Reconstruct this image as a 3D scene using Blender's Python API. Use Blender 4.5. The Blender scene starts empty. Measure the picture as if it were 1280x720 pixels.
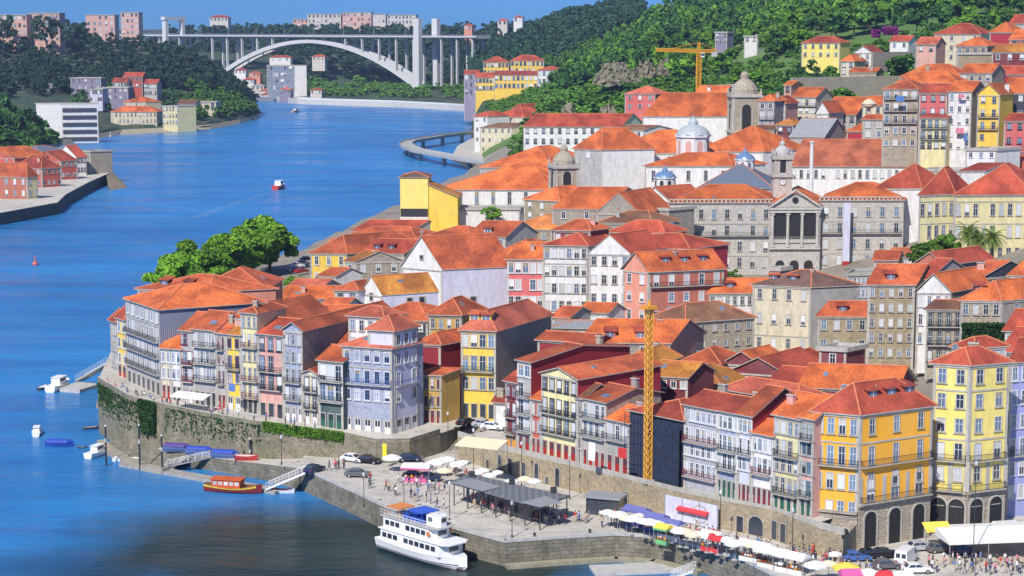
EXPO = 0.26
HAZE = .00007
import bpy, bmesh, math, random
from math import sin, cos, tan, pi, radians, sqrt, atan2, atan
from mathutils import Vector, Matrix
random.seed(11)
S = bpy.context.scene
COL = S.collection
# ------------------------------------------------------------------ camera
F = 2400.0; CH = 80.0
TH = atan(327/2400.0); c_, s_ = cos(TH), sin(TH)
cam = bpy.data.objects.new('camera', bpy.data.cameras.new('camera')); COL.objects.link(cam)
cam.location = (0, 0, CH); cam.rotation_euler = (pi/2-TH, 0, 0)
cam.data.sensor_width = 36; cam.data.lens = F/1280*36; cam.data.clip_end = 30000; cam.data.clip_start = 1
S.camera = cam
def P(u, v, z):                      # point of the plane z seen in that direction
    dx, k = (u-640), (360-v)
    dy = F*c_ + k*s_; dz = -F*s_ + k*c_
    t = (z-CH)/dz
    return Vector((dx*t, dy*t, z))
def zat(v, y):
    k = (360-v)/F
    return CH + y*(k*c_-s_)/(c_+k*s_)
def xat(u, y, z): return (u-640)/F*(y*c_+(CH-z)*s_)
def PY(u, v, y):
    z = zat(v, y); return Vector((xat(u, y, z), y, z))
def uof(p): return 640+F*p[0]/(p[1]*c_+(CH-p[2])*s_)
# ------------------------------------------------------------------ materials
def srgb(c):
    return tuple(((x/12.92) if x <= .04045 else ((x+.055)/1.055)**2.4) for x in c)
MATS = {}
def newmat(name):
    m = bpy.data.materials.new(name); m.use_nodes = True
    nt = m.node_tree; b = nt.nodes['Principled BSDF']
    return m, nt, b
def N(nt, t, **kw):
    n = nt.nodes.new(t)
    for k, v in kw.items():
        if k in n.inputs.keys(): n.inputs[k].default_value = v
        else: setattr(n, k, v)
    return n
def mixc(nt, fac, a, b, mode='MIX'):
    n = nt.nodes.new('ShaderNodeMix'); n.data_type = 'RGBA'; n.blend_type = mode
    L = nt.links
    for sock, val in ((n.inputs[0], fac), (n.inputs[6], a), (n.inputs[7], b)):
        if hasattr(val, 'is_output'): L.new(val, sock)
        elif isinstance(val, (int, float)): sock.default_value = val
        else: sock.default_value = (*val[:3], 1)
    return n.outputs[2]
def ramp(nt, src, p0, p1, c0=(0,0,0), c1=(1,1,1)):
    r = nt.nodes.new('ShaderNodeValToRGB'); nt.links.new(src, r.inputs[0])
    r.color_ramp.elements[0].position = p0; r.color_ramp.elements[1].position = p1
    r.color_ramp.elements[0].color = (*c0, 1); r.color_ramp.elements[1].color = (*c1, 1)
    return r.outputs[0]
def noise(nt, vec, scale, detail=4, rough=.6):
    n = N(nt, 'ShaderNodeTexNoise'); n.inputs['Scale'].default_value = scale
    n.inputs['Detail'].default_value = detail; n.inputs['Roughness'].default_value = rough
    nt.links.new(vec, n.inputs['Vector']); return n.outputs['Fac']
def world_pos(nt): return nt.nodes.new('ShaderNodeNewGeometry').outputs['Position']
def uvo(nt): return nt.nodes.new('ShaderNodeTexCoord').outputs['UV']
def hue_rand(nt, col, amt):
    oi = nt.nodes.new('ShaderNodeObjectInfo')
    mr = nt.nodes.new('ShaderNodeMapRange'); mr.inputs['To Min'].default_value = 1-amt; mr.inputs['To Max'].default_value = 1+amt
    nt.links.new(oi.outputs['Random'], mr.inputs['Value'])
    h = nt.nodes.new('ShaderNodeHueSaturation'); nt.links.new(mr.outputs[0], h.inputs['Value'])
    nt.links.new(col, h.inputs['Color']); return h.outputs[0]
def bump(nt, b, h, strength=.5, dist=.05):
    n = nt.nodes.new('ShaderNodeBump'); n.inputs['Strength'].default_value = strength; n.inputs['Distance'].default_value = dist
    nt.links.new(h, n.inputs['Height']); nt.links.new(n.outputs[0], b.inputs['Normal'])
def plaster(name, col, dirt=.5, dcol=None):
    if name in MATS: return MATS[name]
    m, nt, b = newmat(name); wp = world_pos(nt)
    d = dcol or tuple(x*.45+.03 for x in col)
    mp = N(nt, 'ShaderNodeMapping'); mp.inputs['Scale'].default_value = (1, 1, .35); nt.links.new(wp, mp.inputs[0])
    dirt = min(.85, dirt*1.7); f1 = ramp(nt, noise(nt, mp.outputs[0], .9, 7, .75), .40, .70, (0,0,0), (dirt,)*3)
    f3 = ramp(nt, noise(nt, mp.outputs[0], 3.1, 5, .75), .50, .72, (0,0,0), (dirt*.7,)*3)
    c = mixc(nt, f1, col, d); c = mixc(nt, f3, c, tuple(x*.6+.02 for x in d))
    f2 = ramp(nt, noise(nt, wp, .22, 3), .35, .7)
    c = mixc(nt, f2, c, mixc(nt, .05, c, (1, 1, 1)))
    c = hue_rand(nt, c, .06)
    nt.links.new(c, b.inputs['Base Color']); b.inputs['Roughness'].default_value = .85
    bump(nt, b, noise(nt, wp, 3, 4), .3, .03)
    MATS[name] = m; return m
def masonry(name, col, col2, mortar, bw=.9, bh=.42, stain=.55, dark=None):
    if name in MATS: return MATS[name]
    m, nt, b = newmat(name); uv = uvo(nt); wp = world_pos(nt)
    br = N(nt, 'ShaderNodeTexBrick'); nt.links.new(uv, br.inputs['Vector'])
    br.inputs['Color1'].default_value = (*col, 1); br.inputs['Color2'].default_value = (*col2, 1); br.inputs['Mortar'].default_value = (*mortar, 1)
    br.inputs['Scale'].default_value = 1; br.inputs['Brick Width'].default_value = bw; br.inputs['Row Height'].default_value = bh
    br.inputs['Mortar Size'].default_value = .03; br.inputs['Bias'].default_value = 0
    f = ramp(nt, noise(nt, wp, .35, 7, .72), .4, .75, (0,0,0), (stain,)*3)
    c = mixc(nt, f, br.outputs[0], dark or tuple(x*.35 for x in col))
    f = ramp(nt, noise(nt, wp, 1.7, 4, .7), .35, .7, (.75,)*3, (1.15,)*3)
    c = mixc(nt, 1, c, f, 'MULTIPLY')
    nt.links.new(c, b.inputs['Base Color']); b.inputs['Roughness'].default_value = .9
    bump(nt, b, br.outputs['Fac'], .5, -.04)
    MATS[name] = m; return m
def tile(name, col, col2, lichen=.35):
    if name in MATS: return MATS[name]
    m, nt, b = newmat(name); uv = uvo(nt); wp = world_pos(nt)
    f = ramp(nt, noise(nt, wp, .45, 6, .75), .36, .64)
    c = mixc(nt, f, col, col2)
    f = ramp(nt, noise(nt, wp, 1.6, 6, .8), .46, .68, (0,0,0), (lichen,)*3)
    c = mixc(nt, f, c, (.12, .075, .045))
    wv = N(nt, 'ShaderNodeTexWave'); wv.inputs['Scale'].default_value = 1.05; wv.wave_profile = 'SIN'; wv.inputs['Distortion'].default_value = .6; wv.inputs['Detail Scale'].default_value = 2
    nt.links.new(uv, wv.inputs['Vector'])
    g = ramp(nt, wv.outputs['Fac'], .0, .55, (.70,)*3, (1.06,)*3)
    c = mixc(nt, 1, c, g, 'MULTIPLY')
    br = N(nt, 'ShaderNodeTexBrick'); nt.links.new(uv, br.inputs['Vector']); br.inputs['Scale'].default_value = 1
    br.inputs['Brick Width'].default_value = .3; br.inputs['Row Height'].default_value = .42; br.inputs['Mortar Size'].default_value = .012
    br.inputs['Color1'].default_value = (.80,.80,.80,1); br.inputs['Color2'].default_value = (1.14,1.14,1.14,1); br.inputs['Mortar'].default_value = (.85,.85,.85,1)
    c = mixc(nt, 1, c, br.outputs[0], 'MULTIPLY')
    pt_ = ramp(nt, noise(nt, wp, .16, 3, .5), .40, .60, (.66,.60,.60), (1.12,1.14,1.1)); c = mixc(nt, 1, c, pt_, 'MULTIPLY')
    c = hue_rand(nt, c, .22)
    nt.links.new(c, b.inputs['Base Color']); b.inputs['Roughness'].default_value = .8
    bump(nt, b, wv.outputs['Fac'], .8, .07)
    MATS[name] = m; return m
def corrug(name, col, sc=.8):
    if name in MATS: return MATS[name]
    m, nt, b = newmat(name); uv = uvo(nt); wp = world_pos(nt)
    wv = N(nt, 'ShaderNodeTexWave'); wv.inputs['Scale'].default_value = sc; nt.links.new(uv, wv.inputs['Vector'])
    f = ramp(nt, noise(nt, wp, .5, 5, .7), .4, .75, (0,0,0), (.35,)*3)
    c = mixc(nt, f, col, tuple(x*.6+.02 for x in col))
    c = mixc(nt, 1, c, ramp(nt, wv.outputs['Fac'], 0, 1, (.72,)*3, (1.05,)*3), 'MULTIPLY')
    nt.links.new(c, b.inputs['Base Color']); b.inputs['Roughness'].default_value = .65
    bump(nt, b, wv.outputs['Fac'], .6, .05)
    MATS[name] = m; return m
def plain(name, col, rough=.6, metal=0, var=.1, spec=.5):
    if name in MATS: return MATS[name]
    m, nt, b = newmat(name); wp = world_pos(nt)
    c = mixc(nt, noise(nt, wp, 1.3, 4), tuple(x*(1-var) for x in col), tuple(min(1, x*(1+var)) for x in col))
    nt.links.new(c, b.inputs['Base Color']); b.inputs['Roughness'].default_value = rough; b.inputs['Metallic'].default_value = metal
    b.inputs['Specular IOR Level'].default_value = spec
    MATS[name] = m; return m
def glass(name, col, rough=.12):
    if name in MATS: return MATS[name]
    m, nt, b = newmat(name)
    oi = nt.nodes.new('ShaderNodeObjectInfo')
    c = mixc(nt, oi.outputs['Random'], col, tuple(x*1.7+.01 for x in col))
    nt.links.new(c, b.inputs['Base Color']); b.inputs['Roughness'].default_value = rough
    b.inputs['Specular IOR Level'].default_value = .8
    MATS[name] = m; return m
def foliage(name, dark, light, sc=.35):
    if name in MATS: return MATS[name]
    m, nt, b = newmat(name); wp = world_pos(nt)
    f = ramp(nt, noise(nt, wp, sc, 4, .7), .35, .68)
    c = mixc(nt, f, dark, light)
    g = ramp(nt, noise(nt, wp, sc*8, 2, .7), .3, .7, (.7,)*3, (1.25,)*3)
    c = mixc(nt, 1, c, g, 'MULTIPLY')
    c = hue_rand(nt, c, .28)
    nt.links.new(c, b.inputs['Base Color']); b.inputs['Roughness'].default_value = .75
    b.inputs['Specular IOR Level'].default_value = .2
    b.inputs['Subsurface Weight'].default_value = 0
    MATS[name] = m; return m
# wall colours -------------------------------------------------------------
W = dict(
 white=plaster('white_plaster', (.74,.72,.70), .35), lav=plaster('lavender_plaster_and_shade', (.60,.60,.74), .3),
 cream=plaster('cream_plaster', (.66,.58,.42), .45), grey=plaster('grey_plaster', (.36,.35,.34), .5),
 ltgrey=plaster('light_grey_plaster', (.45,.43,.41), .6), yellow=plaster('yellow_plaster', (.82,.54,.05), .3),
 amber=plaster('amber_plaster', (.85,.40,.012), .18), lemon=plaster('lemon_plaster', (.78,.64,.16), .25),
 ochre=plaster('ochre_plaster', (.55,.33,.05), .4), pale=plaster('pale_yellow_plaster', (.72,.64,.32), .35),
 pink=plaster('pink_plaster', (.68,.36,.30), .35), red=plaster('red_plaster', (.50,.075,.045), .35),
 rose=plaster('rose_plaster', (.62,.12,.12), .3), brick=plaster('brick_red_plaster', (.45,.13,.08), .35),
 maroon=plaster('maroon_plaster', (.17,.018,.028), .3), salmon=plaster('salmon_plaster', (.68,.26,.17), .3),
 dkred=corrug('dark_red_sheeting', (.30,.022,.035)), crimson=corrug('crimson_sheeting', (.44,.03,.05)),
 bluegrey=corrug('blue_grey_sheeting', (.22,.25,.32)), navy=corrug('navy_sheeting', (.03,.036,.075)),
 slatewall=corrug('dark_slate_sheeting', (.05,.055,.08)), blue=plaster('soft_blue_plaster', (.30,.33,.62), .3),
 stone=masonry('granite_masonry', (.50,.43,.33), (.42,.36,.28), (.17,.14,.11)),
 tan=masonry('tan_stone_masonry', (.46,.38,.25), (.36,.29,.19), (.24,.19,.13), .7, .36),
 rubble=masonry('grey_rubble_masonry', (.50,.44,.37), (.42,.37,.31), (.13,.12,.10), .5, .3),
 palace=masonry('pale_granite_ashlar', (.56,.53,.49), (.50,.47,.43), (.30,.27,.22), 1.4, .6, .4),
 azul=masonry('blue_white_wall_tiles', (.42,.45,.56), (.34,.38,.49), (.26,.28,.36), .35, .35, .2),
 azulw=masonry('white_wall_tiles', (.48,.48,.50), (.40,.41,.45), (.30,.30,.34), .35, .35, .25),
 olive=plaster('olive_brown_plaster', (.30,.24,.12), .5), netting=plain('netting_dark', (.02,.025,.04), .8),
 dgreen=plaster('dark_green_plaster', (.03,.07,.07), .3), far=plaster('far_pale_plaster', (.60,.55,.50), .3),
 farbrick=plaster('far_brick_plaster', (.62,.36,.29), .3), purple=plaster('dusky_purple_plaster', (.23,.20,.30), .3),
)
T = dict(
 o=tile('orange_clay_tile', (.60,.125,.038), (.40,.082,.032), .5), b=tile('bright_orange_clay_tile', (.74,.175,.038), (.56,.12,.034), .3),
 r=tile('red_clay_tile', (.50,.08,.04), (.38,.06,.03), .35), p=tile('pinkish_clay_tile', (.64,.16,.09), (.50,.11,.065), .3),
 y=tile('ochre_mossy_tile', (.55,.23,.03), (.42,.15,.03), .35), rw=tile('brown_red_clay_tile', (.46,.13,.06), (.36,.10,.05), .3), w=tile('weathered_brown_tile', (.26,.12,.065), (.18,.085,.05), .4),
 l=tile('light_orange_clay_tile', (.80,.30,.08), (.70,.22,.06), .12), g=corrug('grey_sheet_roof', (.30,.31,.33), .5),
 d=tile('dark_plum_tile', (.15,.085,.07), (.11,.06,.055), .3), sl=corrug('blue_slate_roof', (.13,.16,.22), .5),
)
M = dict(
 ptrim=plaster('palace_trim', (.48,.455,.41), .4),  trim=plaster('granite_trim', (.44,.41,.36), .4), wtrim=plain('white_paint', (.66,.66,.66), .5, 0, .05),
 dtrim=plain('dark_iron', (.03,.032,.038), .5), mtrim=plain('maroon_paint', (.20,.02,.03), .5), gtrim=plain('green_paint', (.02,.10,.07), .5),
 btrim=plain('blue_paint', (.10,.16,.38), .5), ytrim=plain('yellow_paint', (.70,.42,.03), .5),
 rdoor=plain('red_door_paint', (.35,.02,.02), .5), ydoor=plain('orange_door_paint', (.75,.30,.01), .5),
 g1=glass('window_glass_dark', (.022,.028,.04)), g2=glass('window_glass_blue_reflect', (.09,.13,.19)), g3=glass('window_curtained', (.36,.37,.38), .35),  # blue of the mid pane is a reflection put into its colour
 asph=plain('asphalt', (.06,.06,.062), .9, 0, .25), rock=masonry('rough_rock', (.30,.24,.17), (.22,.17,.12), (.12,.10,.07), 3, 1.6, .7),
 wood=plain('brown_wood', (.16,.08,.035), .7, 0, .3), steel=plain('galvanised_steel', (.42,.43,.45), .4, .5), black=plain('black_rubber', (.015,.015,.016), .7),
 conc=plaster('pale_concrete', (.46,.45,.43), .4), copper=plain('brown_metal', (.2,.08,.04), .5),
)
# ------------------------------------------------------------------ mesh builder
class MB:
    def __init__(s): s.v = []; s.f = []; s.m = []
    def face(s, pts, m=0):
        i = len(s.v); s.v += [tuple(p) for p in pts]; s.f.append(tuple(range(i, i+len(pts)))); s.m.append(m)
    def box(s, x0, y0, z0, x1, y1, z1, m=0):
        a = [(x0,y0,z0),(x1,y0,z0),(x1,y1,z0),(x0,y1,z0),(x0,y0,z1),(x1,y0,z1),(x1,y1,z1),(x0,y1,z1)]
        for q in ((3,2,1,0),(4,5,6,7),(0,1,5,4),(1,2,6,5),(2,3,7,6),(3,0,4,7)): s.face([a[i] for i in q], m)
    def obox(s, p, q, w, z0, z1, m=0, off=0):       # wall-like box along p->q (2D), thickness w towards the left
        d = Vector((q[0]-p[0], q[1]-p[1])); d.normalize(); n = Vector((-d.y, d.x))
        a = [(p[0]+n.x*off, p[1]+n.y*off), (q[0]+n.x*off, q[1]+n.y*off), (q[0]+n.x*(off+w), q[1]+n.y*(off+w)), (p[0]+n.x*(off+w), p[1]+n.y*(off+w))]
        s.prism(a, z0, z1, m)
    def prism(s, poly, z0, z1, m=0, mt=None, cap=True):
        n = len(poly); ar = sum(poly[i][0]*poly[(i+1)%n][1]-poly[(i+1)%n][0]*poly[i][1] for i in range(n))
        if ar < 0: poly = poly[::-1]
        for i in range(n):
            a, b = poly[i], poly[(i+1)%n]
            s.face([(a[0],a[1],z0),(b[0],b[1],z0),(b[0],b[1],z1),(a[0],a[1],z1)], m)
        if cap:
            s.face([(p[0],p[1],z1) for p in poly], m if mt is None else mt)
            s.face([(p[0],p[1],z0) for p in reversed(poly)], m)
    def cyl(s, x, y, z0, z1, r0, r1=None, n=8, m=0, cap=True):
        r1 = r0 if r1 is None else r1
        a = [(x+r0*cos(2*pi*i/n), y+r0*sin(2*pi*i/n), z0) for i in range(n)]
        b = [(x+r1*cos(2*pi*i/n), y+r1*sin(2*pi*i/n), z1) for i in range(n)]
        for i in range(n):
            j = (i+1) % n; s.face([a[i], a[j], b[j], b[i]], m)
        if cap: s.face(b, m); s.face(a[::-1], m)
    def lathe(s, x, y, prof, n=12, m=0):            # prof: [(r,z)...]
        for (r0, z0), (r1, z1) in zip(prof, prof[1:]): s.cyl(x, y, z0, z1, max(r0, .001), max(r1, .001), n, m, False)
        s.face([(x+prof[-1][0]*cos(2*pi*i/n), y+prof[-1][0]*sin(2*pi*i/n), prof[-1][1]) for i in range(n)], m)
    def tube(s, p, q, r0, r1=None, n=5, m=0):
        r1 = r0 if r1 is None else r1
        p, q = Vector(p), Vector(q); d = (q-p).normalized(); a = d.cross(Vector((0,0,1)))
        if a.length < .01: a = Vector((1,0,0))
        a.normalize(); b = d.cross(a)
        A = [p+(a*cos(2*pi*i/n)+b*sin(2*pi*i/n))*r0 for i in range(n)]; B = [q+(a*cos(2*pi*i/n)+b*sin(2*pi*i/n))*r1 for i in range(n)]
        for i in range(n):
            j = (i+1) % n; s.face([A[j], A[i], B[i], B[j]], m)
        s.face(A, m); s.face(B[::-1], m)
    def mesh(s, name, mats):
        me = bpy.data.meshes.new(name); me.from_pydata(s.v, [], s.f)
        for m in mats: me.materials.append(m)
        uv = me.uv_layers.new(name='UVMap'); d = [0.0]*(2*len(me.loops))
        me.polygons.foreach_set('material_index', s.m)
        k = 0; Z = Vector((0,0,1))
        for p in me.polygons:
            nrm = p.normal
            ux = Z.cross(nrm)
            if ux.length < .02: ux = Vector((1,0,0)); vy = Vector((0,1,0))
            else: ux.normalize(); vy = nrm.cross(ux)
            for li in p.loop_indices:
                co = me.vertices[me.loops[li].vertex_index].co
                d[2*li] = co.dot(ux); d[2*li+1] = co.dot(vy)
        uv.data.foreach_set('uv', d)
        return me
    def build(s, name, mats, parent=None, loc=None, rz=None):
        if not isinstance(mats, (list, tuple)): mats = [mats]
        return link(name, s.mesh(name, mats), parent, loc, rz)
def link(name, me, parent=None, loc=None, rz=None):
    o = bpy.data.objects.new(name, me); COL.objects.link(o)
    if parent: o.parent = parent
    if loc is not None: o.location = loc
    if rz: o.rotation_euler.z = rz
    return o
def tag(o, label=None, cat=None, group=None, kind=None):
    if label: o['label'] = label
    if cat: o['category'] = cat
    if group: o['group'] = group
    if kind: o['kind'] = kind
    return o
def thing(name, label, cat, loc=(0,0,0), rz=0, group=None):
    o = link(name, None, None, loc, rz); o.empty_display_size = .5
    return tag(o, label, cat, group)
def copy_tree(o, parent=None, loc=None, rz=None, label=None, group=None):
    c = o.copy(); COL.objects.link(c)
    if parent: c.parent = parent
    if loc is not None: c.location = loc
    if rz is not None: c.rotation_euler = (0, 0, rz)
    if label: c['label'] = label
    if group: c['group'] = group
    for ch in KIDS.get(o.name, [x for x in o.children]): copy_tree(ch, c)
    return c
KIDS = {}
# ------------------------------------------------------------------ terrain heights
TY = [280, 338, 352, 368, 400, 500, 600, 700, 850, 1000, 1300, 1600, 2000, 2600]
TU = [100, 350, 500, 600, 700, 850, 1000, 1150, 1300, 1500]
TZ = {
 100: [4, 8, 8, 8, 8, 8, 5, 3, 2, 2, 2, 2, 2, 2],
 350: [4, 8, 8, 9, 10, 8, 6, 4, 3, 2, 2, 2, 2, 2],
 500: [4, 4, 6, 8, 11, 11, 10, 8, 4, 3, 2, 2, 4, 4],
 600: [4, 7, 7, 8.5, 12, 13, 12, 11, 7, 5, 5, 22, 24, 60],
 700: [4, 9, 9, 10, 14, 14, 16, 18, 20, 25, 35, 33, 80, 84],
 850: [4, 10, 11, 12, 13, 9, 11, 26, 32, 40, 62, 98, 104, 100],
 1000:[4, 12, 12, 12, 12, 9, 11, 32, 45, 56, 84, 106, 112, 110],
 1150:[4, 11, 11, 12, 14, 13, 24, 42, 56, 68, 94, 112, 118, 110],
 1300:[4, 12, 14, 18, 23, 24, 32, 46, 62, 78, 102, 118, 122, 112],
 1500:[4, 20, 22, 24, 27, 28, 36, 50, 66, 82, 106, 120, 124, 112]}
SH = [(402,122),(472,150),(530,182),(590,250),(646,370),(719,430),(838,500),(1000,575),(1116,600),(1306,590),(1512,592),(1846,600),(2700,620)]
def interp(xs, ys, x):
    if x <= xs[0]: return ys[0]
    for i in range(len(xs)-1):
        if x <= xs[i+1]: return ys[i]+(ys[i+1]-ys[i])*(x-xs[i])/(xs[i+1]-xs[i])
    return ys[-1]
def usho(y): return interp([a for a, b in SH], [b for a, b in SH], y)
def tz_u(u, y):
    if u <= TU[0]: return interp(TY, TZ[TU[0]], y)
    for i in range(len(TU)-1):
        if u <= TU[i+1]:
            t = (u-TU[i])/(TU[i+1]-TU[i]); return interp(TY, TZ[TU[i]], y)*(1-t)+interp(TY, TZ[TU[i+1]], y)*t
    return interp(TY, TZ[TU[-1]], y)
def tz(x, y): return tz_u(640+F*x/(y*c_+60*s_), y)
# ------------------------------------------------------------------ world, sun
SUN = Vector((-.38, -.82, .88)).normalized()
w = bpy.data.worlds.new('World'); S.world = w; w.use_nodes = True
nt = w.node_tree; bg = nt.nodes['Background']
sky = nt.nodes.new('ShaderNodeTexSky'); sky.sky_type = 'NISHITA'; sky.sun_disc = False
sky.sun_elevation = math.asin(SUN.z); sky.sun_rotation = radians(225); sky.air_density = 1.0; sky.dust_density = .1; sky.ozone_density = 4
tc = nt.nodes.new('ShaderNodeTexCoord'); sp = nt.nodes.new('ShaderNodeSeparateXYZ'); nt.links.new(tc.outputs['Generated'], sp.inputs[0])
tint = ramp(nt, sp.outputs['Z'], .02, .55, (.105, .345, 1.0), (.85, .86, .86))
# faint uneven cloud veil
vn = ramp(nt, noise(nt, tc.outputs['Generated'], 5, 5, .6), .45, .75)
tint = mixc(nt, mixc(nt, .25, (0, 0, 0), vn), tint, (.22, .42, 1.0))
col = mixc(nt, 1.0, sky.outputs[0], tint, 'MULTIPLY')
nt.links.new(col, bg.inputs[0]); bg.inputs[1].default_value = .12
sl = bpy.data.lights.new('sun', 'SUN'); sl.energy = 4.8; sl.angle = radians(.5); sl.color = (1, .95, .87)
so = bpy.data.objects.new('sun', sl); COL.objects.link(so); so.rotation_euler = SUN.to_track_quat('Z', 'Y').to_euler(); so.location = (0, 0, 230)
S.view_settings.view_transform = 'Standard'; S.view_settings.look = 'None'; S.view_settings.gamma = 1; S.view_settings.exposure = EXPO
S.render.engine = 'CYCLES'; S.cycles.max_bounces = 5; S.cycles.volume_bounces = 0
S.cycles.use_denoising = True
# ------------------------------------------------------------------ water
m, nt, b = newmat('river_water'); wp = world_pos(nt)
f = ramp(nt, noise(nt, wp, .006, 4, .6), .35, .65)
c = mixc(nt, f, (.018,.14,.36), (.026,.20,.48))
sx = nt.nodes.new('ShaderNodeSeparateXYZ'); nt.links.new(wp, sx.inputs[0])
# dark green reflection of the shaded quay, painted into the water colour
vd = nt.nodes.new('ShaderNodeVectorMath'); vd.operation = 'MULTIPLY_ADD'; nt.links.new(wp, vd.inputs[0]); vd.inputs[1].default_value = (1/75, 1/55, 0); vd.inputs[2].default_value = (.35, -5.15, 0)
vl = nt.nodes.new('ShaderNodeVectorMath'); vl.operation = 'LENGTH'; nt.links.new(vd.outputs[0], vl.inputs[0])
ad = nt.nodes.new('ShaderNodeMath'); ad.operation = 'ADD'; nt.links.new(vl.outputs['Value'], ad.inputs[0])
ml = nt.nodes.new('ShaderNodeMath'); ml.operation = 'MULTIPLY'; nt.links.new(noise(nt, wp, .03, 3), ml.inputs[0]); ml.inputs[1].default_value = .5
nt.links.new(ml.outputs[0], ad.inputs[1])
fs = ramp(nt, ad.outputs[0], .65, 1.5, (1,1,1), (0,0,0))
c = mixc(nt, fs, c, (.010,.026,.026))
nt.links.new(c, b.inputs['Base Color']); b.inputs['IOR'].default_value = 1.33
mpr = N(nt, 'ShaderNodeMapping'); mpr.inputs['Scale'].default_value = (.3, 1, 1); mpr.inputs['Rotation'].default_value = (0, 0, radians(-20)); nt.links.new(wp, mpr.inputs[0])
nt.links.new(ramp(nt, noise(nt, mpr.outputs[0], .03, 5, .65), .35, .65, (.12,)*3, (.38,)*3), b.inputs['Roughness'])
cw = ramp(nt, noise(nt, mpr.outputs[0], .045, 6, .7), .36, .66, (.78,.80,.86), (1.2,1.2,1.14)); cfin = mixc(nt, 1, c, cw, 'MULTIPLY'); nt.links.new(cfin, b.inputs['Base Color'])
mp = N(nt, 'ShaderNodeMapping'); mp.inputs['Scale'].default_value = (.35, 1, 1); mp.inputs['Rotation'].default_value = (0, 0, radians(-12)); nt.links.new(wp, mp.inputs[0])
h1 = noise(nt, mp.outputs[0], .55, 5, .65); h2 = noise(nt, mp.outputs[0], .07, 4, .6)
hs = nt.nodes.new('ShaderNodeMath'); hs.operation = 'MULTIPLY_ADD'; nt.links.new(h2, hs.inputs[0]); hs.inputs[1].default_value = 5; nt.links.new(h1, hs.inputs[2])
bump(nt, b, hs.outputs[0], .9, .35)
WATER = m
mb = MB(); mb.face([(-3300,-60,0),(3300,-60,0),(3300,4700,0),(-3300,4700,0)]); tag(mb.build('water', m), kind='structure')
mb = MB(); mb.face([(-3300,-60,-6),(3300,-60,-6),(3300,4700,-6),(-3300,4700,-6)]); tag(mb.build('river_bed', plain('mud', (.05,.05,.04), .9)), kind='structure')
# ------------------------------------------------------------------ land
def ground_mat(name, a, bcol, c3, sc=.02):
    m, nt, b = newmat(name); wp = world_pos(nt)
    f = ramp(nt, noise(nt, wp, sc, 6, .7), .4, .62); c = mixc(nt, f, a, bcol)
    f = ramp(nt, noise(nt, wp, sc*4, 5, .7), .52, .68); c = mixc(nt, f, c, c3)
    nt.links.new(c, b.inputs['Base Color']); b.inputs['Roughness'].default_value = .95
    bump(nt, b, noise(nt, wp, .3, 6, .7), .8, 1); return m
GRASSY = ground_mat('hillside_grass', (.07,.16,.025), (.11,.20,.035), (.17,.15,.07))
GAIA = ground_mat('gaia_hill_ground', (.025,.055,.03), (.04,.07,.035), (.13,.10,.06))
PAVE = ground_mat('worn_granite_paving', (.52,.485,.43), (.44,.41,.37), (.33,.31,.275), .06)
def sheet(name, rows, mat, disp=0, sub=3, seed=1):      # rows of equal length: bilinear sub-division with noise
    rnd = random.Random(seed); R = []
    for i in range(len(rows)-1):
        for k in range(sub):
            t = k/sub; R.append([rows[i][j].lerp(rows[i+1][j], t) for j in range(len(rows[0]))])
    R.append(rows[-1]); G = []
    for r in R:
        q = []
        for j in range(len(r)-1):
            for k in range(sub): q.append(r[j].lerp(r[j+1], k/sub))
        q.append(r[-1]); G.append(q)
    if disp:
        for i in range(1, len(G)-1):
            for j in range(len(G[0])): G[i][j] = G[i][j]+Vector((0, rnd.uniform(-1,1)*disp*2, rnd.uniform(-1,1)*disp))
    n = len(G[0]); v = [tuple(p) for r in G for p in r]
    f = [(i*n+j, i*n+j+1, (i+1)*n+j+1, (i+1)*n+j) for i in range(len(G)-1) for j in range(n-1)]
    me = bpy.data.meshes.new(name); me.from_pydata(v, [], f); me.materials.append(mat)
    o = link(name, me); tag(o, kind='structure'); return o
# town terrain
us = [60+i*8 for i in range(0, 190)]
ys = []; y = 338.0
while y < 2700: ys.append(y); y *= 1.022
rows = []
for y in ys:
    r = []
    for u in us:
        z = tz_u(u, y); d = (u-usho(y))/12*(1 if y > 900 else .7)
        z = max(-4, min(z, -4+(z+4)*max(0, min(1, .45+d))))
        if y < 345 and u < 610: z = min(z, 3)
        if y < 400 and u < 440: z = -4
        r.append(Vector((xat(u, y, z), y, z)))
    rows.append(r)
ht = sheet('hillside_terrain', rows, GRASSY, 0, 1)
TOWN = ground_mat('town_ground', (.22,.19,.16), (.30,.26,.21), (.12,.13,.07), .05); ht.data.materials.append(TOWN)
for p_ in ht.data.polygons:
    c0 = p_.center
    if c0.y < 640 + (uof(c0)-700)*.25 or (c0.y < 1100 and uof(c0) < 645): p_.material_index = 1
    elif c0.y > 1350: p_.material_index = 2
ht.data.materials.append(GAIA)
if 0:
  if 0: p_.material_index = 1
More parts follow.
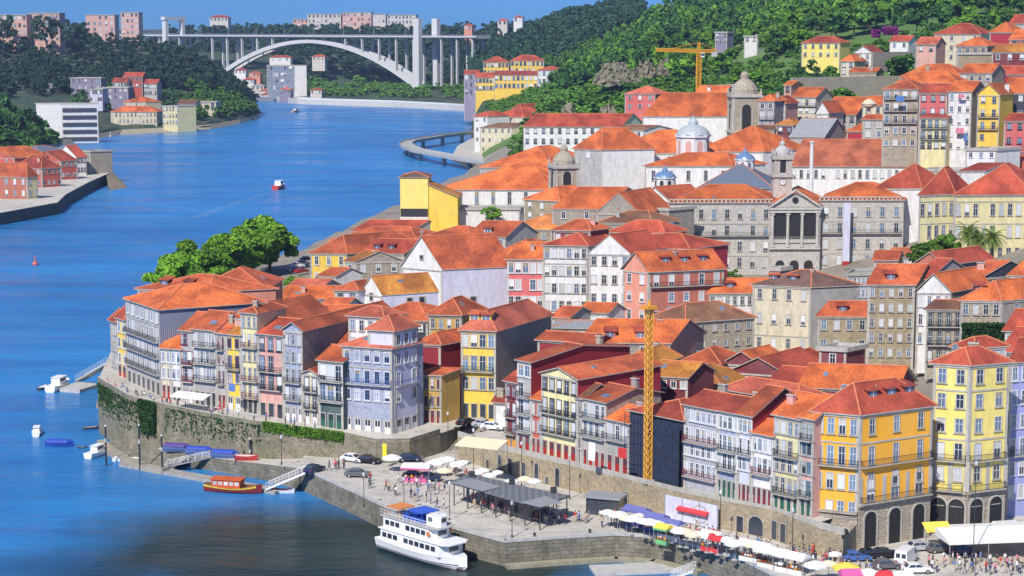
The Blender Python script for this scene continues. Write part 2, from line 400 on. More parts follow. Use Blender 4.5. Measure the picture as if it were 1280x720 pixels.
# Gaia hill on the left bank
GU = [-300, -120, 0, 75, 150, 220, 262, 300, 322]
def row_y(v, Y): return [PY(u, vv, yy) for u, vv, yy in zip(GU, v, Y)]
def row_z(z, Y): return [Vector((xat(u, yy, z), yy, z)) for u, yy in zip(GU, Y)]
Y0 = [1000, 1060, 1130, 1300, 1435, 1470, 1510, 1600, 1680]
R0 = row_z(-3, Y0); R1 = row_z(1.5, [y+8 for y in Y0]); R1b = row_z(4, [y+30 for y in Y0[:-1]]+[1720])
R2 = row_y([150,148,140,128,126,124,123,134,147.5], [1300,1320,1380,1520,1640,1690,1700,1705,1735])
R3 = row_y([105,103,100,98,95,94,97,120,147.5], [1600,1600,1650,1700,1760,1780,1780,1760,1745])
R4 = row_y([48,50,52,53,56,64,90,122,148], [1950,1950,1950,2000,2000,1960,1900,1840,1760])
R5 = row_z(-3, [2500,2500,2500,2400,2300,2200,2100,2000,1800])
GAIA_ROWS = [R0, R1, R1b, R2, R3, R4, R5]
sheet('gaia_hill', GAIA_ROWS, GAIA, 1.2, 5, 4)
mbr = MB()
for i in range(2, 8):
    a_, b_ = R0[i], R0[i+1]
    for k in range(6):
        p_, q_ = a_.lerp(b_, k/6), a_.lerp(b_, (k+1)/6); j_ = 1.5*((k*7+i*3) % 5)/5; mbr.face([(p_.x,p_.y-2-j_,-.5),(q_.x,q_.y-2,-.5),(q_.x*1.004,q_.y+14,3.1),(p_.x*1.004,p_.y+14+j_,3.1)])
tag(mbr.build('rocky_shore', [plaster('shore_rock', (.38,.32,.22), .7)]), kind='structure')
# far bank under the bridge
GU = [180, 260, 310, 345, 372, 420, 490, 560, 620, 700]
YS = [2300, 2260, 2180, 2100, 2022, 1990, 1955, 1900, 1860, 1800]
F0 = row_z(-3, YS); F1 = row_z(1.5, [y+6 for y in YS]); F2 = row_z(4.5, [y+55 for y in YS])
F3 = row_y([100,104,100,98,104,107,107,107,107,106], [2420,2400,2360,2340,2330,2320,2310,2300,2290,2250])
F4 = row_y([70,66,62,66,68,62,60,62,58,52], [2600,2600,2580,2560,2540,2520,2500,2480,2440,2400])
F5 = row_y([44,42,42,42,42,42,42,41,40,36], [2900,2900,2900,2850,2800,2750,2750,2700,2650,2500])
F6 = row_y([40.5]*10, [4200]*10)
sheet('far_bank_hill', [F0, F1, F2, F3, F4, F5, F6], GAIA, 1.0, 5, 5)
# far plateau to the horizon
GU = [-900, 0, 600, 1300, 2200]
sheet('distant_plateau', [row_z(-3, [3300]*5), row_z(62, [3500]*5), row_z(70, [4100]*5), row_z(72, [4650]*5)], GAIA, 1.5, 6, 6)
# ------------------------------------------------------------------ quays
QE = [(372,583),(384,588),(442,614),(482,633),(574,661),(631,676),(700,671),(770,667),(820,670),(880,684),(930,700),(1000,735)]
QP = [P(u, v, 4) for u, v in QE]
poly = [(p.x, p.y) for p in QP]+[(40, 215), (130, 215), (190, 250), (190, 345), (20, 345), (-10, 352), (-30, 345), (-37, 341)]
QW = masonry('quay_wall_blocks', (.27,.24,.19), (.20,.18,.14), (.10,.09,.07), 1.6, .6, .8, (.05,.055,.03))
mb = MB(); mb.prism(poly, -3, 4, 1, 0)
tag(mb.build('quay_pavement', [PAVE, QW]), kind='structure')
SO = [P(u, v, z) for u, v, z in ((196,561,2.3),(235,567,2.4),(270,573,2.5),(330,580,2.9),(374,585.5,3.9))]
mb = MB()
for a, b_ in zip(SO, SO[1:]):
    k_ = Vector((4, 9, 0)); mb.face([a, b_, b_+k_, a+k_], 0); mb.face([(a.x,a.y,-3),(b_.x,b_.y,-3),b_,a], 1)
a = SO[0]; mb.face([(a.x+4,a.y+9,-3),(a.x,a.y,-3),a,a+Vector((4,9,0))], 1)
tag(mb.build('boat_slip', [PAVE, QW]), kind='structure')
# coping stones along the quay edge
mb = MB()
for a, b_ in zip(QP, QP[1:]): mb.obox((a.x, a.y), (b_.x, b_.y), .7, 3.7, 4.14, 0, -.06)
cp = mb.build('quay_coping', [M['conc']]); tag(cp, kind='structure')
# low ledge at the water along the corner block
LD = [P(u, v, 4) for u, v in ((631,676),(700,671),(770,667),(820,670),(880,684))]
mb = MB()
for a, b_ in zip(LD, LD[1:]): mb.obox((a.x, a.y), (b_.x, b_.y), 1.6, -2, .55, 0, -1.6)
tag(mb.build('quay_ledge', [plaster('wet_ledge_stone', (.33,.30,.20), .6)]), kind='structure')
# upper promenade on its mossy wall
PW = [(122,476,10.5),(131,482,10.5),(140,487,10.5),(160,499,10.4),(195,508,10),(250,520,9.5),(320,532,8.8),(385,541,8.2),(432,547,7.8),(470,555,7.4),(512,554,7.4),(550,542,7.6),(575,530,8)]
PP = [P(*a) for a in PW]
MOSS = masonry('mossy_retaining_wall', (.33,.28,.20), (.25,.22,.16), (.15,.13,.10), .9, .45, .9, (.055,.075,.028))
back = [Vector((8, 372, 8.3)), Vector((-30, 380, 9)), Vector((-62, 395, 10)), Vector((-88, 420, 10.5))]
mb = MB(); n = len(PP)
for a, b_ in zip(PP, PP[1:]): mb.face([(a.x,a.y,-2),(b_.x,b_.y,-2),tuple(b_),tuple(a)], 1)
BK = [back[3], back[3], back[3], back[3], back[2], back[2], back[1], back[1], back[1], back[0], back[0], back[0], back[0]]
for i in range(n-1):
    pts = [PP[i], PP[i+1], BK[i+1]]+([BK[i]] if BK[i] != BK[i+1] else [])
    mb.face(pts, 0)
mb.face([(PP[0].x,PP[0].y,-2), tuple(PP[0]), tuple(back[3]), (back[3].x, back[3].y, -2)], 1)
tag(mb.build('promenade', [PAVE, MOSS]), kind='structure')
mb = MB()      # parapet
for a, b_ in zip(PP[:-2], PP[1:-1]):
    d = (b_-a); d.z = 0; d.normalize(); nn = Vector((-d.y, d.x, 0))*.4; up = Vector((0,0,.9))
    q = [a-nn*.1, b_-nn*.1, b_+nn, a+nn]
    for x_, y_ in ((0,1),(2,3)): mb.face([q[x_], q[y_], q[y_]+up, q[x_]+up], 0)
    mb.face([v+up for v in q], 1)
tag(mb.build('parapet_wall', [MOSS, M['conc']]), 'low stone parapet along the upper promenade above the mossy wall', 'parapet')
# foot ledge of the mossy wall at the river
mb = MB(); FL = [P(u, v, 1.1) for u, v in ((121,550),(133,561),(152,572),(176,581),(203,586))]
for a_, b_ in zip(FL, FL[1:]): mb.obox((a_.x,a_.y), (b_.x,b_.y), 1.6, -2, 1.1, 0, 0)
tag(mb.build('shore_ledge', [plaster('dry_shore_stone', (.34,.30,.22), .7)]), kind='structure')
mb = MB(); n_ = len(FL)
for i in range(n_-1): a_, b_ = FL[i], FL[i+1]; d_ = (b_-a_).normalized(); o_ = Vector((-d_.y, d_.x, 0)); mb.face([a_+o_*1.5+Vector((0,0,-1)), b_+o_*1.5+Vector((0,0,-1)), b_+o_*9+Vector((0,0,2.0)), a_+o_*9+Vector((0,0,2.0))])
tag(mb.build('shore_bank', [QW]), kind='structure')
# right terrace with the retaining wall
RW = [(572,546,8.0),(630,563,8.1),(700,579,8.2),(760,593,8.3),(854,616,8.4),(910,627,8.5),(966,637,8.6),(1014,656,8.3),(1054,674,7.4)]
RP = [P(*a) for a in RW]
TW = W['tan']
RPB = [(62, 300), (62, 345), (10, 345), (-4, 345)]
mb = MB()
for a, b_ in zip(RP, RP[1:]): mb.face([(a.x,a.y,3),(b_.x,b_.y,3),tuple(b_),tuple(a)], 1)
e = RP[-1]; mb.face([(e.x,e.y,3),(62,300,3),(62,300,8.6),tuple(e)], 1)
pts = [tuple(p) for p in RP]+[(x, y, 8.4) for x, y in RPB]
bm = MB()
bmf = MB()
for i in range(len(RP)-2):
    a, b_ = RP[i], RP[i+1]; mb.face([a, b_, b_+Vector((14,14,0)), a+Vector((14,14,0))], 0)
RT = mb.build('terrace_retaining_wall', [PAVE, TW]); tag(RT, 'tan stone retaining wall holding up the terrace below the crimson and white tenements', 'retaining wall')
mb = MB()
for a, b_ in zip(RP, RP[1:]): mb.obox((a.x, a.y), (b_.x, b_.y), .35, 8.0, 9.0, 0, .02)
mb.build('parapet', [M['trim']], RT)
# doors and openings in that wall
def on_wall(u, zc):                 # point of the terrace wall in column u
    for a, b_ in zip(RP, RP[1:]):
        ua, ub = uof((a.x,a.y,zc)), uof((b_.x,b_.y,zc))
        if ua <= u <= ub:
            d = (b_-a); d.z = 0
            k0, k1 = 0, 1
            for _ in range(24):
                km = (k0+k1)/2; p = a+d*km
                if uof((p.x,p.y,zc)) < u: k0 = km
                else: k1 = km
            return Vector((a.x+d.x*k0, a.y+d.y*k0, zc)), atan2(d.y, d.x)
for u, hh, ww, arch in ((610,1.4,.8,0),(625,2.4,1,1),(638,2.3,1.1,1),(655,2.2,1,1),(671,2.6,1,1),(697,2.6,1,1),(684,1.2,.6,0),(782,2,1,0),(925,2.4,1.2,0),(945,1.6,2.6,1),(968,2.8,1.2,0),(979,2.8,1.2,0)):
    p, a_ = on_wall(u, 4.2)
    mb = MB(); n = 8
    top = [(ww/2*cos(pi*i/n), hh+(ww/2*sin(pi*i/n) if arch else 0)) for i in range(n+1)] if arch else [(ww/2, hh), (-ww/2, hh)]
    prof = [(-ww/2, 0), (ww/2, 0)]+top
    mb.face([(x_, -.06, z_) for x_, z_ in prof], 0)
    k = len(prof)
    for i in range(k):
        a, b_ = prof[i], prof[(i+1) % k]
        if abs(a[1])+abs(b_[1]) > 0:
            s1 = 1+.28/max(ww, .1); oa, ob = (a[0]*s1, a[1]*1.0+(.14 if a[1] > 0 else 0)), (b_[0]*s1, b_[1]+(.14 if b_[1] > 0 else 0))
            mb.face([(a[0],-.14,a[1]),(b_[0],-.14,b_[1]),(ob[0],-.14,ob[1]),(oa[0],-.14,oa[1])], 1)
            mb.face([(a[0],-.14,a[1]),(a[0],-.06,a[1]),(b_[0],-.06,b_[1]),(b_[0],-.14,b_[1])], 1)
    o = mb.build('archway' if arch and ww > 2 else 'door', [M['g1'], M['trim']], RT, p); o.rotation_euler.z = a_
# Gaia peninsula quay
GP = [(-140,284),(0,266),(72,253),(82,243),(110,228),(135,217),(141,215)]
gp = [P(u, v, 5) for u, v in GP]
mb = MB(); mb.prism([(p.x,p.y) for p in gp]+[(P(118,203,5).x, P(118,203,5).y), (-250, 1150), (-420, 1150), (-420, 830)], -3, 5, 1, 0)
DQ = masonry('dark_quay_blocks', (.17,.15,.12), (.12,.11,.09), (.06,.055,.05), 1.6, .7, .8, (.03,.035,.03))
tag(mb.build('gaia_quay', [PAVE, DQ]), kind='structure')
mb = MB(); t0 = P(133,219,5); t1 = P(141,215,5); w0 = P(136,238,0); w1 = P(160,234.5,0)
mb.face([t0, w0, w1, t1]); mb.face([t1, w1, P(128,207,3)])
tag(mb.build('rocky_point', [M['rock']]), kind='structure')
# far river road embankment (white line under the bridge)
mb = MB(); FQ = [P(u, v, 5) for u, v in ((318,121.5),(345,120.5),(372,124),(420,125.5),(490,127.5),(560,131),(600,134))]
for a, b_ in zip(FQ, FQ[1:]): mb.obox((a.x, a.y), (b_.x, b_.y), 24, -3, 5, 0)
tag(mb.build('far_embankment', [plaster('pale_embankment', (.52,.50,.48), .3)]), kind='structure')
mb = MB()
for a, b_ in zip(FQ[2:], FQ[3:]): mb.obox((a.x, a.y), (b_.x, b_.y), 1.2, 5, 6.6, 0, -.1)
tag(mb.build('embankment_parapet', [M['wtrim']]), 'long pale parapet of the river road below the arch bridge', 'parapet')

VQ = [P(u, v, 4) for u, v in ((588,201),(566,193),(572,182),(592,172),(650,172),(650,201))]
mb = MB(); mb.prism([(p.x, p.y) for p in VQ], -3, 4, 1, 0); tag(mb.build('villa_quay', [PAVE, DQ]), kind='structure')
# ------------------------------------------------------------------ house kit
WM = {}
def win_mesh(w, h, style, arch=False):
    """frame mesh standing proud of the wall (faces -y), and its pane"""
    k = (round(w, 1), round(h, 1), style, arch)
    if k in WM: return WM[k]
    w, h = k[0], k[1]; f = MB(); t = .11; d0, d1 = -.12, .02
    ring = [(-w/2, -h/2), (w/2, -h/2)]+([(w/2*cos(pi*i/6), h/2+w/2*sin(pi*i/6)) for i in range(7)] if arch else [(w/2, h/2), (-w/2, h/2)])
    cx, cz = 0, 0; out = []
    for x, z in ring:
        out.append((x+(t if x > .01 else -t if x < -.01 else 0), z+(t if z > 0 else -t)))
    n = len(ring)
    for i in range(n):
        a, b_, oa, ob = ring[i], ring[(i+1) % n], out[i], out[(i+1) % n]
        f.face([(a[0],d0,a[1]),(oa[0],d0,oa[1]),(ob[0],d0,ob[1]),(b_[0],d0,b_[1])], 0)
        f.face([(oa[0],d0,oa[1]),(oa[0],d1,oa[1]),(ob[0],d1,ob[1]),(ob[0],d0,ob[1])], 0)
        f.face([(a[0],d1,a[1]),(a[0],d0,a[1]),(b_[0],d0,b_[1]),(b_[0],d1,b_[1])], 0)
    f.box(-w/2-.25, -.24, -h/2-.26, w/2+.25, .02, -h/2-.165, 0)
    top = h/2
    f.box(-.03, -.075, -h/2, .03, -.05, top, 1)
    if h > 1.3: f.box(-w/2, -.072, h*.12, w/2, -.052, h*.12+.06, 1)
    for sx in (-1, 1): f.box(sx*w/2-(.07 if sx > 0 else 0), -.078, -h/2, sx*w/2+(.07 if sx < 0 else 0), -.05, top, 1)
    p = MB(); p.face([(x, -.04, z) for x, z in ring], 0)
    mats = {'w': [M['wtrim'], M['wtrim']], 's': [M['trim'], M['wtrim']], 'm': [M['trim'], M['mtrim']], 'g': [M['trim'], M['gtrim']],
            'd': [M['trim'], M['dtrim']], 'r': [M['mtrim'], M['wtrim']], 'b': [M['wtrim'], M['btrim']], 'k': [M['dtrim'], M['wtrim']], 'y': [M['wtrim'], M['ytrim']]}[style]
    WM[k] = (f.mesh('window', mats), [None]*6)
    for i, g in enumerate(('g1', 'g2', 'g3')): WM[k][1][i] = p.mesh('pane', [M[g]])
    for i, (fr, bm_, gg) in enumerate(((.45, M['conc'], 'g1'), (.7, M['wtrim'], 'g1'), (.3, W['olive'], 'g2'))):
        q = MB(); zc = top-fr*h; q.face([(-w/2,-.04,-h/2),(w/2,-.04,-h/2),(w/2,-.04,zc),(-w/2,-.04,zc)], 0); q.face([(-w/2,-.055,zc),(w/2,-.055,zc),(w/2,-.055,top),(-w/2,-.055,top)], 1); WM[k][1][3+i] = q.mesh('pane', [M[gg], bm_])
    return WM[k]
NWIN = [0]
def add_win(par, loc, ang, w, h, style, far=False, pw=(5,2,3), arch=False):
    fm, pm = win_mesh(w, h, style, arch)
    o = link('window', fm, par, loc, ang); NWIN[0] += 1
    i = random.choices((0,1,2), pw)[0]
    if not arch and random.random() < .22: i = random.choice((3,4,5))
    link('pane', pm[i], o)
    return o
BM = {}
def balcony(par, p, q, depth=.75, style='d'):
    L = (Vector(q)-Vector(p)).length; k = (round(L*2)/2, depth, style)
    if k not in BM:
        L0 = k[0]; b_ = MB(); b_.box(0, -depth, -.14, L0, 0.0, 0, 0)
        b_.box(0, -depth, .98, L0, -depth+.06, 1.05, 1); b_.box(0, -depth+.01, .1, L0, -depth+.05, .15, 1)
        n = max(2, int(L0/.22))
        for i in range(n+1):
            x = .03+(L0-.06)*i/n; b_.box(x-.018, -depth+.012, .15, x+.018, -depth+.048, .98, 1)
        for x in (0.02, L0-.06):
            b_.box(x, -depth+.06, .98, x+.05, 0, 1.05, 1)
            for j in range(3): yy = -depth+.2+j*.2; b_.box(x+.01, yy, 0, x+.04, yy+.03, .98, 1)
        BM[k] = b_.mesh('balcony', [M['trim'], {'d': M['dtrim'], 'g': M['gtrim'], 'r': M['mtrim'], 'b': M['btrim'], 'w': M['wtrim'], 'y': M['ytrim']}[style]])
    d = Vector(q)-Vector(p); o = link('balcony', BM[k], par, p, atan2(d.y, d.x)); return o
def roof_mesh(q, roof, rh, ov, mats):
    """q = four eave corners [L, C, R, B] (C nearest corner), all at z=0"""
    L, C, R, B = q; e1 = (L-C); e2 = (R-C); n1 = e1.length; n2 = e2.length; u1, u2 = e1/n1, e2/n2
    L, C, R, B = L+u1*ov-u2*ov, C-u1*ov-u2*ov, R-u1*ov+u2*ov, B+u1*ov+u2*ov
    mb = MB(); th = Vector((0,0,.16)); H = Vector((0,0,rh))
    def fascia(a, b_): mb.face([a-th, b_-th, b_, a], 1)
    if roof == 'hip':
        if n1 >= n2:
            ins = min(n2*.5, n1*.48); A = (L+B)/2-u1*(ins+0)+H; D = (C+R)/2+u1*ins+H
            fs = [[L, C, D, A], [C, R, D], [R, B, A, D], [B, L, A]]; rid = [(A, D), (L, A), (B, A), (C, D), (R, D)]
        else:
            ins = min(n1*.5, n2*.48); A = (L+C)/2+u2*ins+H; D = (B+R)/2-u2*ins+H
            fs = [[L, C, A], [C, R, D, A], [R, B, D], [B, L, A, D]]; rid = [(A, D), (L, A), (C, A), (B, D), (R, D)]
        for f in fs: mb.face(f, 0)
        for a, b_ in ((L,C),(C,R),(R,B),(B,L)): fascia(a, b_)
        mb.face([B-th, R-th, C-th, L-th], 1)
    elif roof == 'pyr':
        A = (L+C+R+B)/4+H
        for a, b_ in ((L,C),(C,R),(R,B),(B,L)): mb.face([a, b_, A]); fascia(a, b_)
        mb.face([B-th, R-th, C-th, L-th], 1); rid = [(L,A),(C,A),(R,A),(B,A)]
    elif roof in ('g1', 'g2'):
        if roof == 'g1': a, b_, c, d = L, C, R, B
        else: a, b_, c, d = C, R, B, L
        A = (a+d)/2+H; D = (b_+c)/2+H
        mb.face([a, b_, D, A]); mb.face([c, d, A, D])
        for p_, r_ in ((a,b_),(c,d)): fascia(p_, r_)
        for x_, y_ in ((b_, D), (D, c), (d, A), (A, a)): mb.face([x_-th, y_-th, y_, x_], 1)
        mb.face([b_-th, a-th, A-th, D-th], 1); mb.face([d-th, c-th, D-th, A-th], 1); rid = [(A, D)]
    elif roof in ('s1', 's2'):      # mono-pitch rising to the back (s1) or towards the left (s2)
        hi = (R, B) if roof == 's1' else (L, B)
        pts = [(p_+H if any(p_ is h for h in hi) else p_) for p_ in (L, C, R, B)]
        mb.face(pts)
        for i in range(4): fascia(pts[i], pts[(i+1) % 4])
        mb.face([p_-th for p_ in reversed(pts)], 1); rid = []
    else:
        rid = []
        for a, b_ in ((L,C),(C,R),(R,B),(B,L)):
            up = Vector((0,0,.7)); mb.face([a-th, b_-th, b_+up, a+up], 1)
        cc = (L+C+R+B)/4
        i4 = [p_+(cc-p_).normalized()*.5 for p_ in (L,C,R,B)]
        up = Vector((0,0,.7)); o4 = [L,C,R,B]
        for i in range(4):
            j = (i+1) % 4; mb.face([o4[i]+up, o4[j]+up, i4[j]+up, i4[i]+up], 1); mb.face([i4[i]+up, i4[j]+up, i4[j]+Vector((0,0,.1)), i4[i]+Vector((0,0,.1))], 1)
        mb.face([p_+Vector((0,0,.1)) for p_ in i4], 0); mb.face([B-th, R-th, C-th, L-th], 1)
    for a, b_ in rid: mb.tube(a+Vector((0,0,.02)), b_+Vector((0,0,.02)), .15, None, 5, 2)
    return mb
RIDGE = plain('ridge_cap_tiles', (.54,.17,.075), .8, 0, .3)
CHM = {}
def chimney_mesh(k):
    if k not in CHM:
        c = MB(); w = .45+.12*(k % 3); h = .9+.35*(k % 2); c.box(-w, -.35, -1.6, w, .35, h, 0); c.box(-w-.12, -.47, h, w+.12, .47, h+.18, 1)
        for j in range(2): c.cyl(-w/2+j*w, 0, h+.18, h+.55, .16, .13, 6, 2)
        CHM[k] = c.mesh('chimney', [[W['white'], W['stone'], W['pink'], W['grey']][k % 4], M['conc'], T['o']])
    return CHM[k]
SKM = {}
def sky_mesh(k):
    if k not in SKM:
        c = MB(); w_, h_ = ((.8, 1.1), (1.3, 1.0), (.6, .9))[k]; c.box(-w_/2-.08, -.08, 0, w_/2+.08, h_+.08, .12, 0); c.face([(-w_/2,0,.14),(w_/2,0,.14),(w_/2,h_,.14),(-w_/2,h_,.14)], 1)
        SKM[k] = c.mesh('skylight', [M['steel'], M['g2']])
    return SKM[k]
DMM = {}
def dormer_mesh(style):
    if style not in DMM:
        c = MB(); c.box(-.95, 0, -.3, .95, 2.6, 1.35, 0)
        c.face([(-1.3,-.35,1.33),(1.3,-.35,1.33),(1.3,3.0,1.75),(-1.3,3.0,1.75)], 1); c.face([(-1.3,-.35,1.2),(1.3,-.35,1.2),(1.3,-.35,1.33),(-1.3,-.35,1.33)], 1)
        c.face([(-1.3,3,1.62),(1.3,3,1.62),(1.3,-.35,1.2),(-1.3,-.35,1.2)], 1)
        for sx in (-1.3, 1.3): c.face([(sx,-.35,1.2),(sx,-.35,1.33),(sx,3,1.75),(sx,3,1.62)], 1)
        c.box(-.7, -.05, .1, .7, .02, 1.15, 2); c.box(-.05, -.09, .1, .05, -.03, 1.15, 3); c.box(-.75, -.09, 0, .75, -.02, .12, 3)
        DMM[style] = c.mesh('dormer', [{'w': W['white'], 'r': W['maroon'], 'y': W['lemon'], 'd': W['slatewall'], 'p': W['rose']}[style], T['r'] if style in 'rp' else T['o'], M['g2'], M['wtrim']])
    return DMM[style]
def house_core(label, C, L, R, ze, zb, roof='hip', rt='o', wall='white', wall2=None, f=(0,0), s=(0,0), fst='w', sst=None, rh=None,
               fh=3.2, wh=1.8, ww=None, ov=.45, balc=(), bst='d', sbalc=(), dorm=0, dst='w', sdorm=0, chim=None, gf=None, sgf=None, band=True, name='house', cat='house',
               group=None, pw=(5,2,3), arch=False, slope=.5, corner=True, top=.65, parts=None):
    t = thing(name, label, cat, (C.x, C.y, zb), 0, group); H = ze-zb
    c = Vector((0,0,0)); l = Vector((L.x-C.x, L.y-C.y, 0)); r = Vector((R.x-C.x, R.y-C.y, 0)); b_ = l+r
    mb = MB(); up = Vector((0,0,H)); dn = Vector((0,0,-3))
    for i, (p_, q_) in enumerate(((l,c),(c,r),(r,b_),(b_,l))):
        mb.face([p_+dn, q_+dn, q_+up, p_+up], 0 if i in (0, 3) else 1)
    mb.face([l+up, c+up, r+up, b_+up], 0)
    n1, n2 = l.length, r.length; u1, u2 = l/n1, r/n2
    if rh is None:
        rh = {'hip': min(n1, n2)*.5*slope, 'pyr': min(n1, n2)*.5*slope, 'g1': n2*.5*slope, 'g2': n1*.5*slope, 's1': n2*.35*slope, 's2': n1*.35*slope}.get(roof, 0)
    Hh = Vector((0,0,rh))
    if roof == 'g1':
        mb.face([c+up, r+up, (c+r)/2+up+Hh*.97], 1); mb.face([b_+up, l+up, (l+b_)/2+up+Hh*.97], 0)
    if roof == 'g2':
        mb.face([l+up, c+up, (c+l)/2+up+Hh*.97], 0); mb.face([r+up, b_+up, (r+b_)/2+up+Hh*.97], 1)
    if roof == 's1':
        mb.face([c+up, r+up, r+up+Hh*.97], 1); mb.face([b_+up, l+up, b_+up+Hh*.97], 0); mb.face([r+up, b_+up, b_+up+Hh*.97, r+up+Hh*.97], 1)
    if roof == 's2':
        mb.face([l+up, c+up, l+up+Hh*.97], 0)
        mb.face([r+up, b_+up, b_+up+Hh*.97], 1); mb.face([b_+up, l+up, l+up+Hh*.97, b_+up+Hh*.97], 0)
    # string courses and corner stones, 6 cm proud
    def bandbox(p_, q_, z0, z1, pr=.07):
        d = (q_-p_).normalized(); n = Vector((d.y, -d.x, 0)); a0 = p_+n*pr; a1 = q_+n*pr
        a0, a1 = Vector((a0.x,a0.y,0)), Vector((a1.x,a1.y,0)); i0, i1 = p_-n*.01, q_-n*.01
        A, B_, C_, D_ = [Vector((v.x, v.y, 0)) for v in (a0, a1, i1, i0)]
        z0v, z1v = Vector((0,0,z0)), Vector((0,0,z1))
        for x_, y_ in ((A,B_),(B_,C_),(D_,A)): mb.face([x_+z0v, y_+z0v, y_+z1v, x_+z1v], 2)
        mb.face([A+z1v, B_+z1v, C_+z1v, D_+z1v], 2); mb.face([D_+z0v, C_+z0v, B_+z0v, A+z0v], 2)
    if band:
        bandbox(l, c, H-.35, H-.03, .16); 
        if s[0]: bandbox(c, r, H-.35, H-.03, .16)
        if corner:
            bandbox(c+u1*.45, c, -3, H-.36); bandbox(l, l-u1*.45, -3, H-.36)
            if s[0]: bandbox(c+u2*.0, c+u2*.45, -3, H-.36); bandbox(r-u2*.45, r, -3, H-.36)
        if isinstance(band, tuple):
            for k in band:
                z = H-top-fh*k+.55
                if z > .5: bandbox(l, c, z-.13, z+.13, .1); (bandbox(c, r, z-.13, z+.13, .1) if s[0] else None)
    mb.build('wall', [W[wall], W[wall2 or wall], M['trim']], t)
    if roof != 'none':
        ro = roof_mesh([l, c, r, b_], roof, rh, ov, None).build('roof', [T[rt] if rt in T else W[rt], M['trim'], RIDGE], t, (0,0,H+.17 if roof != 'flat' else H+.02))
    else: ro = t
    # windows
    def face_wins(p_, q_, cols, floors, style, bal, g, sd=0):
        d = (q_-p_); Ln = d.length; d.normalize(); ang = atan2(d.y, d.x); pitch = Ln/cols
        w_ = ww or min(1.15, pitch*.5); w_ = max(.5, w_)
        for k in range(floors):
            zc = H-top-wh/2-k*fh
            if zc-wh/2 < .25 or (g and zc-wh/2 < 3.0): break
            tall = k in bal
            for i in range(cols):
                if random.random() < .03: continue
                pt = p_+d*(pitch*(i+.5))
                h_ = wh+.5 if tall else wh
                add_win(t, (pt.x, pt.y, zc-(.25 if tall else 0)), ang, w_, h_, style, pw=pw, arch=arch and k == 0)
            if tall:
                a_ = p_+d*.25; e_ = q_-d*.25; z = zc-.25-wh/2-.25-.2
                n = Vector((d.y, -d.x, 0))*.17
                balcony(t, (a_.x+n.x*0, a_.y+n.y*0, z), (e_.x, e_.y, z), .75, bst)
        if g:
            for i in range(cols):
                pt = p_+d*(pitch*(i+.5)); dm = door_mesh(min(1.3, pitch*.6), 2.6, g)
                link('door', dm, t, (pt.x, pt.y, 0.02), ang)
    if f[0]: face_wins(l, c, f[0], f[1], fst, balc, gf)
    if s[0]: face_wins(c, r, s[0], s[1], sst or fst, sbalc, sgf)
    def put_dorm(p_, q_, n):
        d = (q_-p_); Ln = d.length; d.normalize(); nin = Vector((-d.y, d.x, 0))
        for i in range(n):
            pt = p_+d*(Ln*(i+1)/(n+1))+nin*(1.3)
            sl_ = rh/(min(n1, n2)*.5) if roof == 'hip' else rh/((n2 if roof == 'g1' else n1)*.5)
            link('dormer', dormer_mesh(dst), ro, (pt.x, pt.y, sl_*1.5), atan2(d.y, d.x))
    def skylight(p_, q_, sl_):
        d = (q_-p_); Ln = d.length; d.normalize(); nin = Vector((-d.y, d.x, 0)); s_ = random.uniform(.25, .7); tt = random.uniform(1.2, 2.2); pt = p_+d*(Ln*s_)+nin*tt
        o = link('skylight', sky_mesh(random.randrange(3)), ro, (pt.x, pt.y, sl_*(tt+ov)+.02)); o.rotation_euler = (atan(sl_), 0, atan2(d.y, d.x))
    if C.y < 560 and rt not in ('g', 'sl') and roof in ('hip', 'g1', 'g2'):
        if roof in ('hip', 'g1') and n1 > 5 and n2 > 7 and not dorm and random.random() < .5: skylight(l, c, rh/((min(n1, n2) if roof == 'hip' else n2)*.5+ov))
        if roof in ('hip', 'g2') and n2 > 6 and n1 > 6 and not sdorm and random.random() < .5: skylight(c, r, rh/((min(n1, n2) if roof == 'hip' else n1)*.5+ov))
    if not dorm and C.y < 520 and n1 > 7.5 and n2 > 7 and roof in ('hip', 'g1') and rh > 1.8 and name == 'house' and random.random() < .42:
        dorm = 1 if n1 < 11 else 2; dst = random.choice('wrdp')
    if dorm: put_dorm(l, c, dorm)
    if sdorm: put_dorm(c, r, sdorm)
    if chim is None: chim = 1 if random.random() < .28 else 0
    for i in range(chim):
        s0, s1 = random.uniform(.15, .85), random.choice((.25, .5, .75)); pt = l*s0+r*s1
        link('chimney', chimney_mesh(random.randrange(12)), ro, (pt.x, pt.y, rh*.6), atan2(u1.y, u1.x))
    return t, ro, l, r, H
DRM = {}
def door_mesh(w, h, style):
    k = (round(w, 1), round(h, 1), style)
    if k not in DRM:
        w, h = k[0], k[1]; c = MB(); c.box(-w/2, -.05, 0, w/2, .02, h, 0)
        for x0, x1, z0, z1 in ((-w/2-.16, -w/2, 0, h+.16), (w/2, w/2+.16, 0, h+.16), (-w/2, w/2, h, h+.16)): c.box(x0, -.12, z0, x1, .02, z1, 1)
        c.box(-w/2+.12, -.07, h*.55, -.06, -.04, h-.12, 2); c.box(.06, -.07, h*.55, w/2-.12, -.04, h-.12, 2)
        DRM[k] = c.mesh('door', [{'r': M['rdoor'], 'y': M['ydoor'], 'g': M['gtrim'], 'd': M['g1'], 'm': M['mtrim'], 'w': M['wtrim'], 'b': M['btrim']}[style], M['trim'], M['g1']])
    return DRM[k]
def solve(C, dx, dy, u, z):
    k = (u-640)/F; den = dx-k*dy*c_
    return (k*(C.y*c_+(CH-z)*s_)-C.x)/den
ISSUES = []
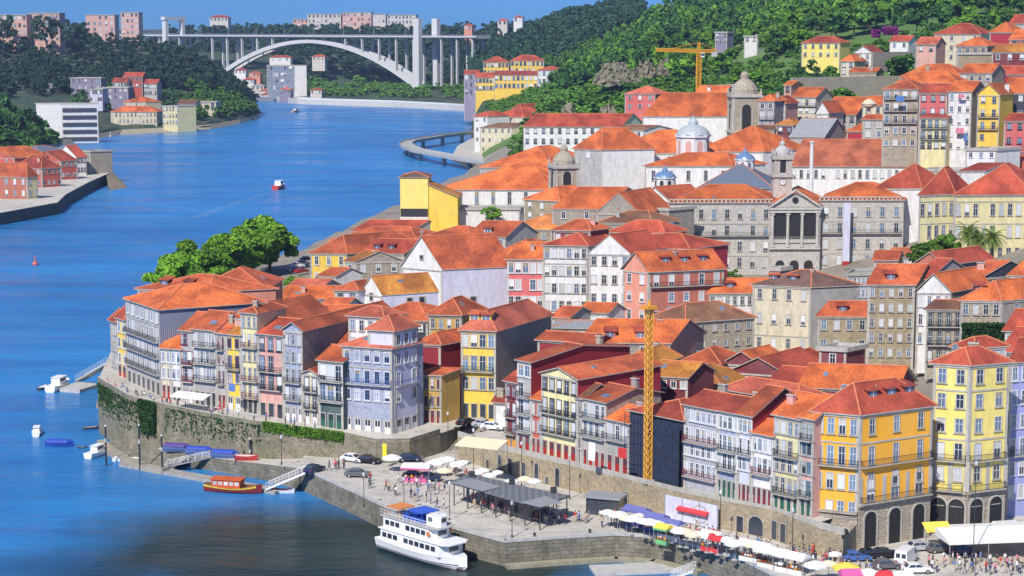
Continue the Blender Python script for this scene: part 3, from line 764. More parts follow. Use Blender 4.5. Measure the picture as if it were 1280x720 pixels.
def H(label, u, Y, ve, ul, ur, a=25, b=None, D=None, Wd=None, zb=None, **kw):
    """nearest corner in column u at distance Y with its eave at row ve; front runs left to ul, side runs back-right to ur"""
    z = zat(ve, Y); C = Vector((xat(u, Y, z), Y, z)); a = radians(a); b = pi/2-a if b is None else radians(b)
    d1 = (-cos(a), sin(a)); d2 = (cos(b), sin(b))
    n1 = Wd or solve(C, d1[0], d1[1], ul, z); n2 = D or solve(C, d2[0], d2[1], ur, z)
    if not (2 < n1 < 90): ISSUES.append((label, 'W', round(n1, 1))); n1 = 10
    if not (2 < n2 < 90): ISSUES.append((label, 'D', round(n2, 1))); n2 = 12
    L = Vector((C.x+d1[0]*n1, C.y+d1[1]*n1)); R = Vector((C.x+d2[0]*n2, C.y+d2[1]*n2))
    if zb is None:
        mid = (L+R)/2; zb = min(tz(C.x, C.y), tz(mid.x, mid.y))-.5
    if z-zb < 3: ISSUES.append((label, 'low', round(z-zb, 1))); zb = z-3.2
    return house_core(label, C, L, R, z, zb, **kw)
def ROW(p0, p1, items, group=None, name='row_house', cat='house', D=12):
    """terrace of houses along the line p0->p1 (left to right as seen)"""
    d = (p1-p0); d2 = Vector((d.x, d.y)); Ln = d2.length; d2.normalize(); back = Vector((-d2.y, d2.x)); out = []
    def at(u, z):
        C = Vector((p0.x, p0.y, z)); return max(-2, min(Ln+6, solve(C, d2.x, d2.y, u, z)))
    for it in items:
        it = dict(it); ul, ur, ve = it.pop('ul'), it.pop('ur'), it.pop('ve'); lab = it.pop('label'); dep = it.pop('D', D); off = it.pop('off', 0)
        zg = p0.z+(p1.z-p0.z)*.5
        s0 = at(ul, zg+8); s1 = at(ur, zg+8); sm = (s0+s1)/2; y = p0.y+d2.y*sm; ze = zat(ve, y+back.y*off); zb = p0.z+(p1.z-p0.z)*sm/Ln
        Lp = Vector((p0.x, p0.y))+d2*s0+back*off; Cp = Vector((p0.x, p0.y))+d2*(s1-.02)+back*off; Rp = Cp+back*dep
        out.append(house_core(lab, Cp, Lp, Rp, ze, zb-.1, name=it.pop('name', name), cat=it.pop('cat', cat), group=group, **it))
    return out
# ------------------------------------------------------------------ promenade row (left)
pa, pb = P(196, 503, 10)+Vector((1.9,3.4,0)), P(430, 545, 7.9)+Vector((1.9,3.4,0))
ROW(pa, pb, [
 dict(label='low cream house with bright orange roof beside the big grey corner block', ul=196, ur=214, ve=436, roof='g1', rt='b', wall='cream', f=(2,4), gf='r', D=9, fh=3.1),
 dict(label='white house with blue-grey windows left of the maroon-framed tenement', ul=214, ur=227, ve=437, roof='g1', rt='b', wall='white', f=(2,4), fst='b', gf='d', D=9, fh=3.1),
 dict(label='narrow tenement with maroon window frames at the left of the promenade row', ul=227, ur=242, ve=414, roof='g1', rt='o', wall='ltgrey', f=(2,5), fst='r', D=11, ww=1.3, balc=(1,2,3), bst='r', fh=3.2, gf='w'),
 dict(label='grey stone tenement with five black balconies and tall shuttered windows', ul=242, ur=271, ve=413, roof='g1', rt='o', wall='grey', f=(4,5), D=11, fst='w', balc=(0,1,2,3), fh=3.2, gf='d', pw=(4,1,5)),
 dict(label='slim tenement with maroon window boxes next to the mustard yellow house', ul=271, ur=283, ve=417, roof='g1', rt='o', wall='ltgrey', f=(2,5), fst='m', D=11, balc=(0,2), fh=3.2, gf='r'),
 dict(label='mustard yellow tenement with a blue flag hung below its windows', ul=283, ur=302, ve=419, roof='g1', rt='y', wall='yellow', f=(2,5), fst='m', D=10, balc=(1,3), fh=3.2, gf='w'),
 dict(label='tall tenement with yellow attic storey and dark red balconies', ul=302, ur=323, ve=392, roof='hip', rt='o', wall='pale', f=(3,7), fst='s', D=9, balc=(1,3,4), bst='r', fh=3.15, gf='d'),
 dict(label='pink tenement with dark purple windows and red tiled roof edge', ul=323, ur=355, ve=419, roof='g1', rt='r', wall='pink', f=(3,5), fst='k', D=12, balc=(1,2,3), fh=3.35, gf='d', wh=2.1, rh=2.2),
 dict(label='blue-grey tiled tenement with long blank stone side wall', ul=355, ur=379, ve=414, roof='g2', rt='o', wall='azul', wall2='rubble', f=(3,6), s=(0,0), fst='s', D=30, balc=(2,3), fh=3.2, gf='w', rh=1.6),
 dict(label='narrow white tenement with a small red gable between grey and dark green houses', ul=379, ur=398, ve=468, roof='g2', rt='r', wall='cream', f=(2,4), fst='k', D=9, balc=(0,1), fh=3.2, gf='w'),
 dict(label='dark green framed tenement with large panes left of the lavender corner house', ul=398, ur=429, ve=452, roof='g1', rt='o', wall='dgreen', f=(3,4), fst='w', D=10, ww=1.5, wh=2.3, balc=(0,1), bst='d', fh=3.7, gf='g', rh=2),
], group='terraced houses along the upper promenade')
# big grey corner block with the blue-grey side wall
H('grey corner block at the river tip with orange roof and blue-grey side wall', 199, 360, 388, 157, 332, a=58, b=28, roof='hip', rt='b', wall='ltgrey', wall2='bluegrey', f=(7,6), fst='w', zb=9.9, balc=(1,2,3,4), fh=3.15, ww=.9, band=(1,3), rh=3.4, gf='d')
H('slim yellow house squeezed at the promenade tip behind the grey block', 157, 377, 401, 146, 176, a=55, b=28, roof='hip', rt='r', wall='yellow', f=(2,7), fst='w', zb=10, fh=3.15, rh=2.6, gf='r')
H('narrow white house at the very end of the promenade', 146, 383, 404, 138, 165, a=58, b=28, roof='hip', rt='r', wall='ltgrey', f=(3,6), fst='s', zb=10.2, fh=3.3, rh=2.4)
H('broad orange-roofed house under the riverside trees', 262, 392, 366, 172, 345, a=18, b=22, roof='hip', rt='o', wall='salmon', zb=10, rh=3, D=14)
H('wide salmon house with flat-hipped orange roof behind the grey block', 332, 405, 362, 248, 345, a=6, roof='hip', rt='o', wall='brick', zb=10, rh=3.6, D=16)
# lavender corner house: low wing, tower wing
H('lavender tiled corner house with blue balconies facing the promenade', 490, 337, 437, 428, 507, a=22, b=55, roof='hip', rt='p', wall='azul', f=(5,5), s=(0,0), fst='b', zb=7.4, balc=(1,), bst='b', fh=3.5, band=(0,1), rh=2, D=9, gf='w')
H('taller pale lavender house with pink-orange roof joined to the tiled corner house', 492.5, 337.5, 415, 448, 522, a=22, b=55, roof='hip', rt='p', wall='lav', f=(0,0), s=(3,6), fst='w', zb=7.4, sbalc=(2,), bst='b', fh=3.4, rh=2.4, Wd=5.2, sgf='w', band=(1,))
H('small white attic house with red roof above the tiled corner house', 480, 343, 398, 424, 492, a=22, b=55, roof='hip', rt='p', wall='white', f=(4,2), fst='s', zb=12, rh=1.6, D=6, Wd=7.2)
# around the little street
H('dark crimson house with a small orange lean-to above the side street', 551, 352, 432, 521, 560, a=12, b=50, roof='hip', rt='o', wall='dkred', zb=8, rh=2, D=11)
H('narrow ochre house with brown doors beside the lavender house', 552, 346, 470, 521, 560, a=12, b=50, roof='s1', rt='o', wall='ochre', f=(4,3), fst='m', zb=7.5, gf='m', D=5, rh=.7)
H('mustard house with balconies at the head of the side street', 577, 372, 395, 536, 592, a=8, b=60, roof='hip', rt='o', wall='ochre', f=(4,5), s=(1,4), fst='s', zb=9, fh=3.4, rh=3, balc=(1,3), D=9)
H('bright yellow house with green balcony and a long grey stone side wall', 620, 350, 415, 576, 689, a=14, b=62, roof='hip', rt='p', wall='yellow', wall2='rubble', f=(4,5), fst='s', zb=7.8, fh=4.0, wh=2.2, balc=(1,), bst='g', dorm=2, dst='y', rh=3.4, gf='d', ww=1.25)
H('small orange roof lean-to with white wall beside the yellow house', 634, 338, 505, 617, 640, a=30, roof='g1', rt='r', wall='white', zb=8, D=5, rh=1.5)
# right terrace row
ra, rb = P(632, 561.5, 8.3)+Vector((1.2,1.2,0)), P(1014, 650, 8.6)+Vector((1.2,1.2,0))
rr = dict(fh=2.9, wh=1.8)
ROW(ra, rb, [
 dict(label='low dark blue and pink framed tenement at the left end of the terrace', ul=632, ur=647, ve=478, roof='g1', rt='r', wall='maroon', f=(2,4), fst='r', D=7, balc=(1,2), gf='y', **rr),
 dict(label='tall narrow white glazed tenement with high maroon side wall', ul=647, ur=664, ve=452, roof='g1', rt='o', wall='ltgrey', wall2='dkred', f=(2,5), fst='w', D=24, balc=(1,2,3), gf='r', fh=3, ww=1.4, rh=1.6),
 dict(label='low tenement with a scrap of orange roof beside the maroon wall', ul=664, ur=677, ve=500, roof='g1', rt='b', wall='red', f=(2,2), fst='s', D=6, gf='r', **rr),
 dict(label='grey and yellow tenement with crimson side wall and orange roof', ul=677, ur=722, ve=471, roof='g2', rt='o', wall='pale', wall2='crimson', f=(5,4), fst='k', D=20, balc=(1,2,3), gf='r', fh=3.3, rh=1.5, ww=1.0),
 dict(label='thin dark infill standing in for the shadowed gap between two tenements', ul=722, ur=728, ve=499, roof='g1', rt='w', wall='navy', f=(1,4), fst='d', D=8, **rr),  # dark block painted for the shade in the gap between the houses
 dict(label='white balconied tenement with stone side wall and orange roof', ul=728, ur=758, ve=501, roof='g1', rt='o', wall='ltgrey', wall2='stone', f=(4,4), s=(0,0), fst='w', D=13, balc=(0,1,2), gf='r', fh=3.0, ww=.95, rh=1.6),
 dict(label='grey tenement with laundry under a bright orange roof left of the scaffolding', ul=758, ur=787, ve=527, roof='g1', rt='b', wall='grey', f=(3,3), fst='w', D=10, balc=(0,1), gf='r', fh=3.1, rh=1.7, pw=(3,4,3)),
 dict(label='house wrapped in dark blue scaffold netting', ul=787, ur=855, ve=520, roof='hip', rt='r', wall='navy', wall2='navy', f=(0,0), D=12, rh=1.8, band=False, corner=False),
 dict(label='white tiled tenement with small windows and pink ledges right of the netting', ul=855, ur=897, ve=510, roof='g1', rt='r', wall='azulw', f=(6,6), fst='w', D=10, balc=(1,3), bst='r', fh=2.75, wh=1.5, ww=.7, rh=1.6),
 dict(label='blue-white tiled tenement with grey balconies and green doors', ul=897, ur=922, ve=516, roof='g1', rt='r', wall='azul', f=(4,5), fst='w', D=10, balc=(1,2,3), gf='g', fh=2.9, ww=.8, rh=1.6),
 dict(label='lavender tenement under a maroon attic with orange roof', ul=922, ur=940, ve=520, roof='g1', rt='o', wall='lav', wall2='dkred', f=(3,5), fst='w', D=14, balc=(1,3), fh=2.9, ww=.8, gf='m'),
 dict(label='pinkish white tenement with maroon balconies and low orange roof', ul=940, ur=967, ve=544, roof='g1', rt='b', wall='white', f=(4,4), fst='w', D=7, balc=(1,2), bst='r', gf='m', fh=2.9, ww=.85, rh=1.6),
 dict(label='yellow and grey tenement with stone frames left of the green window bay', ul=967, ur=1000, ve=522, roof='g1', rt='b', wall='pale', f=(4,6), fst='s', D=11, balc=(1,3), gf='g', fh=2.85, ww=.85),
 dict(label='slim pink tenement with dark green window bay beside the amber house', ul=1000, ur=1017, ve=524, roof='g1', rt='b', wall='pink', f=(2,6), fst='g', D=11, balc=(0,3), gf='g', fh=2.85, ww=1.1),
], group='tenements on the terrace above the retaining wall')
# penthouses and roofs behind the terrace row
H('crimson attic house with long pink-orange roof above the white tiled tenements', 1000, 306, 503, 872, 1018, a=44, b=40, roof='hip', rt='p', wall='dkred', f=(14,1), fst='w', zb=14, rh=2, D=7, Wd=16, wh=1.2)
H('maroon attic under a wide orange roof left of the amber house', 968, 301, 518, 920, 1000, a=44, b=46, roof='g1', rt='o', wall='dkred', zb=14, D=8, Wd=6, rh=1.3)
H('brown house with mossy ochre roof behind the scaffold netting', 905, 338, 488, 818, 975, a=18, b=55, roof='hip', rt='y', wall='grey', f=(8,1), zb=14, rh=3.2, D=14, wh=1.2)
H('orange-roofed house with maroon dormer above the mossy ochre roof', 900, 352, 456, 852, 945, a=20, b=55, roof='hip', rt='o', wall='maroon', f=(2,1), zb=14, rh=2.4, D=9, wh=1.2)
H('red-orange roofed house with maroon gable wall in the middle of the roofs', 985, 344, 470, 912, 1045, a=22, b=50, roof='g2', rt='r', wall='maroon', f=(2,1), zb=15, rh=3, D=14, dorm=1, dst='r')
H('ochre-roofed low house behind the crane mast', 808, 338, 459, 776, 850, a=20, b=55, roof='hip', rt='y', wall='maroon', zb=14, rh=2.4, D=12)
H('orange strip-roofed house below the stone wall left of the crane', 795, 330, 488, 735, 852, a=28, b=50, roof='g1', rt='o', wall='stone', zb=13, rh=2, D=8)
H('maroon box attic with flat grey top between the stone houses', 1058, 352, 439, 1024, 1080, a=18, b=45, roof='flat', rt='g', wall='maroon', f=(1,1), zb=16, D=6)
H('wide bright orange roof behind the amber house', 1120, 322, 489, 1000, 1160, a=10, b=60, roof='g1', rt='b', wall='maroon', zb=16, rh=3.4, D=10)
H('long red-orange roof left of the maroon box attic', 1040, 335, 486, 960, 1100, a=24, b=42, roof='g1', rt='r', wall='dkred', zb=16, rh=2.6, D=9)
H('red roofed house with pink side wall above the crimson attic', 965, 318, 506, 900, 1010, a=30, b=50, roof='hip', rt='r', wall='pink', zb=14, rh=2.4, D=9)
# amber house with the arcade
am, amr, al, ar, aH = H('amber yellow corner house with three tall stone arches and red dormered roof', 1075, 274, 520, 1018, 1166, a=24, b=30, roof='hip', rt='r', wall='amber', f=(4,4), s=(3,3), fst='s', zb=4, fh=4.1, wh=2.2, ww=1.0, balc=(1,), sbalc=(1,), band=(1,), sdorm=3, dst='r', rh=4.2, pw=(2,6,2), chim=1)
AMBER = (am, al, ar, aH)
# lemon house on the right edge
lm, lmr, ll, lr, lH = H('lemon yellow corner house with arcade and blue glass attic at the right edge', 1213, 283, 458, 1167, 1262, a=22, b=24, roof='hip', rt='r', wall='lemon', f=(2,6), s=(2,6), fst='s', zb=4, fh=3.75, wh=2.0, ww=1.2, balc=(3,), sbalc=(3,), band=(1,3), rh=2.4, pw=(4,4,2))
LEMON = (lm, ll, lr, lH)
H('small blue-glazed attic storey on the lemon yellow house', 1222, 288, 436, 1192, 1256, a=16, b=20, roof='hip', rt='r', wall='btr' if 'btr' in W else 'blue', f=(4,1), s=(4,1), fst='w', zb=28, rh=1.5, wh=1.1, pw=(1,6,2), D=5, ww=1.1, fh=2)
H('soft blue tenement at the right edge next to the lemon house', 1300, 294, 452, 1263, 1330, a=-18, b=60, roof='g1', rt='r', wall='blue', f=(3,6), fst='w', zb=4.5, fh=3.75, balc=(3,), D=12, wh=2)
# second tier
H('orange-roofed warehouse with rough stone wall behind the crane', 838, 352, 430, 725, 870, a=4, b=60, roof='g1', rt='b', wall='rubble', f=(5,1), zb=14, rh=3.4, D=15, pw=(9,1,0), wh=1.2)
H('long maroon-walled house with narrow orange roof strip behind the terrace', 742, 350, 430, 672, 752, a=22, b=50, roof='g1', rt='o', wall='dkred', zb=14, rh=1.3, D=6)
H('brown-roofed stone house with a painted white gable end', 857, 383, 404, 812, 943, a=42, b=24, roof='hip', rt='w', wall='white', wall2='stone', f=(0,0), s=(6,3), sst='s', zb=14, rh=3.2, wh=1.3, ww=.8)
H('low grey-blue shed roof beside the yellow house stone wall', 770, 384, 412, 690, 790, a=8, roof='hip', rt='g', wall='ltgrey', f=(5,1), zb=14, rh=.9, D=9)
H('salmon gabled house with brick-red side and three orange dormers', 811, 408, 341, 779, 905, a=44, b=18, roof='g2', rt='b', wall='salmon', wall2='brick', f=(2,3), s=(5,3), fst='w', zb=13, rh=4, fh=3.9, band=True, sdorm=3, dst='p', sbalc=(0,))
H('tall white gable-fronted house with four floors of paired windows', 788, 426, 318, 736, 800, a=10, b=50, roof='g2', rt='r', wall='white', f=(4,4), fst='s', zb=13, rh=4.2, D=14, fh=4.2, wh=1.8, ov=.1)
H('cream and white tall house with red glazed attic', 735, 432, 308, 679, 742, a=8, b=50, roof='hip', rt='r', wall='white', f=(6,4), fst='s', zb=13, rh=2.5, D=14, fh=4.0, wh=2.0, band=(1,), ww=1.05)
H('dark red attic pavilion with orange hipped roof on the cream and white house', 738, 437, 289, 692, 745, a=8, b=50, roof='hip', rt='o', wall='maroon', f=(4,1), fst='r', zb=30, rh=2.2, D=7, wh=1.4)
H('rose-red house with glazed upper floor beside the cream and white house', 680, 436, 325, 634, 690, a=4, b=50, roof='g1', rt='b', wall='rose', f=(5,3), fst='w', zb=13, rh=3.4, D=12, fh=3.9, wh=2.3, ww=1.3)
H('wide house with crimson wall and layered red roofs behind the white gable house', 862, 440, 312, 762, 880, a=6, b=45, roof='hip', rt='r', wall='crimson', zb=13, rh=3, D=14)
H('rosy attic with red hipped roof on top of the crimson wall house', 830, 446, 292, 762, 850, a=8, b=45, roof='hip', rt='r', wall='rose', f=(5,1), zb=28, rh=2.6, D=8, wh=1.2)
# white churches
CHURCH = H('white church with a big plain gable and orange side roof', 553, 440, 338, 502, 643, a=33, b=20, roof='g2', rt='o', wall='white', wall2='lav', zb=13, rh=7.4, ov=.25, name='church', cat='church', band=True, chim=0)  # white side wall coloured lavender: its shade is painted in
CHAPEL = H('small white chapel with ochre roof and slender tall windows', 478, 418, 370, 451, 548, a=40, b=26, roof='g2', rt='y', wall='white', wall2='lav', zb=12, rh=4.0, ov=.15, name='chapel', cat='chapel', chim=0)  # lavender on the white chapel's side is painted shade
H('white house with two dark windows left of the small chapel', 448, 420, 364, 418, 462, a=5, b=50, roof='hip', rt='o', wall='lav', f=(2,2), fst='k', zb=11, rh=1.8, D=8, fh=4.5)
# left tier roofs
H('house with dark navy side wall and split orange roof behind the pink tenement', 345, 369, 408, 318, 398, a=24, b=52, roof='s2', rt='o', wall='pink', wall2='navy', zb=11, rh=4, D=16, chim=0)
H('orange-roofed house with a small chimney above the long stone side wall', 428, 383, 402, 340, 470, a=3, b=45, roof='g1', rt='o', wall='rubble', zb=11, rh=2.6, D=12)
H('low orange-tiled house behind the tiled tenement', 392, 372, 428, 348, 420, a=14, b=40, roof='g1', rt='r', wall='pink', zb=11, rh=2.5, D=11)
H('rust roofed house with dark wall behind the lavender house', 535, 374, 402, 452, 560, a=3, b=55, roof='hip', rt='o', wall='slatewall', f=(4,1), zb=10, rh=2.9, D=12, wh=1.2)
H('tan stone house with rust roof between chapel and tiled tenements', 456, 352, 433, 408, 470, a=6, b=45, roof='g1', rt='o', wall='stone', zb=10, rh=2.6, D=11)
H('long low house with orange roof left of the chapel', 428, 432, 374, 346, 448, a=-3, b=60, roof='g1', rt='b', wall='ltgrey', zb=9, rh=2.4, D=9)
H('short white house with pale orange roof near the parked cars', 425, 400, 391, 395, 440, a=2, b=50, roof='g1', rt='o', wall='white', zb=10, rh=2.6, D=8)
H('pale roofed outbuilding near the riverside hedge', 400, 450, 362, 358, 412, a=2, b=50, roof='g1', rt='p', wall='ltgrey', zb=9, rh=2, D=7)
H('yellow house with stone cornice and rust roof facing the river', 434, 520, 318, 388, 492, a=6, b=36, roof='hip', rt='o', wall='yellow', wall2='stone', f=(3,3), s=(0,0), fst='w', zb=8, rh=4.8, D=26, fh=4.5, wh=2.2)
H('stone house with mossy ochre roof beside the yellow riverside house', 444, 480, 328, 431, 502, a=30, b=12, roof='g1', rt='y', wall='stone', wall2='rubble', f=(1,1), s=(3,1), zb=9, rh=2.6)
H('white-walled lean-to below the ochre-roofed stone house', 420, 470, 346, 398, 440, a=4, b=40, roof='g1', rt='o', wall='white', f=(1,1), zb=9, rh=1.8, D=8)
H('long rust-roofed block running behind the ochre roof', 520, 560, 302, 412, 545, a=3, b=45, roof='hip', rt='o', wall='stone', f=(9,1), zb=10, rh=3.6, D=16, wh=1.2)
H('rust and orange roofed house next to the big white gable', 505, 505, 318, 452, 545, a=12, b=40, roof='g1', rt='r', wall='stone', zb=10, rh=3.4, D=12)
H('patchy red roofed shed by the river edge behind the yellow house', 512, 600, 290, 440, 540, a=4, b=45, roof='g1', rt='r', wall='ltgrey', zb=8, rh=3, D=16)
H('orange-roofed house at the foot of the yellow tower block', 590, 530, 300, 520, 612, a=5, b=45, roof='hip', rt='o', wall='grey', f=(7,1), zb=11, rh=3.2, D=14, wh=1.2)
H('orange-roofed house with dark openings behind the white church', 632, 500, 297, 585, 650, a=8, b=50, roof='g1', rt='o', wall='ltgrey', f=(4,1), zb=12, rh=3.6, D=13)
H('pinkish house with yellow gable patch behind the church roof', 588, 515, 313, 560, 612, a=5, b=50, roof='g1', rt='l', wall='pink', zb=12, rh=2, D=9)
H('orange roof house between the church and the rose-red house', 668, 470, 318, 622, 690, a=10, b=55, roof='hip', rt='b', wall='cream', zb=13, rh=3, D=12)
# stepped yellow tower block
YT = H('pale yellow tower block with white base and dark window band', 535, 612, 222, 500, 540, a=3, b=86, roof='hip', rt='d', wall='lemon', zb=8, rh=1.4, D=10, name='tower_block', cat='building', chim=0, band=False)
H('deep yellow windowless block with sloping top joined to the tower block', 572, 606, 247, 536, 578, a=2, b=86, roof='s2', rt='y', wall='yellow', zb=8, rh=4.2, D=12, band=False, chim=0)
H('slim ochre and grey house right of the deep yellow block', 573, 640, 248, 556, 583, a=5, roof='g1', rt='o', wall='ochre', f=(1,3), zb=10, rh=1.5, D=8)
H('long white warehouse with grey pilasters and broad orange roof', 688, 650, 238, 545, 720, a=3, b=50, roof='hip', rt='b', wall='white', f=(7,1), fst='s', wh=4, ww=1.2, zb=12, rh=8, D=34, name='warehouse', cat='warehouse', band=True, chim=0)
H('bare white low building with graffiti under the long warehouse', 650, 612, 262, 565, 660, a=-2, b=60, roof='flat', rt='conc' if 'conc' in T else 'g', wall='white', zb=11, D=10, chim=0)
H('second broad orange warehouse roof behind the white warehouse', 690, 735, 210, 600, 720, a=3, b=50, roof='hip', rt='b', wall='grey', zb=14, rh=7.5, D=34, name='warehouse', cat='warehouse', chim=0)
H('cream stone house with light orange roof below the bell tower', 690, 530, 288, 631, 706, a=12, b=40, roof='hip', rt='l', wall='tan', wall2='stone', f=(3,2), fst='s', zb=12, rh=3.6, D=15)
H('stone house with orange roof beside the bell tower', 700, 585, 252, 655, 770, a=30, b=35, roof='hip', rt='b', wall='tan', wall2='stone', f=(3,2), fst='s', zb=13, rh=4, D=18)
# old stone church in front of the palace
H('grey stone church front with round window and steep orange roofs', 800, 520, 268, 746, 842, a=14, b=60, roof='g2', rt='b', wall='rubble', zb=12, rh=5.6, ov=.15, D=20, name='church', cat='church', chim=0)
H('orange-roofed side nave left of the grey stone church', 748, 532, 262, 690, 770, a=4, b=40, roof='g1', rt='b', wall='rubble', f=(2,1), zb=12, rh=5.5, D=22, chim=0)
H('weathered stone porch house with rust roof below the grey church', 815, 500, 280, 748, 830, a=6, b=40, roof='hip', rt='w', wall='rubble', zb=12, rh=3, D=10)
H('dark stone buttressed apse right of the grey church', 836, 530, 263, 806, 850, a=6, b=40, roof='flat', rt='g', wall='rubble', f=(1,1), wh=4, ww=2, arch=True, zb=12, D=10, chim=0)
H('white house with triangular gable and orange roof left of the palace', 838, 548, 252, 800, 858, a=20, b=40, roof='g2', rt='o', wall='white', f=(1,1), zb=12, rh=4, D=14)
# palace (stock exchange): two wings and the centre
PAL = []
PAL.append(H('left wing of the granite palace with arched windows and orange roof', 966, 543, 254, 836, 980, a=-1, b=75, roof='hip', rt='b', wall='palace', f=(8,4), fst='s', zb=8.5, rh=4.4, D=20, fh=4.6, wh=2.6, ww=1.3, band=(1,3), name='palace_wing', cat='palace', top=1.8, chim=0, arch=False, pw=(6,2,2)))
PAL.append(H('right wing of the granite palace with arched windows beside the white banner', 1130, 545, 251, 1024, 1134, a=-1, b=75, roof='hip', rt='b', wall='palace', f=(6,4), fst='s', zb=8.5, rh=4.4, D=20, fh=4.6, wh=2.6, ww=1.3, band=(1,3), name='palace_wing', cat='palace', top=1.8, chim=0, pw=(3,2,5)))
PAL.append(H('pedimented centre block of the granite palace with three tall openings', 1026, 542.4, 257, 962, 1030, a=-1, b=80, roof='g2', rt='b', wall='palace', zb=8.5, rh=3.6, D=24, name='palace_centre', cat='palace', chim=0, ov=.5))
H('white rendered annex with dark small windows right of the palace', 1152, 552, 236, 1094, 1166, a=-4, b=30, roof='pyr', rt='r', wall='white', f=(0,0), s=(3,0), zb=12, rh=7, name='house', D=12, chim=0)
H('long pale yellow palace with stone bands and red-orange roof', 1290, 500, 244, 1193, 1330, a=-4, b=60, roof='hip', rt='r', wall='pale', f=(9,3), fst='s', zb=16, rh=7.5, D=24, fh=5.8, wh=3, ww=1.2, band=(0,1), top=2.2, name='palace', cat='palace', chim=0)
H('angled wing of the pale yellow palace beside the white annex', 1194, 502, 243, 1149, 1230, a=-22, b=60, roof='hip', rt='r', wall='pale', f=(5,3), fst='s', zb=16, rh=6.8, D=14, fh=5.8, wh=3, ww=1.1, band=(0,1), top=2.2, name='palace_wing', cat='palace', chim=0)
# long convent behind
H('long white convent with weathered red-brown roof', 1190, 640, 209, 988, 1215, a=1, b=60, roof='g1', rt='rw', wall='white', f=(22,1), fst='s', wh=2.6, zb=24, rh=8.5, D=24, top=1, name='convent', cat='convent', chim=0)
H('white stepped house with roof terrace above the yellow palace', 1200, 596, 214, 1143, 1215, a=3, b=40, roof='flat', rt='g', wall='white', f=(3,1), zb=26, D=12, chim=0)
H('white house with two square windows right of the terrace house', 1246, 585, 188, 1207, 1262, a=2, b=40, roof='flat', rt='g', wall='white', f=(3,2), fh=5, wh=1.4, zb=28, D=12, chim=0)
H('white chunk of house with scrap of red roof above the yellow palace', 1232, 560, 214, 1200, 1245, a=-6, b=40, roof='s1', rt='r', wall='white', zb=26, D=9, rh=2, chim=0)
# white basilica with the long orange roof
H('white nave with tall stone windows and long orange roof', 850, 640, 192, 752, 900, a=-1, b=30, roof='hip', rt='b', wall='white', f=(4,1), fst='s', wh=5, ww=1.8, zb=16, rh=7.5, D=22, name='church', cat='church', top=1, chim=0)
H('bare white transept end of the long orange-roofed nave', 753, 632, 188, 718, 815, a=34, b=14, roof='hip', rt='b', wall='ltgrey', wall2='white', f=(1,1), zb=15, rh=7, D=18, name='church', cat='church', chim=0)
H('orange hipped roof wing to the right of the lantern dome', 955, 640, 190, 870, 975, a=0, b=40, roof='hip', rt='b', wall='white', f=(0,0), zb=18, rh=8, D=22, name='church', cat='church', chim=0)
H('low orange-roofed aisle with blue dome niche under the nave', 915, 620, 208, 806, 925, a=-1, b=40, roof='hip', rt='b', wall='white', f=(5,1), fst='s', wh=3, zb=14, rh=4, D=16, name='church', cat='church', top=1.4, chim=0)
H('tall white church with orange gabled roof beside the dark bell tower', 926, 720, 146, 803, 932, a=1, b=40, roof='g1', rt='b', wall='white', f=(1,1), zb=22, rh=8.5, D=22, name='church', cat='church', chim=0, wh=2, ww=1.6)
H('white low convent range with brown timber gable left of the tall church', 805, 700, 163, 766, 815, a=0, b=40, roof='g1', rt='w', wall='white', f=(3,1), zb=22, rh=1.5, D=14, chim=0)
# middle right
H('cream house with dark plum roof and stepped tower', 1014, 398, 360, 941, 1074, a=20, b=18, roof='hip', rt='d', wall='cream', wall2='grey', f=(4,4), s=(0,0), fst='s', zb=12, rh=3.2, fh=5.2, wh=2, ww=.9, band=(2,))
H('slim cream stair tower rising from the cream house', 975, 403, 338, 968, 983, a=8, b=40, roof='flat', rt='g', wall='cream', f=(0,0), zb=14, D=3, Wd=2.2, chim=0, band=False)
H('small white house with orange roof left of the cream house', 942, 412, 367, 886, 955, a=-6, b=50, roof='g1', rt='b', wall='white', f=(6,1), fst='s', zb=13, rh=2.8, D=10, wh=1.6)
H('tan stone house with orange roof beside the tall stone house', 1086, 384, 397, 1022, 1096, a=4, b=50, roof='g1', rt='o', wall='tan', f=(4,3), fst='s', zb=14, rh=2.6, D=10, fh=4)
H('tall tan stone house with small uneven windows', 1144, 376, 357, 1085, 1156, a=3, b=60, roof='g1', rt='o', wall='tan', f=(5,7), fst='s', zb=14, rh=3.4, D=13, fh=3, wh=1.5, ww=.8)
H('narrow brown house with orange roof beside the tall tan stone house', 1160, 380, 350, 1143, 1215, a=10, b=40, roof='g1', rt='r', wall='stone', wall2='grey', f=(2,5), zb=16, rh=3.6, D=14, fh=3.3)
H('white gabled narrow house wedged among stone houses', 1189, 368, 366, 1146, 1232, a=6, b=45, roof='g2', rt='b', wall='white', wall2='stone', f=(4,5), fst='w', zb=16, rh=3.6, D=14, fh=3.6, wh=2)
H('dark ruin-like house with iron balconies right of the white gabled house', 1203, 362, 388, 1158, 1215, a=4, b=50, roof='g1', rt='w', wall='stone', f=(4,5), fst='k', zb=16, rh=1.4, D=8, balc=(0,1,2), fh=3.6)
H('stone house with orange roof and ivy-covered garden wall at the right', 1252, 360, 377, 1201, 1330, a=5, b=30, roof='hip', rt='b', wall='stone', wall2='rubble', f=(4,3), s=(2,2), fst='s', zb=20, rh=3.6, fh=3.6, D=16)
H('dilapidated grey stone house with arched opening near the right edge', 1226, 384, 348, 1200, 1275, a=5, b=30, roof='g1', rt='o', wall='rubble', wall2='slatewall', f=(1,1), s=(3,1), arch=True, zb=22, rh=3, D=15, wh=2.2)
H('orange roof house at the right edge behind the dilapidated house', 1300, 384, 346, 1262, 1350, a=10, b=30, roof='g1', rt='b', wall='stone', zb=24, rh=4.4, D=14)
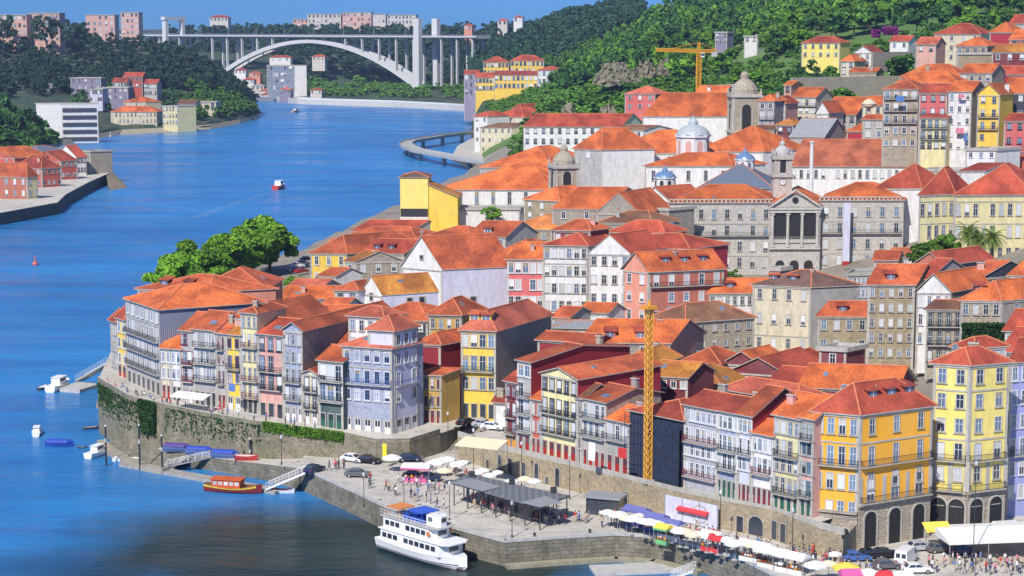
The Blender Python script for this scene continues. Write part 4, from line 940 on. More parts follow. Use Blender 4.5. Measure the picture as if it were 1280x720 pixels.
H('brick-fronted house with steep orange roof below the palm trees', 1182, 394, 332, 1144, 1222, a=16, b=40, roof='g2', rt='r', wall='brick', wall2='rubble', f=(2,2), zb=18, rh=2.6, D=16)
H('red-roofed low house with grey front at the far right', 1300, 340, 415, 1256, 1340, a=4, b=50, roof='g1', rt='r', wall='grey', f=(4,2), zb=20, rh=3.4, D=10)
H('long red roof between the lemon house and the right edge', 1310, 312, 441, 1252, 1345, a=0, b=50, roof='g1', rt='r', wall='stone', zb=20, rh=3.4, D=12)

H('low modern hall with flat white roof and glass front on the street below the palace', 1104, 470, 343, 1060, 1118, a=-14, b=70, roof='flat', rt='g', wall='azulw', f=(8,2), fst='w', zb=12, D=9, fh=3, ww=1.4, pw=(1,8,1), chim=0)
H('small rust-roofed shed wedged left of the scaffolded house', 770, 318, 497, 735, 806, a=30, b=50, roof='g1', rt='w', wall='stone', zb=12, rh=1.6, D=7)
H('low ochre-roofed house with white windows above the strip-roofed house', 860, 330, 473, 812, 880, a=16, b=50, roof='g1', rt='y', wall='maroon', f=(4,1), zb=13, rh=2.2, D=8, wh=1.1)
H('bright orange-roofed house with maroon gable left of the red roofs', 950, 352, 457, 905, 975, a=18, b=50, roof='g2', rt='b', wall='maroon', f=(2,1), zb=13, rh=2.4, D=9, wh=1.1)
H('little red-roofed house with white dormer in front of the tan stone house', 1010, 358, 456, 975, 1030, a=16, b=50, roof='hip', rt='r', wall='white', f=(3,1), zb=12, rh=2.2, D=8, wh=1.1)
H('pinkish low house with patched orange roof above the yellow stone-sided house', 712, 400, 398, 690, 740, a=8, b=50, roof='g1', rt='o', wall='ltgrey', f=(3,1), zb=13, rh=1.9, D=8, wh=1.2)
H('white little house with sloping orange roof before the cream and white house', 760, 405, 392, 724, 780, a=8, b=50, roof='g1', rt='b', wall='white', f=(3,1), zb=13, rh=1.8, D=6, wh=1.2)

H('small rust-roofed house on the street corner right of the granite palace', 1122, 470, 326, 1092, 1140, a=-6, b=70, roof='g1', rt='o', wall='tan', f=(3,1), zb=12, rh=2, D=8)
H('long low grey house with rust roof below the white annex', 1140, 500, 322, 1110, 1160, a=2, b=60, roof='g1', rt='rw', wall='grey', f=(4,1), zb=14, rh=2, D=8)
# ------------------------------------------------------------------ upper town (right) -- small in the picture
R_ = random.Random(3)
UP = [ # label,u,Y,ve,ul,ur,a,roof,rt,wall,f,s,extra
 ('tall grey stone tenement with black balconies high on the slope', 1148, 640, 112, 1104, 1158, 2, 'hip','o','stone',(4,5),dict(balc=(0,1,2),fh=4,zb=36,rh=3)),
 ('coral tenement over a pale yellow lower half high on the slope', 1184, 632, 117, 1149, 1190, 2, 'g1','r','rose',(3,3),dict(fh=4.2,zb=36,rh=3,balc=(1,))),
 ('pale yellow lower house front beneath the coral tenement', 1184, 628, 148, 1150, 1190, 2, 's1','r','pale',(4,3),dict(fh=3.6,zb=34,rh=1,balc=(0,1),D=4)),
 ('white tenement with coloured laundry hanging on its front', 1215, 630, 115, 1185, 1228, 3, 'g1','b','white',(3,5),dict(fh=4,zb=34,rh=3.2,ww=1.1,wall2='grey')),
 ('yellow gabled tenement with framed balconies', 1250, 626, 119, 1222, 1256, 2, 'g2','b','yellow',(2,5),dict(fh=4,zb=34,rh=3.6,balc=(1,2),fst='s')),
 ('dark brown side house squeezed left of the yellow gabled tenement', 1224, 634, 124, 1214, 1230, 2, 'g1','w','maroon',(1,4),dict(fh=4,zb=34,rh=1)),
 ('dark gap house with wide orange roof at the right edge', 1300, 640, 117, 1252, 1320, 2, 'g1','b','slatewall',(3,2),dict(fh=5,zb=36,rh=5,D=16)),
 ('pink house with bright red eaves at the right edge', 1295, 610, 152, 1255, 1310, 2, 'g1','r','rose',(3,3),dict(fh=4.5,zb=34,rh=2.2)),
 ('small red and yellow house at the right edge above the yellow palace', 1290, 596, 190, 1254, 1300, 2, 's1','r','red',(3,1),dict(zb=32,rh=1)),
 ('orange-roofed house with a row of chimneys above the stone tenement', 1200, 690, 97, 1125, 1215, 4, 'hip','b','ltgrey',(0,0),dict(zb=42,rh=4.5,D=14,chim=3)),
 ('wide orange roof below the chimney house', 1196, 668, 104, 1120, 1210, 3, 'hip','b','grey',(3,1),dict(zb=42,rh=3.6,D=12)),
 ('grey house with dark windows under an orange ridge', 1240, 680, 92, 1200, 1252, 3, 'g1','b','stone',(4,2),dict(zb=44,rh=3.2,D=12)),
 ('crimson walled house with orange roof high at the right edge', 1300, 690, 94, 1240, 1320, 4, 'g1','r','crimson',(0,0),dict(zb=44,rh=3,D=14)),
 ('tan walled house with orange roof and open loggia', 1234, 745, 58, 1195, 1248, 4, 'hip','b','tan',(4,1),dict(zb=48,rh=3.4,D=14)),
 ('tan garden retaining house wall below the loggia house', 1252, 735, 68, 1197, 1262, 3, 'flat','g','tan',(0,0),dict(zb=44,D=10,chim=0)),
 ('ochre roofed strip house at the right edge', 1300, 725, 66, 1240, 1320, 2, 'g1','y','maroon',(4,1),dict(zb=46,rh=3,D=12)),
 ('cream villa with wide red roof near the woods', 1226, 820, 43, 1168, 1240, 2, 'hip','r','cream',(4,3),dict(zb=52,rh=4.5,D=16,fh=4)),
 ('maroon cube house with orange roof on the skyline of the old town', 1266, 790, 41, 1237, 1275, 3, 'hip','b','crimson',(0,0),dict(zb=56,rh=4.2,D=14)),
 ('red-roofed house at the top right corner', 1310, 850, 30, 1262, 1330, 3, 'g1','r','ltgrey',(3,1),dict(zb=60,rh=4,D=14)),
 ('orange-roofed house by the top right corner', 1300, 770, 50, 1262, 1320, 3, 'g1','b','brick',(3,1),dict(zb=56,rh=4,D=14)),
 ('pinkish house with red gable left of the cream villa', 1170, 800, 56, 1145, 1178, 6, 'g1','p','pink',(2,1),dict(zb=52,rh=3,D=10)),
 ('yellow villa with red roof alone in the green slope', 1050, 960, 54, 1002, 1054, 4, 'hip','r','lemon',(5,2),dict(zb=60,rh=3.2,D=12,fh=4)),
 ('white gabled villa above the old stone wall', 1090, 880, 66, 1068, 1098, 6, 'g2','r','white',(2,2),dict(zb=52,rh=3,D=12)),
 ('cream villa with orange roof at the end of the old stone wall', 1068, 868, 77, 1051, 1082, 6, 'hip','b','cream',(2,2),dict(zb=50,rh=3,D=12)),
 ('orange scrap of roof in front of the white gabled villa', 1095, 852, 91, 1062, 1100, 3, 'g1','o','stone',(0,0),dict(zb=50,rh=2,D=8)),
 ('red-roofed garden house behind the white gabled villa', 1136, 905, 52, 1112, 1140, 4, 'g1','r','white',(2,1),dict(zb=58,rh=2.6,D=10)),
 ('narrow salmon house with blank wall left of the old wall', 989, 770, 107, 980, 1010, 4, 'g1','b','salmon',(1,3),dict(zb=38,rh=1.6,D=10)),
 ('orange-roofed house with dark gallery and cream ground floor', 1020, 720, 122, 990, 1060, 4, 'g1','b','cream',(4,3),dict(zb=34,rh=3.4,D=14,balc=(0,))),
 ('large orange roof house with white gable in the middle of the slope', 1070, 690, 144, 1030, 1080, 20, 'g1','b','ltgrey',(4,2),dict(zb=34,rh=6,D=18)),
 ('white gable-fronted house with a dark attic window', 1036, 680, 142, 1020, 1050, 10, 'g2','o','white',(2,3),dict(zb=32,rh=4,D=12)),
 ('small house with shingled grey roof below the white gable', 1030, 652, 172, 988, 1045, 6, 'g1','g','ltgrey',(0,0),dict(zb=28,rh=6,D=18)),
 ('maroon block with bright orange hipped roof above the convent', 1084, 660, 165, 1058, 1095, 4, 'hip','b','crimson',(0,0),dict(zb=30,rh=2.6,D=8)),
 ('low orange-roofed wing left of the maroon block', 1064, 664, 178, 1018, 1075, 5, 'hip','r','crimson',(0,0),dict(zb=30,rh=3.4,D=10)),
 ('grey balconied house under a small orange roof by the bell tower', 968, 700, 127, 948, 980, 6, 'hip','b','grey',(2,4),dict(zb=30,rh=2.4,D=10,balc=(1,2))),
 ('red-orange roofed low house right of the bell tower', 982, 706, 130, 966, 996, 6, 'hip','r','pink',(2,2),dict(zb=32,rh=2.6,D=10)),
 ('ochre-roofed hut below the salmon house', 992, 690, 157, 970, 1000, 8, 'hip','y','maroon',(2,1),dict(zb=32,rh=2.2,D=9)),
 ('dark fronted house at the foot of the bell tower', 968, 690, 163, 940, 972, 2, 'g1','w','ltgrey',(3,2),dict(zb=30,rh=1.5,D=10)),
 ('orange-roofed annex behind the lamp column', 1104, 680, 132, 1078, 1110, 4, 'g1','b','cream',(2,3),dict(zb=34,rh=3,D=12)),
 ('white gable annex beside the grey stone tenement', 1106, 655, 150, 1078, 1112, 4, 'g1','o','ltgrey',(2,3),dict(zb=32,rh=1.5,D=8)),
 ('red pavilion house in the trees left of the yellow crane', 819, 900, 118, 781, 824, 12, 'hip','p','rose',(3,3),dict(zb=38,rh=3.4,D=14,fh=4)),
 ('small white house behind the tall church roof', 925, 800, 108, 898, 928, 2, 'flat','g','white',(1,1),dict(zb=38,D=8)),
 ('small orange roof behind the tall church', 905, 790, 120, 868, 912, 2, 'g1','b','cream',(0,0),dict(zb=34,rh=4,D=10)),
 ('white villa with lawn terrace among the hillside trees', 947, 1150, 46, 930, 950, 2, 'flat','g','white',(2,1),dict(zb=64,D=10)),
 ('grey glassy villa among the hillside trees', 909, 1160, 41, 894, 914, 2, 'flat','g','purple',(3,2),dict(zb=64,D=8)),
 ('long cream house with red-orange roof right of the round-roofed villa', 776, 850, 159, 654, 790, 0, 'g1','r','white',(12,2),dict(zb=18,rh=5.5,D=20,fh=4.5,wh=2,a=1)),
]
for it in UP:
    lab,u,Y,ve,ul,ur,a,roof,rt,wall,f,ex = it
    ex = dict(ex); a = ex.pop('a', a); fst = ex.pop('fst', R_.choice('wsk')); D = ex.pop('D', 12)
    H(lab, u, Y, ve, ul, ur, a=a, b=55, D=D, roof=roof, rt=rt, wall=wall, f=f, fst=fst, ww=ex.pop('ww', 1.3), **ex)
# white villa cluster on the circular viaduct headland
H('pale stone villa with square tower and red roofs at the water', 655, 1180, 147, 612, 668, a=8, b=35, roof='hip', rt='r', wall='cream', wall2='stone', f=(5,4), s=(3,3), fst='s', zb=6, rh=6, D=26, fh=5.5, ww=1.4, wh=2.4, name='villa', cat='villa')
H('slim white side tower with red cap on the waterside villa', 610, 1170, 146, 592, 618, a=6, b=35, roof='hip', rt='r', wall='white', f=(2,4), fst='s', zb=5, rh=3, D=16, fh=6, name='villa', cat='villa')
H('front wing of the waterside villa with dark red lean-to roof', 640, 1150, 160, 600, 660, a=5, b=35, roof='s1', rt='w', wall='cream', f=(5,3), fst='s', zb=5, rh=2.5, D=14, fh=5.5, name='villa', cat='villa')
H('white upper pavilion behind the waterside villa', 652, 1240, 136, 640, 690, a=4, b=35, roof='hip', rt='r', wall='white', f=(3,1), fst='s', zb=20, rh=3, D=18, name='villa', cat='villa')
# yellow residential blocks in front of the far woods
YB = dict(fst='s', zb=6, fh=6, wh=3.4, ww=2.2, name='apartment_building', cat='apartment building', chim=0)
H('left front yellow apartment block with red roof by the far river road', 620, 1560, 97, 594, 640, a=3, roof='g1', rt='r', wall='yellow', f=(6,2), D=20, rh=3.5, **YB)
H('grey end house left of the far yellow apartment blocks', 598, 1580, 93, 580, 606, a=3, roof='g1', rt='r', wall='purple', f=(3,3), D=20, rh=3, **YB)
H('right front yellow apartment block below the far woods', 672, 1540, 94, 618, 682, a=2, roof='g1', rt='r', wall='yellow', f=(10,2), D=20, rh=3, **YB)
H('upper left yellow apartment block on the far slope', 636, 1660, 78, 604, 650, a=2, roof='hip', rt='r', wall='yellow', f=(7,2), D=18, rh=4.5, **{**YB, 'zb': 20})
H('upper right yellow apartment block on the far slope', 680, 1650, 76, 638, 690, a=2, roof='hip', rt='r', wall='yellow', f=(8,3), D=18, rh=4.5, **{**YB, 'zb': 20})
H('white house with pink roof right of the far yellow blocks', 705, 1530, 88, 672, 712, a=2, roof='hip', rt='r', wall='white', f=(6,3), D=20, rh=3, **{**YB, 'zb': 12})
# Gaia side
H('red gabled warehouse nearest on the left bank quay', 34, 838, 222, -60, 47, a=12, b=50, roof='hip', rt='o', wall='brick', wall2='pale', f=(9,2), s=(2,2), fst='s', zb=4.8, rh=6, fh=5, wh=2.4, name='warehouse', cat='warehouse')
H('bright red riverside house on the left bank', 52, 900, 211, 18, 76, a=14, b=42, roof='hip', rt='r', wall='red', f=(4,3), s=(4,3), fst='m', zb=4.8, rh=6, fh=5, name='warehouse', cat='warehouse')
H('second red riverside house with grey dormer on the left bank', 76, 945, 202, 40, 96, a=14, b=42, roof='g2', rt='r', wall='red', f=(3,3), s=(4,3), fst='s', zb=4.8, rh=5, fh=5, name='warehouse', cat='warehouse')
H('white and red fronted house at the end of the left bank row', 96, 972, 197, 70, 108, a=16, b=36, roof='g2', rt='r', wall='white', f=(3,3), s=(3,3), fst='r', zb=4.8, rh=6, fh=4.6, name='warehouse', cat='warehouse')
H('ruined tan stone house at the tip of the left bank', 113, 985, 190, 93, 117, a=10, b=36, roof='flat', rt='w', wall='stone', f=(3,3), fst='s', zb=4.8, D=12, fh=4.6, name='ruin', cat='ruin')
H('orange house at the far left edge behind the gabled warehouse', 18, 925, 198, -40, 24, a=8, b=50, roof='g2', rt='b', wall='red', f=(3,2), zb=4.8, rh=5, D=20, name='warehouse', cat='warehouse')
H('grey barrel-roofed shed above the red riverside houses', 48, 1040, 190, 18, 50, a=4, b=50, roof='hip', rt='sl', wall='ltgrey', f=(0,0), zb=6, rh=3, D=18, name='shed', cat='shed')
H('white industrial block with dark striped floors on the left bank', 76, 1330, 130, 45, 122, a=6, b=12, roof='flat', rt='g', wall='white', wall2='white', zb=3, name='office_block', cat='office building', chim=0, band=False)
H('cream riverside villa with orange roof on the left bank', 196, 1485.0, 140, 138, 205, a=0, b=84, roof='hip', rt='b', wall='cream', f=(12,2), fst='s', zb=2, rh=4, D=18, fh=5, wh=2.6, name='house')
H('upper storey house of the cream riverside villa', 182, 1535, 128, 154, 192, a=0, b=40, roof='hip', rt='b', wall='cream', f=(6,1), fst='s', zb=4, rh=4, D=14, name='house')
H('yellow-cream house with dark roof beside the cream villa', 222, 1470, 133, 203, 234, a=-4, b=40, roof='flat', rt='g', wall='pale', f=(5,3), fst='s', zb=3, D=16, fh=5, wh=2.6, name='house')
H('old cream house right of the dark-roofed one on the left bank', 244, 1555.0, 130, 222, 248, a=-6, b=84, roof='g1', rt='w', wall='pale', f=(5,2), fst='s', zb=3, D=14, rh=3, fh=6, name='house')
H('pale ruined boathouse with arched opening on the left bank', 270, 1585.0, 128, 244, 272, a=-8, b=84, roof='flat', rt='w', wall='cream', f=(3,1), fst='s', zb=3, D=14, arch=True, wh=5, ww=2.5, name='house')
for i, (u, Y, ve, ul, ur, wl, lab) in enumerate([
 (88, 1600, 102, 58, 100, 'purple', 'long dusky purple apartment slab on the left bank slope'), (126, 1590, 98, 88, 134, 'purple', 'second dusky purple slab beside the first on the left bank'),
 (128, 1530, 112, 112, 136, 'lav', 'pale lilac cube house right of the purple slabs'), (160, 1570, 110, 128, 168, 'purple', 'low purple-grey house above the cream villa'),
 (158, 1640, 103, 140, 166, 'white', 'small white house with pink front on the left bank slope'), (178, 1650, 96, 154, 186, 'red', 'dark red house on the left bank slope'),
 (196, 1620, 105, 180, 202, 'ltgrey', 'narrow grey house with steep roof on the left bank slope')]):
    H(lab, u, Y, ve, ul, ur, a=3, b=84, roof='g1' if i > 3 else 'flat', rt='r' if i > 3 else 'g', wall=wl, f=(5,2), fst='s', D=14, fh=5.5, wh=2.6, ww=1.8, zb=zat(ve, Y)-14, name='house', chim=0)
# skyline buildings
SK = [
 ('long brown apartment block on the left skyline', 33, 1880, 19, -20, 40, 'farbrick', (9,3)), ('terrace-topped apartment block right of the first on the left skyline', 74, 1890, 17, 36, 80, 'farbrick', (6,4)),
 ('broad red brick tower on the left skyline', 143, 2300, 19, 107, 150, 'farbrick', (5,5)), ('slim red brick tower on the left skyline', 173, 2350, 16, 151, 178, 'farbrick', (4,5)),
 ('low beige house on the skyline behind the left pylon', 285, 2900, 22, 262, 292, 'far', (5,1)), ('stepped pale block above the bridge deck', 395, 2900, 24, 366, 402, 'farbrick', (6,3)),
 ('tall white apartment block above the bridge deck', 426, 2850, 18, 384, 432, 'far', (8,4)), ('dusky rose apartment block right of the white one', 464, 2850, 16, 428, 468, 'farbrick', (8,4)),
 ('cream skyline house right of the dusky rose block', 482, 2820, 18, 466, 486, 'far', (3,2)), ('pale roofed apartment cluster near the right pylons', 520, 2800, 19, 484, 524, 'far', (8,3)),
 ('small white skyline house right of the pylons', 634, 2500, 26, 622, 640, 'far', (2,1)), ('tiny white skyline villa above the woods', 653, 2400, 22, 642, 656, 'white', (2,1)),
 ('tiny orange house right of the bridge end', 590, 2450, 32, 580, 594, 'salmon', (2,1)),
]
for lab, u, Y, ve, ul, ur, wl, f in SK:
    H(lab, u, Y, ve, ul, ur, a=1, b=80, D=14, roof='flat' if f[1] > 1 else 'hip', rt='g' if f[1] > 1 else 'r', wall=wl, f=f, fst='s', fh=7, wh=3.6, ww=2.6, zb=zat(ve, Y)-40, name='apartment_building', cat='apartment building', chim=0, band=False)
# below the bridge, left
H('blue glass office block with white side under the bridge arch', 368, 2080, 82, 334, 383, a=4, b=14, roof='flat', rt='g', wall='bluegrey', wall2='white', f=(10,4), fst='w', fh=7, wh=4, ww=3.5, pw=(1,8,1), zb=5, name='office_block', cat='office building', chim=0)
rs = random.Random(8)
for i, (u, Y, ve, wd, wl, lab) in enumerate([(310,2240,100,14,'white','white cottage stacked highest left of the blue office block'),(322,2200,108,16,'far','beige cottage on the bank left of the blue office block'),(305,2180,112,12,'white','white cottage nearest the wooded point'),
  (330,2150,114,12,'far','low beige cottage just above the river left of the office block'),(336,2130,119,22,'white','long white shed at the water below the office block'),(318,2290,92,14,'salmon','pinkish house behind the white cottages'),
  (350,2330,72,26,'white','white terrace house row above the blue office block'),(398,2330,71,16,'far','pale hillside house right of the white terrace'),(258,1920,82,16,'salmon','pink house in the trees below the left pylon'),
  (395,2050,113,14,'far','beige kiosk house right of the office block'),(356,2040,112,14,'purple','dark boathouse at the foot of the office block'),(300,2330,88,14,'white','white house under the left springing of the arch')]):
    H(lab, u+wd/2, Y, ve, u-wd/2, u+wd/2+3, a=4, b=82, D=12, roof='hip', rt=rs.choice('rgp'), wall=wl, f=(3,1), fst='s', wh=2.4, ww=1.8, rh=2.5, zb=zat(ve, Y)-14, name='house', chim=0, band=False)
# ------------------------------------------------------------------ arch bridge
BR = plaster('bridge_concrete', (.55,.55,.56), .25)
a0 = Vector((xat(258, 2480, 2), 2480, 2)); a1 = Vector((xat(543, 2235, 2), 2235, 2))
bd = (a1-a0); span = bd.length; bu = bd.normalized(); bn = Vector((-bu.y, bu.x, 0))
br = thing('arch_bridge', 'pale concrete arch bridge with thin columns carrying its deck across the river', 'bridge', (a0.x, a0.y, 0))
def bp(s, off=0, z=0): return bu*(s*span)+bn*off+Vector((0,0,z))
def archz(s): return 1+63*(1-(2*s-1)**2)
for off in (-7, 7):
    mb = MB(); n = 40
    for i in range(n):
        s0, s1 = i/n, (i+1)/n; h0, h1 = 6.6-2.6*(1-abs(2*s0-1)), 6.6-2.6*(1-abs(2*s1-1))
        A = [bp(s0, off-3, archz(s0)-h0), bp(s0, off+3, archz(s0)-h0), bp(s0, off+3, archz(s0)), bp(s0, off-3, archz(s0))]
        B = [bp(s1, off-3, archz(s1)-h1), bp(s1, off+3, archz(s1)-h1), bp(s1, off+3, archz(s1)), bp(s1, off-3, archz(s1))]
        for j in range(4): k = (j+1) % 4; mb.face([A[j], A[k], B[k], B[j]])
    mb.build('arch_rib', BR, br)
mb = MB()
for s0, s1 in ((-.52, 1.19),):
    A, B = bp(s0, 0, 0), bp(s1, 0, 0)
    for o0, o1, z0, z1 in ((-13, 13, 67.5, 69.2), (-11, 11, 66.2, 67.5)):
        q = [bp(s0,o0),bp(s1,o0),bp(s1,o1),bp(s0,o1)]; mb.prism([(p.x,p.y) for p in q], z0, z1)
mb.build('deck', BR, br)
mb = MB()
for o in (-12.9, 12.6):
    q = [bp(-.52,o),bp(1.19,o),bp(1.19,o+.3),bp(-.52,o+.3)]; mb.prism([(p.x,p.y) for p in q], 70.2, 70.45)
    for i in range(120): p = bp(-.52+1.71*i/119, o+.15); mb.box(p.x-.15, p.y-.15, 69.2, p.x+.15, p.y+.15, 70.2)
mb.build('railing', M['steel'], br)
def pier(s, z0, w=1.6, offs=(-9, 9), ztop=66.2):
    mb = MB()
    for o in offs:
        p = bp(s, o); q = [p+bu*w*.5+bn*w, p-bu*w*.5+bn*w, p-bu*w*.5-bn*w, p+bu*w*.5-bn*w]; mb.prism([(v.x, v.y) for v in q], z0, ztop)
    mb.build('column', BR, br)
for s in (.06,.13,.2,.27,.34): pier(s, archz(s)-1)
for s in (.66,.73,.8,.87,.94): pier(s, archz(s)-1)
for s in (-.10,-.2,-.3,-.4): pier(s, 10, 1.6)
for s in (1.05,1.11,1.17): pier(s, 12, 1.6)
for s, top in ((.972, 89),):      # tall lift pylons at both springings
    mb = MB()
    for o in (-16, 16):
        p = bp(s, o); q = [p+bu*4+bn*3.2, p-bu*4+bn*3.2, p-bu*4-bn*3.2, p+bu*4-bn*3.2]; mb.prism([(v.x, v.y) for v in q], 0, top)
    mb.build('pylon', BR, br)
mb = MB(); pw_ = a0+bu*(-.15*span)
p = bp(-.16, -14); 
for o in (-14, 14):
    p = bp(-.155, o)
    q = [p+bu*3.5+bn*2.5, p-bu*3.5+bn*2.5, p-bu*3.5-bn*2.5, p+bu*3.5-bn*2.5]; mb.prism([(v.x, v.y) for v in q], 8, 92)
q = [bp(-.155,-18)+bu*3.8, bp(-.155,-18)-bu*3.8, bp(-.155,18)-bu*3.8, bp(-.155,18)+bu*3.8]; mb.prism([(v.x,v.y) for v in q], 88, 92.4)
mb.build('portal_tower', BR, br)
for i in range(9):
    s = -.05+i*.13; p = bp(s, 11.5); mb = MB(); mb.tube(p+Vector((0,0,69)), p+Vector((0,0,79)), .35, .2); mb.tube(p+Vector((0,0,79)), p+Vector((0,0,79.4))-bn*3, .2); mb.build('lamp_post', M['steel'], br)
# ------------------------------------------------------------------ towers and domes
def box_rot(mb, w, d, z0, z1, m=0, r=0, cx=0, cy=0):
    a = [(-w/2,-d/2),(w/2,-d/2),(w/2,d/2),(-w/2,d/2)]; mb.prism([(cx+x*cos(r)-y*sin(r), cy+x*sin(r)+y*cos(r)) for x, y in a], z0, z1, m)
def arch_face(mb, w, h, y, m, cx=0, z0=0, n=8, r=0):
    pts = [(-w/2, 0), (w/2, 0)]+[(w/2*cos(pi*i/n), h-w/2+w/2*sin(pi*i/n)) for i in range(n+1)]
    mb.face([((cx+x)*cos(r)-y*sin(r), (cx+x)*sin(r)+y*cos(r), z0+z) for x, z in pts], m)
def bell_tower(label, u, Y, vtop, w, zb, mat='stone', dome='onion', r=.3, bel=9):
    zt = zat(vtop, Y); x = xat(u, Y, zt); H_ = zt-zb
    t = thing('bell_tower', label, 'bell tower', (x, Y, zb), r); dh = w*.72; bz = H_-dh-bel
    mb = MB(); mb_ = mb; box_rot(mb, w, w, -4, bz); box_rot(mb, w+.9, w+.9, bz, bz+.7, 1); mb.build('shaft', [W[mat], M['trim']], t)
    mb = MB(); box_rot(mb, w-.5, w-.5, bz+.7, H_-dh-.9); box_rot(mb, w+.7, w+.7, H_-dh-.9, H_-dh-.2, 1); box_rot(mb, w+.1, w+.1, H_-dh-.2, H_-dh+.3, 1)
    for sx in (-1, 1):
        for sy in (-1, 1): box_rot(mb, 1.0, 1.0, bz+.7, H_-dh-.9, 1, 0, sx*(w/2-.55), sy*(w/2-.55)); mb.lathe(sx*(w/2-.3), sy*(w/2-.3), [(.35,H_-dh+.3),(.45,H_-dh+.9),(.12,H_-dh+1.6),(.2,H_-dh+2),(.02,H_-dh+2.4)], 6, 1)
    bf = mb.build('belfry', [W[mat], M['trim']], t)
    for k in range(4):
        o_ = MB(); arch_face(o_, w*.3, bel*.66, -(w/2-.25)-.04, 0, 0, 0); link('opening', o_.mesh('opening', [M['black']]), bf, (0, 0, bz+1.3), k*pi/2)
        o_ = MB(); 
        for sx in (-1, 1): o_.box(sx*w*.2-.18, -(w/2-.25)-.22, bz+1.0, sx*w*.2+.18, -(w/2-.25)+.05, bz+1.3+bel*.55)
        link('pilaster', o_.mesh('pilaster', [M['trim']]), bf, (0,0,0), k*pi/2)
    mb = MB(); q = H_-dh+.3; R0 = w*.46
    mb.lathe(0, 0, [(R0,q),(R0*.98,q+dh*.2),(R0*.8,q+dh*.42),(R0*.5,q+dh*.6),(R0*.3,q+dh*.68),(R0*.34,q+dh*.85),(R0*.2,q+dh),(.1,q+dh+.3),(.05,q+dh+1.6)], 12)
    mb.build('dome', [W['stone'] if dome != 'white' else M['conc']], t); return t, bz, H_
bell_tower('weathered stone bell tower with rounded cap among the orange warehouse roofs', 705, 600, 183, 8, 12, 'stone', r=.25, bel=9)
bell_tower('dark granite bell tower beside the tall white church', 931, 712, 91, 11, 22, 'stone', r=.05, bel=14)
ct, bz, Hc = bell_tower('granite clock tower rising behind the palace pediment', 978, 556, 178, 5.4, 26, 'palace', 'white', r=0, bel=6)
for k in range(2):
    mb = MB(); mb.cyl(0, 0, 0, .12, .95, .95, 16, 0); mb.cyl(0, 0, .12, .16, .8, .8, 16, 1); mb.box(-.06,0,.17,.06,.8,.2,2); mb.box(0,-.06,.17,.55,.06,.2,2)
    o = mb.build('clock_face', [M['dtrim'], M['wtrim'], M['black']], ct, (0 if k == 0 else 2.72, -2.72 if k == 0 else 0, bz-1.4)); o.rotation_euler = (pi/2, 0, 0) if k == 0 else (pi/2, 0, pi/2)
# lantern dome on the long nave
def lantern(label, u, Y, vt, vb, rad, drum, domem, winm, n=8, name='lantern_dome'):
    zt, z0 = zat(vt, Y), zat(vb, Y); x = xat(u, Y, z0); t = thing(name, label, 'dome', (x, Y, z0)); H_ = zt-z0
    mb = MB(); mb.cyl(0, 0, -4, H_*.5, rad, rad, n, 0); mb.cyl(0, 0, H_*.5, H_*.56, rad*1.1, rad*1.1, n, 1); mb.build('drum', [drum, M['wtrim']], t)
    for i in range(n):
        an = 2*pi*(i+.5)/n; c = MB(); r_ = rad*cos(pi/n)
        arch_face(c, rad*.36, H_*.36, -.05, 0); c.box(-rad*.26, -.16, -.2, -rad*.2, .02, H_*.32, 1); c.box(rad*.2, -.16, -.2, rad*.26, .02, H_*.32, 1)
        link('window', c.mesh('window', [winm, M['wtrim']]), t, (r_*cos(an), r_*sin(an), H_*.06), an+pi/2)
    mb = MB(); q = H_*.56; h = H_-q
    mb.lathe(0, 0, [(rad*1.06,q),(rad*.95,q+h*.2),(rad*.68,q+h*.42),(rad*.3,q+h*.55),(rad*.28,q+h*.72),(rad*.2,q+h*.84),(.1,q+h),(.05,q+h+1.2)], n*2)
    mb.build('dome', [domem], t); return t
LEAD = plain('weathered_lead', (.36,.40,.42), .55, 0, .15); BLUED = plain('blue_glazed_tile', (.12,.20,.36), .35, 0, .2)
lantern('white octagonal lantern dome with rosy windows on the orange nave roof', 866, 632, 146, 196, 5.4, W['white'], LEAD, W['pink'])
lantern('tiny blue-grey dome set low on the white aisle', 831, 606, 209, 236, 3.4, W['white'], BLUED, M['g1'])
# iron and glass hall roof of the palace with its lantern
gh = H('low palace hall under a blue-grey slate hipped roof', 966, 575, 236, 872, 990, a=-1, b=75, D=22, roof='hip', rt='sl', wall='palace', zb=14, rh=6.4, name='hall', cat='palace', chim=0)
lantern('small blue glazed lantern crowning the slate hall roof', 931, 588, 186, 214, 2.9, W['white'], BLUED, M['g2'])
# pediment front of the palace
pt, pro, pl, pr, pH = PAL[2]
n1 = pl.length; d = (-pl).normalized(); ang = atan2(d.y, d.x)
def pfront(s, out=0, z=0): q = pl+d*(n1*s)+Vector((d.y, -d.x, 0))*out; return (q.x, q.y, z)
for i, s in enumerate((.22, .5, .78)):
    mb = MB(); mb.face([(-1.9,-.05,0),(1.9,-.05,0),(1.9,-.05,8.6),(-1.9,-.05,8.6)], 0); mb.box(-1.9,-.3,0,1.9,-.1,1.0,1)
    for k in range(9): mb.box(-1.8+k*.42,-.25,1.0,-1.72+k*.42,-.2,1.9,1)
    link('loggia_opening', mb.mesh('loggia_opening', [M['black'], M['ptrim']]), pt, pfront(s, .02, pH-10.6), ang)
    mb = MB(); arch_face(mb, 2.6, 5.2, -.06, 0); link('arched_door', mb.mesh('arched_door', [M['black']]), pt, pfront(s, .02, .4), ang)
